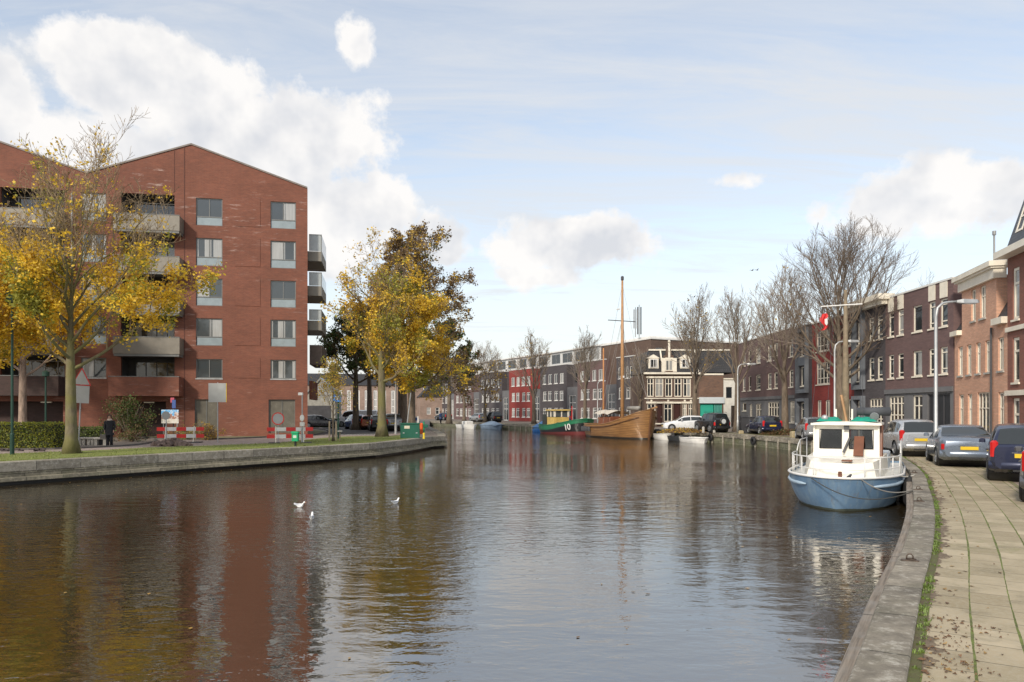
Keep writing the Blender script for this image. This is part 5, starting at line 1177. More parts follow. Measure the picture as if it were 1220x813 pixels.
def rcar(label, px, py, hd, *a, **k):
    "place by the rear-left wheel contact point"
    L = k.get('L', 4.1); W = k.get('W', 1.72); hd = R(hd); p = at(px, py)
    d = Vector((math.cos(hd), math.sin(hd), 0)); nrm = Vector((math.sin(hd), -math.cos(hd), 0))   # nrm: right of the x axis
    wr = L-.72
    o = p-d*wr+Vector((-nrm.x, -nrm.y, 0))*(-W/2) if False else p-d*wr+nrm*(-(W/2))*(-1 if k.get('flip') else 1)
    k.pop('flip', None)
    return car(label, (o.x, o.y, ZL+.02), hd, *a, **k)
# rear of every right-bank car faces the camera: rear direction points back down the quay
PG = 'cars parked along the right quay'
def qcar(label, pxr, pyb, wpx, kind, paint, ang, L, W, H, **k):
    "pxr, pyb: middle of the rear bumper at ground level; ang: direction the car points away from the camera, degrees right of +Y"
    p = at(pxr, pyb); a = R(ang); fwd = Vector((math.sin(a), math.cos(a), 0)); o = p+fwd*L
    return car(label, (o.x, o.y, ZL+.02), math.atan2(-fwd.y, -fwd.x), kind, paint, L=L, W=W, H=H, group=k.pop('group', PG), **k)
qcar('silver hatchback with tall red rear lights parked in front of the dark garage', 1098, 545.5, 0, 'hatch', silver, 14, 4.0, 1.74, 1.56)
qcar('steel-blue saloon with bright roof parked between the silver hatchback and the navy car', 1155, 558.5, 0, 'sedan', steel, 24, 4.5, 1.78, 1.42)
qcar('navy blue hatchback with big red rear light near the right edge', 1223, 577, 0, 'hatch', darkblue, 33, 4.0, 1.76, 1.56)
qcar('dark grey car cut off by the right edge of the picture', 1276, 606, 0, 'hatch', greyp, 38, 4.1, 1.76, 1.5)
qcar('dark navy hatchback with yellow plate beside the leaf heap under the tall bare tree', 921, 518.6, 0, 'hatch', darkblue, -2, 3.9, 1.7, 1.5)
qcar('black off-road car with round spare wheel cover in front of the teal garage', 861, 516, 0, 'suv', blackp, -15, 3.7, 1.7, 1.7, spare=True)
qcar('light grey car half hidden behind the wheelhouse of the blue boat', 975, 525.5, 0, 'hatch', pewter, 12, 4.0, 1.7, 1.5)
e = car('white hatchback parked side-on in front of the ornate house', (*at(789, 513.8)[:2], ZL+.02), R(-4), 'hatch', whitep, L=4.1, W=1.7, H=1.45, group=PG)
# far quay cars behind the boats
for px, Y, hd, kd, pt, lab in ((580, 120, -60, 'suv', blackp, 'dark car on the far quay left of the bright red house'), (563, 124, -60, 'hatch', pewter, 'blue-grey covered-looking small car on the far quay'), (521, 142, -50, 'hatch', blackp, 'black car at the far left end of the terrace'),
                        (655, 103, -58, 'hatch', bluep, 'blue car on the quay behind the stern of the green boat')):
    q = atY(px, Y); car(lab, (q.x, q.y, ZL+.02), R(hd), kd, pt, L=4.0, W=1.7, H=1.5 if kd != 'suv' else 1.7, group='cars on the far quay')
LG = 'cars parked behind the lawn'
def lcar(label, px, py, kind, paint, ang, L, W, H): return qcar(label, px, py, 0, kind, paint, ang, L, W, H, group=LG)
lcar('silver-grey car with yellow plate parked beside the grey lamp post', 469, 514, 'suv', pewter, -12, 4.4, 1.85, 1.62)
lcar('copper brown estate car between the blue car and the mossy trunk', 440, 512.5, 'hatch', copperp, -14, 4.4, 1.75, 1.45)
lcar('blue car left of the copper brown car', 429, 512.2, 'hatch', bluep, -25, 4.0, 1.72, 1.5)
lcar('black car peeping out left of the mossy tree trunk', 452, 514.5, 'hatch', blackp, -14, 4.0, 1.72, 1.5)
v_ = lcar('white delivery van parked behind the blue and copper cars', 414, 509.5, 'van', whitep, -70, 4.9, 1.9, 1.95); v_['category'] = 'van'; v_.location = (*at(399.5, 508.8)[:2], ZL+.02); v_.rotation_euler.z = R(6)
e = car('dark grey car parked in front of the dark hedge by the shed', (*at(385, 509.8)[:2], ZL+.02), R(-160), 'hatch', greyp, L=4.0, W=1.7, H=1.45, group=LG); e.location = (*at(404, 510.5)[:2], ZL+.02)
# ------------------------------------------------------------------ lamp posts and signs
def curved_lamp(px, py, ptop, pxh, lab, Y=None):
    p = at(px, py) if Y is None else atY(px, Y); s = F/p.y; Ht = (HY-ptop)/s+CZ-ZL; ln = (pxh-px)/s
    e = empty('street_lamp', p, 0, lab, 'street lamp', 'grey street lamps with curved arms')
    MB().tube([(0, 0, 0), (0, 0, 1.1), (0, 0, 1.15), (0, 0, Ht-.55), (.06, 0, Ht-.22), (.25, 0, Ht-.04), (.5, 0, Ht), (ln*.5, 0, Ht+.02)], [.095, .095, .07, .055, .05, .045, .04, .035], 10).build('pole', lgrey, e, smooth=True)
    m = MB(); x0, x1 = ln*.48, ln; m.loft([[(x0, -.04, Ht-.02), (x0, .04, Ht-.02), (x0, .04, Ht+.06), (x0, -.04, Ht+.06)], [(x0+.2, -.12, Ht-.05), (x0+.2, .12, Ht-.05), (x0+.2, .1, Ht+.1), (x0+.2, -.1, Ht+.1)], [(x1-.1, -.13, Ht-.05), (x1-.1, .13, Ht-.05), (x1-.1, .1, Ht+.08), (x1-.1, -.1, Ht+.08)], [(x1, -.05, Ht-.03), (x1, .05, Ht-.03), (x1, .04, Ht+.04), (x1, -.04, Ht+.04)]], True, (True, True))
    h = m.build('lamp_head', lgrey, e); MB().box(x0+.25, x1-.15, -.09, .09, Ht-.075, Ht-.052).build('lens', lampc, h)
curved_lamp(1115, 553, 360, 1166, 'nearest grey street lamp with curved arm beside the silver hatchback')
curved_lamp(994.5, 527, 407, 1024, 'grey street lamp right behind the wheelhouse of the blue boat')
curved_lamp(879, 516.5, 434, 901, 'grey street lamp between the narrow white house and the purple terrace')
curved_lamp(712, 509, 454, 722, 'small thin street lamp on the far quay behind the brown ship', Y=88)
def straight_pole(name, label, cat, p, h, r, mat, tip=None, group=None):
    e = empty(name, p, 0, label, cat, group)
    MB().tube([(0, 0, 0), (0, 0, .9), (0, 0, .95), (0, 0, h)], [r*1.5, r*1.45, r, r*.8], 10).build('pole', mat, e); return e
e = straight_pole('street_lamp', 'dark green straight lamp post at the left edge on the grass', 'street lamp', at(14.5, 542), 6.6, .06, greenp)
MB().lathe([(.05, 6.6), (.22, 6.7), (.26, 7.0), (.3, 7.05), (.1, 7.25), (.001, 7.3)], sides=14).build('lamp_head', greenp, e)
e = straight_pole('street_lamp', 'shorter dark green post rising behind the clipped hedge', 'street lamp', atY(54.5, 44), 4.0, .06, greenp); MB().lathe([(.05, 4), (.2, 4.05), (.2, 4.3), (.001, 4.4)], sides=12).build('lamp_head', greenp, e)
e = straight_pole('street_lamp', 'tall grey lamp post in front of the silver-grey parked car', 'street lamp', at(471.5, 517.5), 6.6, .07, lgrey)
MB().bbox(-.35, .1, -.1, .1, 6.55, 6.65, .02).build('lamp_head', lgrey, e)
e = straight_pole('camera_pole', 'slim grey pole with small box on top beside the right road barrier', 'pole', at(360, 528), 2.95, .04, lgrey)
MB().bbox(-.22, .04, -.1, .1, 2.86, 3.02, .02).build('camera', white, e); MB().lathe([(.001, -.06), (.12, -.06), (.12, .06), (.001, .06)], (.02, -.08, 1.5), 'y', 16, 1, 1.6).build('round_plate', white, e)
MB().box(-.12, .14, -.07, .05, 1.0, 1.25).build('small_sign', white, e)
back = plain('sign_back', (.36, .37, .37), .45, .4, var=.08)
def signpost(label, p, h, r=.03, mat=lgrey, tilt=0, cat='traffic sign', name='traffic_sign'):
    e = empty(name, p, 0, label, cat); MB().tube([(0, 0, 0), (0, 0, h)], r, 8).build('post', mat, e); e.rotation_euler.y = tilt; return e
e = signpost('leaning post with grey backs of a red-edged triangle and rectangular sign beside the mossy trunk', at(93.5, 532.5), 4.15, .035, tilt=R(2.5))
MB().prism([(-.42, 3.35), (.48, 3.35), (.03, 4.15)], -.035, -.05).build('triangle_sign', back, e); m = MB()
for a, b in (((-.46, 3.31), (.52, 3.31)), ((.52, 3.31), (.03, 4.22)), ((.03, 4.22), (-.46, 3.31))): m.tube([(a[0], -.03, a[1]), (b[0], -.03, b[1])], .025, 5)
m.build('red_edge', red, e); MB().box(-.38, .48, -.05, -.035, 2.35, 3.28).build('rectangular_sign', back, e)
e = signpost('large blank grey back of a square traffic sign on a post', at(259.5, 527.5), 3.65, .03)
MB().bbox(-.55, .52, -.055, -.035, 2.45, 3.6, .003).build('panel', back, e); MB().box(.52, .55, -.055, -.03, 2.45, 3.6).build('yellow_edge', plain('yellow_edge', (.7, .5, .05), .5), e)
MB().box(-.55, .52, -.03, -.01, 2.7, 2.75).box(-.55, .52, -.03, -.01, 3.3, 3.35).build('bracket', lgrey, e)
def round_sign(label, p, zc, rad, edge=True):
    e = signpost(label, p, zc+.1, .03)
    MB().lathe([(.001, -.05), (rad-.03, -.05), (rad-.03, -.035), (.001, -.035)], (0, 0, zc), 'y', 28).build('disc', back, e)
    if edge: MB().lathe([(rad-.06, -.058), (rad, -.058), (rad, -.03), (rad-.06, -.03), (rad-.06, -.058)], (0, 0, zc), 'y', 28).build('red_rim', red, e)
round_sign('round grey sign back with red rim behind the right road barrier', at(331.5, 527.5), 1.45, .38)
round_sign('smaller plain round sign back in front of the left road barrier', at(198, 529), 1.65, .28, False)
# site board picturing houses
e = empty('site_board', at(202.5, 522.5), 0, 'bright printed board with blue sky and brick houses on two posts behind the left barrier', 'board')
t = NT('printed_board'); uv = t.coord('Object'); s_ = t.n('ShaderNodeSeparateXYZ'); t.l(uv, s_.inputs[0]); X_, _, Z_ = s_.outputs
nb = t.n('ShaderNodeTexWhiteNoise'); nb.noise_dimensions = '1D'; t.l(t.math('FLOOR', t.math('MULTIPLY', X_, 6)), nb.inputs['W'])
roofl = t.math('ADD', 1.5, t.math('MULTIPLY', nb.outputs['Value'], .38))
c = t.mix(t.math('LESS_THAN', Z_, roofl), (.12, .4, .72), (.33, .17, .12)); c = t.mix(t.math('LESS_THAN', Z_, 1.35), c, (.6, .56, .48))
c = t.mix(t.math('MULTIPLY', t.math('GREATER_THAN', t.noise(uv, 9, 3), .55), .6), c, (.75, .75, .75)); t.col(c); t.rough(.4)
MB().box(-.58, .62, -.05, -.02, 1.05, 2.0).build('panel', t.m, e)
for x in (-.45, .5): MB().tube([(x, 0, 0), (x, 0, 2.0)], .035, 8).build('post', lgrey, e)
e = signpost('tilted red and blue sign on a dark post above the printed board', at(206.5, 522), 2.9, .035, dgrey)
MB().bbox(-.18, .1, -.08, -.04, 2.5, 2.85, .01).build('red_sign', plain('sign_rb', (.45, .08, .12), .4), e); MB().bbox(-.05, .22, -.1, -.085, 2.1, 2.7, .01).build('blue_sign', plain('sign_blue', (.05, .1, .3), .4), e)
# road barriers
def barrier(label, a, b):
    a = Vector(a); b = Vector(b); L = (b-a).length; e = empty('road_barrier', a, math.atan2(b.y-a.y, b.x-a.x), label, 'barrier', 'red and white road barriers')
    wb = plain('barrier_white', (.75, .73, .7), .45, var=.06)
    for z in (.72, .3):
        o = MB().box(0, L, -.02, .02, z, z+.22).build('board', wb, e)
        k = 0; segs = [0, .17, .41, .62, .83, 1.0]
        m = MB()
        for q in (0, 2, 4): m.box(L*segs[q]+.002*(q > 0)-.003*(q == 0), L*segs[q+1]+.003*(q == 4), -.026, .026, z-.002, z+.222)
        m.build('red_stripe', red, o)
    for x in (.5, L-.55):
        m = MB(); m.tube([(x, -.35, 0), (x, -.03, 1.0)], .025, 6); m.tube([(x, .35, 0), (x, .03, 1.0)], .025, 6); m.build('trestle', cream, e)
    m = MB().box(L-.75, L-.1, -.5, .3, 0, .06).box(.1, .75, -.5, .3, 0, .06); m.build('foot_block', dgrey, e)
barrier('left red and white road barrier above the heap of dug-up stones', (*at(187, 528)[:2], ZL), (*at(243, 527.5)[:2], ZL))
barrier('right red and white road barrier behind the green bin', (*at(318, 528.5)[:2], ZL), (*at(373, 527.8)[:2], ZL))
rg = random.Random(3); m = MB()
for _ in range(120):
    a = rg.uniform(0, 6.28); r_ = math.sqrt(rg.random()); x, y = math.cos(a)*r_*1.0, math.sin(a)*r_*.7; z = .42*(1-r_)*rg.random(); s = rg.uniform(.05, .13)
    M = Matrix.Rotation(rg.uniform(0, 3), 3, Vector((rg.gauss(0, 1), rg.gauss(0, 1), rg.gauss(0, 1))).normalized())
    vs = [Vector((sx*s*1.4, sy*s, sz*s*.7)) for sx in (-1, 1) for sy in (-1, 1) for sz in (-1, 1)]
    m.add([(M@v)+Vector((x, y, z+.04)) for v in vs], [(0, 1, 3, 2), (4, 6, 7, 5), (0, 4, 5, 1), (2, 3, 7, 6), (0, 2, 6, 4), (1, 5, 7, 3)])
tag(m.build('stone_heap', plain('rubble', (.17, .12, .1), .9, var=.5, scl=8), loc=at(205, 531.5)), 'heap of dug-up dark paving stones below the left road barrier', 'stone heap')
for px, lab in ((9, 'small dark stack of paving stones beside the green lamp post'), (42, 'small dark stack of paving stones on the pavement before the clipped hedge')):
    m = MB()
    for k in range(9): x = rg.uniform(-.45, .4); y = rg.uniform(-.2, .2); z = (k % 2)*.07; m.box(x, x+.22, y, y+.12, z, z+.065)
    tag(m.build('paver_stack', plain('dark_paver', (.06, .045, .045), .9), loc=at(px, 538)), lab, 'paving stones', 'stacks of dark paving stones')
# concrete benches
for k, (px, lab) in enumerate(((96.5, 'leftmost concrete bench, right beside the leaning sign post'), (107, 'concrete bench second from the sign post'), (118.5, 'longest concrete bench, right beside the standing person'))):
    wd = .22 if k < 2 else .36
    e = empty('concrete_bench', at(px, 530.8), R(4), lab, 'bench', 'concrete benches'); MB().bbox(-wd, wd, 0, .5, .34, .44, .01).build('seat', conc, e)
    MB().box(-wd+.05, -wd+.2, .05, .45, 0, .338).box(wd-.2, wd-.05, .05, .45, 0, .338).build('leg', conc, e); MB().box(-wd+.21, wd-.21, .3, .4, 0, .336).build('dark_infill', dgrey, e)
# green dog-waste bin
e = empty('litter_bin', at(352, 532.5), 0, 'small bright green bin on a short black post near the quay edge', 'bin')
gbin = plain('bright_green', (.0, .3, .12), .4, var=.06); MB().tube([(0, 0, 0), (0, 0, .3)], .06, 8).build('post', black, e); MB().bbox(-.17, .17, -.13, .13, .3, .72, .02).build('body', gbin, e); MB().bbox(-.2, .2, -.16, .16, .72, .82, .03).build('lid', gbin, e)
MB().box(-.09, .09, -.14, -.131, .48, .62).build('sticker', plain('sticker_white', (.5, .6, .5), .5), e)
# stakes
for px, lab in ((392.5, 'left wooden stake of the young tree'), (400.5, 'right wooden stake of the young tree')):
    e = at(px, 525.5); tag(MB().tube([(0, 0, 0), (0, 0, 1.25)], .055, 8).build('tree_stake', plain('stake_wood', (.4, .32, .22), .8), loc=e), lab, 'tree stake')
e = signpost('blue square sign with white arrow on a dark green post beside the young tree', at(403, 523), 3.1, .06, greenp)
MB().bbox(-.3, .2, -.1, -.07, 2.55, 3.1, .02).build('panel', plain('blue_sign_bright', (.02, .2, .6), .4), e); MB().prism([(-.1, 2.66), (0, 2.66), (0, 2.85), (.1, 2.85), (-.05, 3.02), (-.2, 2.85), (-.1, 2.85)], -.115, -.102).build('arrow', white, e)
e = signpost('short wooden post with flat top beside the blue sign', at(405, 526.5), .62, .035, wood, cat='post', name='short_post'); MB().bbox(-.14, .14, -.1, .1, .62, .7, .01).build('cap', conc, e)
# green container with orange box on the quay tip
e = empty('green_container', at(489.5, 522.6), R(8), 'dark green metal container with a white label at the tip of the left quay', 'container')
gc = plain('container_green', (.01, .1, .06), .45, var=.12); MB().bbox(-.72, .62, 0, .9, .03, 1.0, .03).build('body', gc, e); MB().bbox(-.76, .66, -.04, .94, 1.0, 1.07, .02).build('lid', gc, e); MB().box(-.45, -.08, -.012, -.001, .68, .88).build('label_plate', plain('label_cream', (.6, .55, .42), .6), e)
for x in (-.5, .4): MB().box(x-.06, x+.06, -.02, 0, .35, .42).build('latch', lgrey, e)
e = empty('pale_mast', at(483.5, 519.5), 0, 'leaning pale pole rising out from behind the green container', 'pole'); MB().tube([(0, 0, 0), (.38, 0, 3.3)], [.05, .04], 8).build('pole', lgrey, e); e = None
e = empty('lifebuoy_post', at(505, 521.5), 0, 'green post carrying an orange lifebuoy box right of the green container', 'lifebuoy post'); MB().tube([(0, 0, 0), (0, 0, 1.15)], .05, 8).build('post', gbin, e)
MB().bbox(-.42, -.06, -.12, .1, .25, 1.05, .06).build('lifebuoy_box', plain('orange_plastic', (.75, .12, .02), .45, var=.06), e); MB().bbox(-.05, .3, -.06, .06, .72, .95, .02).build('side_box', gc, e)
e = empty('hydrant_post', at(505, 523), 0, 'short yellow marker post in front of the lifebuoy post', 'marker post'); MB().lathe([(.08, 0), (.07, .3), (.09, .36), (.001, .42)], sides=12).build('post', plain('yellow_post', (.75, .55, .03), .5), e)
e = signpost('small white and blue information sign behind the green container', at(494.5, 517), 1.5, .03, cat='sign', name='information_sign'); MB().box(-.3, .3, -.05, -.03, .75, 1.45).build('panel', white, e); MB().box(-.2, .2, -.056, -.051, 1.1, 1.35).build('blue_field', plain('sign_blue', (.05, .1, .3), .4), e)
# right quay clutter
e = empty('utility_cabinet', at(893, 516.6), R(-86), 'dark grey utility cabinets beside the dark navy hatchback', 'cabinet'); MB().bbox(-.9, .9, -.35, .35, 0, 1.35, .03).build('body', dgrey, e); MB().bbox(-.95, .95, -.4, .4, 1.35, 1.42, .02).build('lid', dgrey, e); MB().box(-1.75, -1.05, -.3, .3, 0, 1.5).build('side_cabinet', dgrey, e); MB().box(-1.77, -1.76, -.12, .1, .6, 1.0).build('notice', white, e)
for px, py, lab in ((838, 515.8, 'left beige bollard on the quay edge before the black off-road car'), (851, 515.9, 'taller beige bollard at the middle of the black off-road car')):
    e = empty('bollard', at(px, py), 0, lab, 'bollard', 'beige bollards'); hgt = .55 if px < 845 else .95; MB().lathe([(.12, 0), (.11, hgt-.05), (.001, hgt)], sides=10).build('post', conc, e)
for px, py, s, lab in ((948, 521.5, .6, 'pale sandstone block beside the leaf heap under the tall tree'), (883, 516.8, .35, 'small pale stone block beside the street lamp by the cabinet')):
    tag(MB().bbox(-s*.6, s*.6, -s*.4, s*.4, 0, s*.75, .06).build('stone_block', plain('sandstone', (.4, .33, .2), .9, var=.2), loc=at(px, py)), lab, 'stone block', 'stone blocks on the quay')
# ------------------------------------------------------------------ person
def person(label, loc, rz, coat, h=1.7, scarf=True, bag=False, legs=None):
    e = empty('person', loc, rz, label, 'person'); s = h/1.7
    V = []; E = []; Rd = []
    def v(p, r, par=None):
        V.append(Vector(p)*s); Rd.append(r*s)
        if par is not None: E.append((par, len(V)-1))
        return len(V)-1
    pel = v((0, 0, .93), .13); sp = v((0, .0, 1.12), .12, pel); ch = v((0, .01, 1.3), .14, sp); nk = v((0, 0, 1.43), .055, ch); hd0 = v((0, -.01, 1.53), .075, nk); hd1 = v((0, -.015, 1.61), .085, hd0); v((0, 0, 1.665), .055, hd1)
    for q in (-1, 1):
        hp = v((q*.09, 0, .88), .09, pel); kn = v((q*.09, -.03*q-.01, .49), .06, hp); an = v((q*.085, .05*q, .09), .038, kn); v((q*.09, .05*q-.14, .035), .032, an)
        sh = v((q*.17, .01, 1.36), .06, ch); eb = v((q*.24, .03, 1.09), .042, sh); wr = v((q*.22, -.07, .87), .027, eb); pa = v((q*.215, -.09, .81), .025, wr)
        for k in range(4):
            f1 = v((q*.215+(k-1.5)*.006, -.09+(k-1.5)*.019, .765), .0085, pa); v((q*.208+(k-1.5)*.006, -.095+(k-1.5)*.018, .735+abs(k-1.5)*.006), .007, f1)
        v((q*.2, -.135, .785), .009, pa)
    me = bpy.data.meshes.new('body'); me.from_pydata([tuple(p) for p in V], E, []); o = bpy.data.objects.new('body', me); C.objects.link(o); o.parent = e
    md = o.modifiers.new('skin', 'SKIN')
    for i, sv in enumerate(me.skin_vertices[0].data): sv.radius = (Rd[i], Rd[i])
    me.skin_vertices[0].data[0].use_root = True
    o.modifiers.new('sub', 'SUBSURF').levels = 1; o.modifiers['sub'].render_levels = 1
    me.materials.append(plain('skin', (.5, .3, .22), .6, var=.05))
    cm = plain('coat_'+coat, {'black': (.012, .013, .018), 'blue': (.02, .05, .14)}[coat], .8, var=.2); tr = plain('trousers', (.012, .013, .018), .85)
    def ell(z, a, b, y=0, n=14): return [(a*math.cos(k*6.2832/n)*s, (y+b*math.sin(k*6.2832/n))*s, z*s) for k in range(n)]
    c = MB(); c.loft([ell(.62, .235, .19), ell(.85, .215, .175), ell(1.08, .175, .15), ell(1.28, .2, .15), ell(1.4, .155, .12), ell(1.47, .08, .075)], True)
    for q in (-1, 1): c.tube([Vector(p)*s for p in ((q*.15, .01, 1.38), (q*.2, .015, 1.3), (q*.245, .03, 1.09), (q*.225, -.065, .89))], [.075*s, .075*s, .06*s, .045*s], 10, caps=False)
    c.build('coat', cm, e, smooth=True)
    c = MB()
    for q in (-1, 1):
        c.tube([Vector(p)*s for p in ((q*.08, 0, .95), (q*.09, -.03*q-.01, .49), (q*.085, .05*q, .07))], [.11*s, .082*s, .07*s], 10)
        c.bbox((q*.09-.05)*s, (q*.09+.05)*s, (.05*q-.19)*s, (.05*q+.08)*s, 0, .09*s, .02)
    c.build('trousers', tr, e, smooth=True)
    if scarf: MB().lathe([(.06, 1.38), (.12, 1.4), (.13, 1.45), (.1, 1.5), (.06, 1.49)], sides=12).build('scarf', plain('scarf_cream', (.6, .5, .42), .9), e, smooth=True)
    hm = MB(); hm.sphere((0, .02*s, 1.63*s), .118*s, .95, 1.0, 1.05, 8); hm.v = [(x, y if not (y < -.045*s and z < 1.67*s) else -.045*s, z) for x, y, z in hm.v]; hm.build('hair', plain('hair_brown', (.08, .04, .025), .7), e, smooth=True)
    f = MB(); f.sphere((-.03*s, -.098*s, 1.6*s), .011*s, n=5); f.sphere((.03*s, -.098*s, 1.6*s), .011*s, n=5); f.build('eyes', black, e)
    f = MB(); f.add([(-.012*s, -.095*s, 1.6*s), (.012*s, -.095*s, 1.6*s), (.016*s, -.1*s, 1.56*s), (-.016*s, -.1*s, 1.56*s), (0, -.125*s, 1.565*s)], [(0, 1, 4), (1, 2, 4), (2, 3, 4), (3, 0, 4)]); f.box(-.02*s, .02*s, -.104*s, -.09*s, 1.53*s, 1.537*s); f.build('face', plain('skin', (.5, .3, .22), .6), e)
    return e
pp = at(130.5, 532.3); person('person in a long black coat with a pale scarf standing by the concrete benches', pp, R(15), 'black', 1.7)
m = MB(); m.bbox(-.16, .16, -.06, .06, 0, .24, .03); m.tube([(-.12, 0, .23), (-.09, 0, .45), (.09, 0, .45), (.12, 0, .23)], .012, 6)
tag(m.build('handbag', plain('bag_grey', (.12, .11, .1), .7), loc=(pp.x-.25, pp.y-.17, ZL+.42)), 'dark grey handbag hanging from the hand of the person in black', 'bag')
person('distant person in dark blue walking on the far quay left of the small white boat', atY(525, 108), R(60), 'blue', 1.75, False)
# ------------------------------------------------------------------ birds
def gull(label, px, py, rz, up=False):
    p = at(px, py, ZW); e = empty('gull', p, rz, label, 'gull', 'gulls on the water'); gw = plain('gull_white', (.85, .85, .84), .7, var=.04); e.scale = (.85, .85, .85); gg = plain('gull_grey', (.42, .44, .47), .7)
    prof = [(-.2, .10, .012), (-.15, .09, .03), (-.06, .06, .062), (.04, .055, .07), (.11, .075, .055), (.145, .13, .034), (.165, .165, .032), (.19, .18, .03), (.215, .178, .018), (.225, .176, .004)]
    b = MB(); b.loft([[(x, r*.9*math.cos(k*.6283), z+r*math.sin(k*.6283)) for k in range(10)] for x, z, r in prof], True, (True, True)); b.build('body', gw, e, smooth=True)
    w_ = MB(); 
    for s in (-1, 1): w_.loft([[(x, s*(.03+wd), z), (x, s*(.045+wd), z+.03), (x, s*(.01), z+.06)] for x, wd, z in ((.07, .02, .06), (.0, .03, .06), (-.1, .02, .06), (-.22, -.015, .085))], False)
    w_.build('wing', gg, e, smooth=True); MB().tube([(.22, 0, .175), (.265, 0, .168)], [.009, .003], 6).build('beak', plain('beak_orange', (.6, .2, .02), .5), e)
    for s in (-1, 1): MB().sphere((.205, s*.024, .186), .005, n=4).build('eye', black, e)
gull('leftmost white gull swimming on the canal', 357, 604.5, R(-20)); gull('white gull swimming just below the leftmost gull', 371.5, 619, R(100)); gull('single white gull swimming apart to the right', 471, 600.5, R(60))
for px, py, lab in ((896, 322.5, 'left of the two tiny birds flying high over the terrace'), (902, 322, 'right of the two tiny birds flying high over the terrace')):
    q = Vector(((px-610)/F*70, 70, (HY-py)/F*70+CZ)); e = empty('flying_bird', q, R(20), lab, 'bird', 'flying birds'); MB().loft([[(x, r*math.cos(k*1.047), r*math.sin(k*1.047)) for k in range(6)] for x, r in ((-.16, .01), (-.05, .04), (.08, .04), (.16, .01))], True).build('body', grey, e)
    MB().add([(.05, 0, .02), (-.06, 0, .02), (-.04, .22, .1), (.06, .22, .1), (0, .42, .06), (-.06, -.22, .1), (.05, -.22, .1), (0, -.42, .06)], [(0, 1, 2, 3), (3, 2, 4), (0, 6, 5, 1), (6, 7, 5)]).build('wing', grey, e)
# ------------------------------------------------------------------ boats
def hull(stations, mats, name, parent, zsplit=None):
    """stations: list of (x, half_beam, z_sheer, z_keel, fullness); ring from port sheer over keel to starboard sheer"""
    N = 11; rings = []
    for x, b, zs, zk, fl in stations:
        r = []
        for k in range(N):
            a = k/(N-1); y = b*(math.sin(a*math.pi/2)**fl); z = zk+(zs-zk)*(1-math.cos(a*math.pi/2))**.9
            r.append((y, z))
        rings.append([(x, -y, z) for y, z in reversed(r)]+[(x, y, z) for y, z in r[1:]])
    m = MB(); m.loft(rings, False); n = len(rings[0]); m.f.append(tuple(range(n))); m.mi.append(0)
    o = m.build(name, mats[0], parent, smooth=True); 
    return o
# ---- blue motor boat (local x: 0 = stern, L = bow)
BA = R(29); bow = Vector((8.9, 19.75, ZW)); Lb = 8.6
bd = Vector((math.sin(BA), math.cos(BA), 0)); st = bow+bd*Lb
bt = empty('motor_boat', (st.x, st.y, ZW), math.atan2(-bd.y, -bd.x), 'blue steel motor boat with cream wheelhouse and wooden mast moored at the near right quay', 'motor boat')
t = NT('blue_hull_paint'); p = t.coord('Object'); n = t.noise(p, 1.6, 6, .65); n2 = t.noise(t.scale(p, 5, 5, .8), 1.0, 5, .65); s_ = t.n('ShaderNodeSeparateXYZ'); t.l(p, s_.inputs[0])
c = t.mix(t.ramp(n, .35, .68), (.085, .155, .25), (.125, .21, .31)); c = t.mix(t.math('MULTIPLY', t.ramp(n2, .5, .68), .6), c, (.20, .265, .31)); n5 = t.noise(t.scale(p, 9, 9, 1.1), 1.0, 4, .6); c = t.mix(t.math('MULTIPLY', t.ramp(n5, .58, .72), .5), c, (.14, .13, .12))
c = t.mix(t.math('LESS_THAN', t.math('ADD', s_.outputs[2], t.math('MULTIPLY', n, .1)), .11), c, (.05, .06, .045)); t.col(c); t.rough(.45); blueh = t.m
# half-breadth: bluff bow
def hb(x):  # from stern to bow
    u = (Lb-x)/2.6
    if u >= 1: return 1.56-.1*max(0, (2.5-x)/2.5)**2
    return 1.56*(1-(1-u)**2.1)**.62
def zs_(x): return .92+.22*max(0, (x-(Lb-3))/3)**1.5*0+.1*max(0, (x-Lb+1.2)/1.2)
xs = [0, .8, 2, 3.5, 5, 6, 6.6, 7.1, 7.5, 7.8, 8.05, 8.25, 8.4, 8.5, 8.56, Lb]
hs_ = []
rings = []
for x in xs:
    b = max(.015, hb(x)); z1 = .93; row_ = []
    u = max(0, (x-(Lb-2.6))/2.6)
    for k in range(9):
        a = k/8; z = -.35+(z1+.35)*a; fl = b*(1-(1-a)**2.2*(.35+.35*u)) ; rake = -.55*u**2*(1-a)**1.2
        row_.append((fl, z, rake))
    rings.append([(x+r_, -y, z) for y, z, r_ in reversed(row_)]+[(x+r_, y, z) for y, z, r_ in row_])
m = MB(); m.loft(rings, False, (True, True)); m.build('hull', blueh, bt, auto=50)
def gun(off, z, xs_, sgn): return [(x, sgn*(max(.0, hb(x))+off), z) for x in xs_]
loopx = [3, 5, 6, 6.6, 7.1, 7.5, 7.8, 8.05, 8.25, 8.4, 8.5, 8.57]
m = MB(); m.tube(gun(.02, .94, loopx, 1)+[(Lb+.03, 0, .95)]+list(reversed(gun(.02, .94, loopx, -1))), .035, 6); m.build('gunwale', white, bt, smooth=True)
lbm = plain('strake_blue', (.33, .43, .52), .4, var=.1)
rx = [4, 5, 6, 6.6, 7.1, 7.5, 7.8, 8.05]
for s in (1, -1):
    P = [(x, s*(hb(x)+.0), .70+.14*max(0, (7.2-x)/3)) for x in rx]; MB().tube(P, [.05]*7+[.02], 6).build('rubbing_strake', lbm, bt, smooth=True)
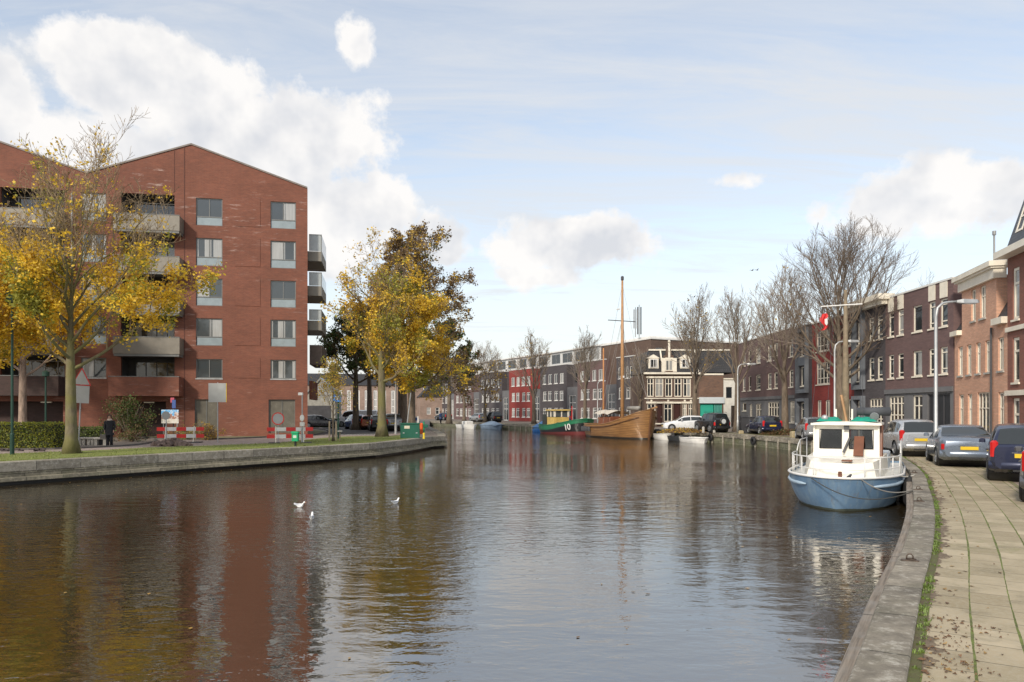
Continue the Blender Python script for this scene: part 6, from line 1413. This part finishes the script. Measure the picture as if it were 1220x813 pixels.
# deck and bulwark
dk_ = plain('deck_white', (.6, .6, .56), .5, var=.12); m = MB()
m.loft([[(x, -max(.01, hb(x)-.04), .86), (x, max(.01, hb(x)-.04), .86)] for x in xs]); m.build('deck', dk_, bt)
# raised fore cabin
m = MB(); m.loft([[(3.9, -1.12, .86), (3.9, -1.08, 1.42), (3.9, 1.08, 1.42), (3.9, 1.12, .86)], [(6.6, -1.08, .86), (6.55, -1.02, 1.40), (6.55, 1.02, 1.40), (6.6, 1.08, .86)], [(7.5, -.92, .86), (7.35, -.82, 1.32), (7.35, .82, 1.32), (7.5, .92, .86)], [(7.72, -.6, .86), (7.55, -.5, 1.28), (7.55, .5, 1.28), (7.72, .6, .86)]], False, (True, True)); m.build('fore_cabin', cream2, bt, auto=30)
# wheelhouse
wx0, wx1 = 3.6, 5.75; zb, zt = 1.40, 2.34
m = MB(); gh_ = []
def wfq(y, z): return (wx1-.12*(z-zb), y, z)
HW = .93
def front_frame():
    m = MB(); ys = [-HW, -.74, -.12, .10, .76, HW]; zs = [zb-.45, zb+.22, zb+.80, zt]
    for i in range(5):
        for j in range(3):
            if j == 1 and i in (1, 3): continue
            a, b = ys[i], ys[i+1]; k = lambda y, z: (wfq(y*(1-.05*(z-zb)), z)); P = [k(a, zs[j]), k(b, zs[j]), k(b, zs[j+1]), k(a, zs[j+1])]; Q_ = [(p_[0]-.06, p_[1], p_[2]) for p_ in P]
            m.add(P+Q_, [(0, 1, 2, 3), (7, 6, 5, 4), (0, 4, 5, 1), (1, 5, 6, 2), (2, 6, 7, 3), (3, 7, 4, 0)])
    return m
fo = front_frame().build('wheelhouse', cream2, bt)
wg = plain('wheelhouse_glass', (.05, .06, .055), .03, var=.1); wg.node_tree.nodes['Principled BSDF'].inputs['Transmission Weight'].default_value = 1.0; wg.node_tree.nodes['Principled BSDF'].inputs['Base Color'].default_value = (.5, .52, .5, 1)
for l_ in list(wg.node_tree.links):
    if l_.to_socket.name == 'Base Color': wg.node_tree.links.remove(l_)
wg.node_tree.nodes['Principled BSDF'].inputs['Base Color'].default_value = (.28, .3, .29, 1)
for a, b in ((-.74, -.12), (.10, .76)):
    k = lambda y, z, o=0: (wfq(y, z)[0]-.03+o, y, z); MB().add([k(a-.02, zb+.2), k(b+.02, zb+.2), k(b+.02, zb+.82), k(a-.02, zb+.82), k(a-.02, zb+.2, -.006), k(b+.02, zb+.2, -.006), k(b+.02, zb+.82, -.006), k(a-.02, zb+.82, -.006)], [(0, 1, 2, 3), (7, 6, 5, 4), (0, 4, 5, 1), (1, 5, 6, 2), (2, 6, 7, 3), (3, 7, 4, 0)]).build('window', wg, fo)
    fr_ = MB(); 
    pts_ = [k(a, zb+.22, .035), k(b, zb+.22, .035), k(b, zb+.80, .035), k(a, zb+.80, .035), k(a, zb+.22, .035)]
    fr_.tube(pts_, .018, 5); fr_.build('window_rubber', black, fo)
def sidewall(s):
    m = MB(); xs__ = [wx0, wx0+.25, wx0+1.2, wx1-.35, wx1-.04]; zs = [zb-.45, zb+.25, zb+.78, zt]
    for i in range(4):
        for j in range(3):
            if j == 1 and i in (1, ): continue
            m.box(xs__[i], xs__[i+1], s*(HW-.05), s*HW, zs[j], zs[j+1])
    return m.build('wheelhouse_side', cream2, bt)
for s in (-1, 1):
    o = sidewall(s); MB().box(wx0+.25, wx0+1.2, s*(HW-.035), s*(HW-.025), zb+.25, zb+.78).build('window', wg, o)
MB().box(wx0, wx0+.05, -HW+.06, -.1, zb-.45, zt).box(wx0, wx0+.05, .35, HW-.06, zb-.45, zt).build('wheelhouse_back', cream2, bt)
MB().box(wx0+.1, wx1-.1, -HW+.06, HW-.06, zb-.3, zb-.25).build('wheelhouse_floor', wood, bt)
MB().bbox(wx1-.5, wx1-.14, -HW+.07, HW-.07, zb-.2, zb+.22, .02).build('dashboard', plain('brown_wood', (.16, .06, .03), .5), bt)
o = MB().lathe([(.2, 0), (.22, .015), (.2, .03), (.18, .015), (.2, 0)], (wx1-.62, .3, zb+.32), 'x', 20); o.box(wx1-.61, wx1-.59, .1, .5, zb+.305, zb+.335); o.box(wx1-.61, wx1-.59, .285, .315, zb+.12, zb+.52); o.build('steering_wheel', wood, bt)
m = MB(); RP = [[(wx0-.15, -HW-.06, zt), (wx0-.15, HW+.06, zt), (wx0-.15, HW+.06, zt+.06), (wx0-.15, .5, zt+.11), (wx0-.15, -.5, zt+.11), (wx0-.15, -HW-.06, zt+.06)]]
RP.append([(wx1+.12, y, z) for _, y, z in RP[0]]); m.loft(RP, True, (True, True)); m.build('roof', cream2, bt)
# brown wood details
br = plain('brown_wood', (.16, .08, .045), .6)
m = MB(); m.tube([(wx1-.02, HW+.03, zb-.45), (wx1-.35, HW+.04, zt)], .055, 6); m.build('grab_post', br, bt)
MB().bbox(7.36, 7.62, .02, .3, 1.34, 1.38, .01).build('hatch', br, bt); 
m = MB(); m.add([(6.35, .25, 1.42), (6.35, .52, 1.42), (5.82, .52, 1.98), (5.82, .25, 1.98), (6.39, .25, 1.45), (6.39, .52, 1.45), (5.86, .52, 2.01), (5.86, .25, 2.01)], [(0, 1, 2, 3), (4, 7, 6, 5), (0, 4, 5, 1), (1, 5, 6, 2), (2, 6, 7, 3), (3, 7, 4, 0)]); m.build('gangplank', br, bt)
m = MB(); m.tube([(wx1+.1, -.06, 1.5), (wx1+.02, .12, 1.95)], .035, 6); m.box(wx1-.02, wx1+.04, -.05, .1, 2.2, 2.34); m.build('mast_bracket', dgrey, bt)
MB().bbox(7.7, 7.8, -.05, .05, .86, 1.06, .01).build('bow_light', br, bt)
# railing
zr1, zr2 = 1.48, 1.16
hbx = [5.2, 6, 6.6, 7.1, 7.5, 7.8, 8.05, 8.25, 8.4]
def rail(z, off=-.08, x0=0): return [(x, max(.0, hb(x)+off), z) for x in hbx[x0:]]+[(Lb-.12, 0, z)]+[(x, -max(.0, hb(x)+off), z) for x in reversed(hbx[x0:])]
mr = MB(); P = rail(zr1); mr.tube(P, .017, 6); mr.tube(rail(zr2), .013, 6)
for x in (5.2, 6.2, 7.1, 7.75, 8.2):
    for s in (-1, 1): y = s*(hb(x)-.08); mr.tube([(x, y, .88), (x, y, zr1)], .015, 6)
for s in (-1, 1): mr.tube([(5.2, s*(hb(5.2)-.08), zr1), (4.9, s*(hb(5)-.08), zr1+.2), (4.4, s*(hb(4.4)-.08), zr1+.34), (2.6, s*(hb(3)-.08), zr1+.36)], .017, 6); mr.tube([(4.4, s*(hb(4.4)-.08), .88), (4.4, s*(hb(4.4)-.08), zr1+.34)], .015, 6); mr.tube([(2.7, s*(hb(3)-.08), .88), (2.7, s*(hb(3)-.08), zr1+.36)], .015, 6)
mr.build('railing', white, bt, smooth=True)
MB().tube([(7.9, .25, .9), (8.0, .3, 1.0), (8.1, .2, .92)], .03, 6).build('anchor_cleat', dgrey, bt)
# aft cockpit
MB().bbox(.5, 3.5, -1.1, 1.1, .86, 1.35, .05).build('aft_cabin', plain('aft_blue_white', (.5, .55, .58), .5), bt)
# mast, spreader, radar roll, light
mp_ = (4.15, -.12)
m = MB(); ht = 6.75; m.tube([(*mp_, 1.3), (*mp_, 3.5), (*mp_, ht*.75), (*mp_, ht)], [.12, .105, .08, .05], 10)
mast = m.build('mast', plain('mast_pole', (.2, .155, .1), .7, var=.3, scl=5), bt, smooth=True)
zc = 6.25; MB().tube([(mp_[0]+.05, mp_[1]-.75, zc), (mp_[0]+.05, mp_[1]+.5, zc)], .02, 6).build('spreader', white, mast)
MB().tube([(mp_[0]-.02, mp_[1]-.03, ht-.05), (mp_[0]-.02, mp_[1]-.03, ht+.3)], .02, 6).build('mast_tip', dgrey, mast)
m = MB()
for y in (-.7, .45, -.35): m.tube([(mp_[0]+.05, mp_[1]+y, zc), (wx1-.4, mp_[1]+y*1.3, zt+.12)], .006, 4)
m.build('stays', dgrey, mast)
m = MB(); m.tube([(mp_[0]+.22, mp_[1]+.05, 2.4), (mp_[0]+.16, mp_[1]-.12, 3.3)], .04, 6); m.build('boom_end', mastw, mast)
for y in (-.35, .12): MB().box(wx1-.9, wx1-.84, y-.02, y+.03, zt+.1, zt+.5).build('mast_support', cream2, bt)
MB().lathe([(.001, -.52), (.13, -.5), (.14, .45), (.001, .48)], (4.6, .75, zt+.42), 'y', 14).build('rolled_cover', plain('cover_charcoal', (.07, .075, .085), .8), bt, smooth=True)
o = MB().lathe([(.001, -.12), (.1, -.1), (.13, 0), (.125, .04), (.001, .05)], (5.45, .78, zt+.26), 'x', 16).build('searchlight', lgrey, bt, smooth=True); MB().lathe([(.001, .055), (.11, .052), (.12, .04)], (5.45, .78, zt+.26), 'x', 16).build('lens', plain('lens_dark', (.12, .14, .14), .1), o)
MB().lathe([(.001, -.07), (.1, -.06), (.1, .04), (.001, .05)], (5.5, -.62, zt+.22), 'x', 14).build('searchlight', lgrey, bt, smooth=True)
def tarp(label, x0, x1, y0, y1, z, seed):
    m = MB(); n = 12; rg_ = []
    for i in range(n+1):
        r_ = []
        for j in range(n+1):
            u, v_ = i/n, j/n; x = x0+(x1-x0)*u; y = y0+(y1-y0)*v_; e_ = min(u, 1-u, v_, 1-v_)*5
            zz = z+min(1, e_)*.10+noise.noise(Vector((x*5, y*5, seed)))*.11*min(1, e_)
            r_.append((x, y, max(zz, z)))
        rg_.append(r_)
    m.loft(rg_); o = m.build('tarpaulin', plain('sea_green_tarp', (.0, .3, .2), .6, var=.25, scl=6), None, smooth=True, loc=(0, 0, 0)); o.matrix_world = bt.matrix_world
    o.location = bt.location; o.rotation_euler = bt.rotation_euler; return tag(o, label, 'tarpaulin')
tarp('crumpled sea-green tarpaulin on the wheelhouse roof left of the mast', 4.4, 5.7, -.86, -.18, zt+.115, 3)
tarp('crumpled sea-green tarpaulin on the wheelhouse roof right of the mast', 4.4, 5.7, .1, .86, zt+.115, 7)
# flag hanging from the spreader
MW = Matrix.Translation(bt.location) @ Matrix.Rotation(bt.rotation_euler.z, 4, 'Z')
fp = MW @ Vector((mp_[0]+.05, mp_[1]-.62, zc-.05))
e = empty('flag', fp, R(10), 'small red flag with white emblem hanging below the mast spreader', 'flag'); e.scale = (.75, .75, 1.0)
m = MB(); rg_ = []
for i in range(9):
    z = -.22-.55*i/8; wv = .13+.06*math.sin(i*.9)
    rg_.append([(-wv+.05*math.sin(i*1.3)+(.34*k/6-.05)*(.75+.25*math.sin(i)), .05*math.sin(k*1.5+i*.7), z+.05*k/6) for k in range(7)])
m.loft(rg_); fo_ = m.build('cloth', plain('flag_red', (.6, .03, .03), .7, var=.1), e, smooth=True)
MB().add([(-.06, -.075, -.38), (.07, -.075, -.36), (.09, -.08, -.52), (.02, -.085, -.6), (-.06, -.08, -.52)], [(0, 1, 2, 3, 4)]).build('emblem', white, e)
MB().tube([(0, 0, 0), (-.03, 0, -.25)], .006, 4).build('cord', dgrey, e)
# ropes and fender
def rope(label, a, b, sag, r=.016, mat=None):
    a = Vector(a); b = Vector(b); P = [a.lerp(b, k/14)-Vector((0, 0, sag*4*(k/14)*(1-k/14))) for k in range(15)]
    o = Vector(a); m = MB().tube([p_-o for p_ in P], r, 6); tag(m.build('mooring_rope', mat or plain('rope_grey', (.2, .19, .17), .9), loc=o, smooth=True), label, 'rope', 'mooring ropes')
wp = lambda x, y, z: MW @ Vector((x, y, z))
rope('long sagging grey rope from the blue bow to the quay ring', wp(8.3, -.9 if False else .55, .93), r3+Vector((0, 0, .03)), .22)
rope('dark rope crossing the bow of the blue boat from its left side', wp(8.35, -.7, .9), r3+Vector((.05, 0, .03)), .42, .014, plain('rope_dark', (.05, .05, .045), .9))
rope('pale taut rope from the deck of the blue boat to the coping', wp(6.9, hb(6.9), .95), at(1090, 566, .1), .05, .02, plain('rope_pale', (.5, .48, .42), .9))
fe = wp(6.3, hb(6.3)+.17, .1); e = empty('fender', fe, 0, 'fat black rubber fender hanging between the blue hull and the quay', 'fender'); MB().lathe([(.001, -.1), (.1, -.08), (.17, .05), (.17, .6), (.1, .74), (.03, .8)], sides=14).build('body', black, e, smooth=True); MB().tube([(0, 0, .78), (0, 0, .98)], .012, 5).build('cord', plain('rope_dark', (.05, .05, .045), .9), e)
# ---- green barge and brown sailing ship on the far bend
def small_hull(parent, L, B, sheer, mats, name='hull', red_below=None, bluff=.6, stations=18, keel=-.5):
    rings = []
    for i in range(stations+1):
        s = i/stations; x = L*s
        b = B*(1-max(0, (s-.55)/.45)**2.6)**.6*(1-.35*max(0, (.25-s)/.25)**2); b = max(.03, b); zs = sheer(s); u = max(0, (s-.75)/.25)
        r = []
        for k in range(9):
            a = k/8; r.append((b*(1-(1-a)**2.2*(.4+.3*u)), keel+(zs-keel)*a, -bluff*u*u*(1-a)))
        rings.append([(x+rk, -y, z) for y, z, rk in reversed(r)]+[(x+rk, y, z) for y, z, rk in r])
    m = MB(); m.loft(rings, False, (True, True)); o = m.build(name, mats, parent, auto=50)
    bx = lambda s: max(.03, B*(1-max(0, (s-.55)/.45)**2.6)**.6*(1-.35*max(0, (.25-s)/.25)**2))
    MB().loft([[(L*i/stations, -bx(i/stations)+.03, sheer(i/stations)-.18), (L*i/stations, bx(i/stations)-.03, sheer(i/stations)-.18)] for i in range(stations+1)]).build('deck', wood, parent)
    gun_ = MB()
    for s_ in (-1, 1): gun_.tube([(L*i/stations, s_*bx(i/stations), sheer(i/stations)) for i in range(stations+1)], .05, 5)
    gun_.build('gunwale', mats, parent, smooth=True)
    return o, bx
def boat_empty(name, bow_, stern_, label, cat):
    b = Vector((*bow_, 0)); s = Vector((*stern_, 0)); d = b-s
    return empty(name, (s.x, s.y, ZW), math.atan2(d.y, d.x), label, cat), d.length
# brown ship
sh, Ls = boat_empty('sailing_ship', (13.3, 69.0), (9.0, 78.4), 'old varnished wooden sailing ship with a tall mast moored at the far bend', 'sailing ship')
t = NT('varnished_hull'); p = t.coord('Object'); s_ = t.n('ShaderNodeSeparateXYZ'); t.l(p, s_.inputs[0]); n = t.noise(t.scale(p, .8, .8, 7), 1.0, 6, .6)
pl_ = t.math('FRACT', t.math('MULTIPLY', t.math('SUBTRACT', s_.outputs[2], t.math('MULTIPLY', t.math('POWER', t.math('MULTIPLY', s_.outputs[0], .085), 3.0), .9)), 4.5))
c = t.mix(t.ramp(n, .3, .7), (.18, .09, .035), (.33, .175, .065)); c = t.mix(t.math('LESS_THAN', pl_, .1), c, (.08, .035, .015)); c = t.mix(t.math('LESS_THAN', s_.outputs[2], .16), c, (.03, .025, .02)); t.col(c); t.rough(.35)
shf = lambda s: 1.35+1.55*max(0, s-.35)**2/.4225+.25*max(0, .25-s)
ho, bxf = small_hull(sh, Ls, 2.1, shf, t.m, bluff=.5)
m = MB()
for s_ in (-1, 1): m.tube([(Ls*i/18, s_*(bxf(i/18)+.02), shf(i/18)*.80) for i in range(18)], .06, 5)
m.build('wale', plain('dark_wale', (.1, .045, .02), .4), sh, smooth=True)
MB().tube([(Ls-.45, 0, -.4), (Ls+.12, 0, shf(1)+.15)], .12, 6).build('stem_post', plain('dark_wale', (.1, .045, .02), .4), sh)
xm = Ls*.52; MB().tube([(xm, 0, .8), (xm, 0, 9), (xm, 0, 16.0)], [.2, .17, .1], 10).build('mast', mastw, sh, smooth=True)
MB().lathe([(.1, 16.0), (.16, 16.1), (.16, 16.4), (.001, 16.5)], (xm, 0, 0), sides=10).build('mast_cap', dgrey, sh)
MB().tube([(xm, -1.7, 11.9), (xm, 1.6, 11.9)], .045, 6).build('spreader', dgrey, sh); MB().box(xm-.2, xm+.2, -.6, -.4, 13.0, 13.12).box(xm-.3, xm+.3, -.05, .05, 6.1, 6.3).build('mast_light', white, sh)
m = MB()
for x, y, z0 in ((Ls-.2, 0, 2.6), (xm-1.6, 1.95, 1.3), (xm-1.6, -1.95, 1.3), (xm-.6, 1.95, 1.4), (xm-.6, -1.95, 1.4), (.5, 0, 2)): m.tube([(x, y, z0), (xm, 0, 15.6 if x in (Ls-.2, .5) else 12.2)], .014, 4)
m.tube([(Ls-.1, .3, 2.7), (xm, 0, 10)], .014, 4); m.build('rigging', plain('wire', (.2, .19, .18), .6), sh)
MB().tube([(Ls*.17, 0, .8), (Ls*.17, 0, 9.4)], [.11, .07], 8).build('mizzen_mast', plain('orange_pine', (.45, .2, .07), .45), sh, smooth=True)
m = MB().bbox(Ls*.22, Ls*.44, -1.0, 1.0, 1.1, 2.15, .08); m.build('deckhouse', plain('reddish_wood', (.2, .07, .035), .4), sh)
rg_ = []
for i in range(7):
    x = Ls*.16+Ls*.3*i/6; rg_.append([(x, y, 2.25+.55*math.cos(y*.9)+.08*math.sin(i*2+y)) for y in (-1.4, -.9, -.4, 0, .4, .9, 1.4)])
MB().loft(rg_).build('canvas_awning', plain('canvas_cream', (.55, .5, .42), .9, var=.15), sh, smooth=True)
MB().tube([(Ls*.08, -.1, 1.9), (Ls*.40, .05, 2.7)], .07, 6).tube([(xm, 0, 1.9), (Ls+.9, 0, 3.1)], .09, 6).build('boom', mastw, sh)
MB().lathe([(.001, -1.1), (.2, -1.0), (.22, .9), (.001, 1.0)], (Ls*.72, 0, 3.0), 'x', 10).build('furled_sail', plain('sail_grey', (.25, .24, .22), .9), sh, smooth=True)
for k in range(5): MB().lathe([(.001, -.25), (.13, -.2), (.15, 0), (.13, .2), (.001, .25)], (Ls*(.06+.045*k), -bxf(.1+.04*k)-.1, .85), 'z', 8).build('fender', dgrey, sh)
# green boat
gr, Lg = boat_empty('barge', (8.6, 81.8), (4.6, 91.0), 'green steel barge with yellow wheelhouse and white number 10 on its bow', 'barge')
t = NT('green_barge_paint'); p = t.coord('Object'); s_ = t.n('ShaderNodeSeparateXYZ'); t.l(p, s_.inputs[0]); n = t.noise(p, 1.2, 5, .6)
sh_line = t.math('MULTIPLY_ADD', t.math('POWER', t.math('MAXIMUM', t.math('MULTIPLY', t.math('SUBTRACT', s_.outputs[0], 3.0), .12), 0.0), 1.5), 1.35, .42)
c = t.mix(t.ramp(n, .3, .7), (.012, .13, .06), (.02, .18, .085)); c = t.mix(t.math('LESS_THAN', s_.outputs[2], sh_line), c, (.012, .013, .015)); c = t.mix(t.math('LESS_THAN', s_.outputs[2], t.math('MULTIPLY_ADD', s_.outputs[0], .035, .05)), c, (.16, .03, .03)); t.col(c); t.rough(.45)
sgf = lambda s: 1.0+1.45*max(0, s-.25)**1.8+.4*max(0, .2-s)
ho, bxg = small_hull(gr, Lg, 2.1, sgf, t.m, bluff=.9)
MB().box(Lg*.16, Lg*.36, -1.0, 1.0, .8, 1.95).build('wheelhouse', plain('yellow_ochre', (.6, .42, .12), .45), gr)
wh_ = MB()
for a, b in ((0, .1), (.45, .55), (.9, 1.0)):
    for y in (-1.0, .94): wh_.box(Lg*(.16+.2*a), Lg*(.16+.2*b), y, y+.06, 2.0, 2.75)
for y0, y1 in ((-.94, -.8), (-.07, .07), (.8, .94)): wh_.box(Lg*.36-.06, Lg*.36, y0, y1, 2.0, 2.75); wh_.box(Lg*.16, Lg*.16+.06, y0, y1, 2.0, 2.75)
wh_.build('wheelhouse_frame', cream, gr); MB().box(Lg*.16+.07, Lg*.36-.07, -.93, .93, 2.01, 2.74).build('window', plain('barge_glass', (.08, .09, .09), .05), gr)
MB().bbox(Lg*.14, Lg*.375, -1.15, 1.15, 2.75, 2.9, .04).build('roof', plain('yellow_ochre', (.6, .42, .12), .45), gr)
MB().tube([(Lg*.02, -1.2, 2.6), (Lg*.13, -1.2, 2.6), (Lg*.13, 1.2, 2.6), (Lg*.02, 1.2, 2.6)], .05, 5).box(Lg*.03, Lg*.12, -1.0, 1.0, .9, 2.3).build('stern_canopy', plain('dark_canvas', (.06, .065, .06), .9), gr)
MB().bbox(Lg*.4, Lg*.7, -1.0, 1.0, .9, 1.35, .08).build('hold_cover', plain('hold_black', (.03, .035, .03), .6), gr); MB().tube([(Lg*.62, 0, 1.3), (Lg*.62, 0, 3.3)], .05, 6).build('short_mast', red, gr)
fc = bpy.data.curves.new('number', 'FONT'); fc.body = '10'; fc.size = 1.0; fc.extrude = .02; fc.align_x = 'CENTER'
fo2 = bpy.data.objects.new('number_tmp', fc); C.objects.link(fo2); bpy.context.view_layer.update()
me = bpy.data.meshes.new_from_object(fo2.evaluated_get(bpy.context.evaluated_depsgraph_get())); bpy.data.objects.remove(fo2)
me.materials.append(white); no = bpy.data.objects.new('bow_number', me); C.objects.link(no); no.parent = gr
# project the digits onto the port bow (the side turned to the camera)
xc, ex = Lg*.82, Lg
for v in me.vertices:
    x = xc+v.co.x*1.0; s = x/Lg; zs = sgf(s); z = zs-1.0+v.co.y; a = (z+.5)/(zs+.5); b = bxg(s); u = max(0, (s-.75)/.25)
    y = b*(1-(1-a)**2.2*(.4+.3*u)); v.co = (x-.9*u*u*(1-a), -(y+.03+v.co.z), z)
# small boats
def dinghy(label, a, b, B, h, mat, cat='dinghy', name='dinghy', extra=None):
    e, L = boat_empty(name, a, b, label, cat); small_hull(e, L, B, lambda s: h*(1+.3*max(0, s-.5)), mat, bluff=.3, stations=10, keel=-.2)
    for k in (.3, .6): MB().box(L*k-.1, L*k+.12, -B*.8, B*.8, h*.72, h*.78).build('thwart', wood, e)
    if extra: extra(e, L)
    return e
dinghy('white open motor boat moored left, under the bow of the brown ship', (14.6, 67.2), (11.8+2.6, 71.5), .8, .5, white, 'motor boat', 'open_boat', lambda e, L: (MB().bbox(-.25, .1, -.2, .2, .3, .95, .04).build('outboard_motor', dgrey, e)))
dinghy('small dark inflatable dinghy beside the white motor boat', (15.6, 64.4), (15.0, 67.4), .75, .42, plain('inflatable_dark', (.05, .055, .06), .6), extra=lambda e, L: MB().bbox(-.2, .1, -.15, .15, .2, .9, .04).build('outboard_motor', dgrey, e))
dinghy('white rowing boat nearest to the quay posts', (16.2, 60.5), (15.3, 64.2), .72, .42, white)
dinghy('bright blue dinghy behind the stern of the green barge', (4.3, 92.0), (3.0, 94.5), .6, .32, plain('dinghy_blue', (.02, .15, .45), .5))
dinghy('small white boat with low cabin at the far left quay', (-5.6, 107.5), (-8.2, 112.5), .95, .6, white, 'motor boat', 'cabin_boat', lambda e, L: (MB().bbox(L*.4, L*.7, -.6, .6, .5, 1.15, .08).build('cabin', white, e)))
dinghy('blue-grey covered boat on the far quay edge beside the black car', (-1.6, 104.6), (-4.3, 109.6), .9, .6, plain('cover_blue_grey', (.16, .22, .3), .8), 'boat', 'covered_boat', lambda e, L: MB().loft([[(L*k/8, y*.85, .55+.65*(1-y*y)*math.sin(math.pi*(.1+.8*k/8))) for y in (-1, -.6, 0, .6, 1)] for k in range(9)]).build('cover', plain('cover_blue_grey', (.16, .22, .3), .8), e, smooth=True))
dinghy('small boat under a blue tarpaulin at the stern of the green barge', (5.0, 90.5+2.6), (3.4, 96.6), .9, .6, plain('tarp_blue', (.05, .14, .3), .7), 'boat', 'covered_boat', lambda e, L: MB().loft([[(L*k/8, y*.85, .55+.9*(1-y*y)*math.sin(math.pi*(.1+.8*k/8))) for y in (-1, -.6, 0, .6, 1)] for k in range(9)]).build('cover', plain('tarp_blue', (.05, .14, .3), .7), e, smooth=True))
# tyre fender on the quay wall
q = at(806, 516.5, -.2); 
for px, Y, lab in ((819, 62.5, 'black tyre hanging on the quay wall beside the white rowing boat'), (880, 55.5, 'black tyre hanging on the quay wall below the street lamp')):
    i = idx(RB, Y); q = RB[i]-RN[i]*.25; e = empty('tyre_fender', (q.x, q.y, -.35), math.atan2(RN[i].y, RN[i].x), lab, 'tyre', 'tyres on the quay wall'); MB().lathe([(.16, -.09), (.3, -.1), (.34, 0), (.3, .1), (.16, .09), (.16, -.09)], (0, 0, 0), 'x', 16).build('tyre', black, e, smooth=True); MB().tube([(0, 0, .3), (.15, 0, .42)], .02, 5).build('cord', wood, e)
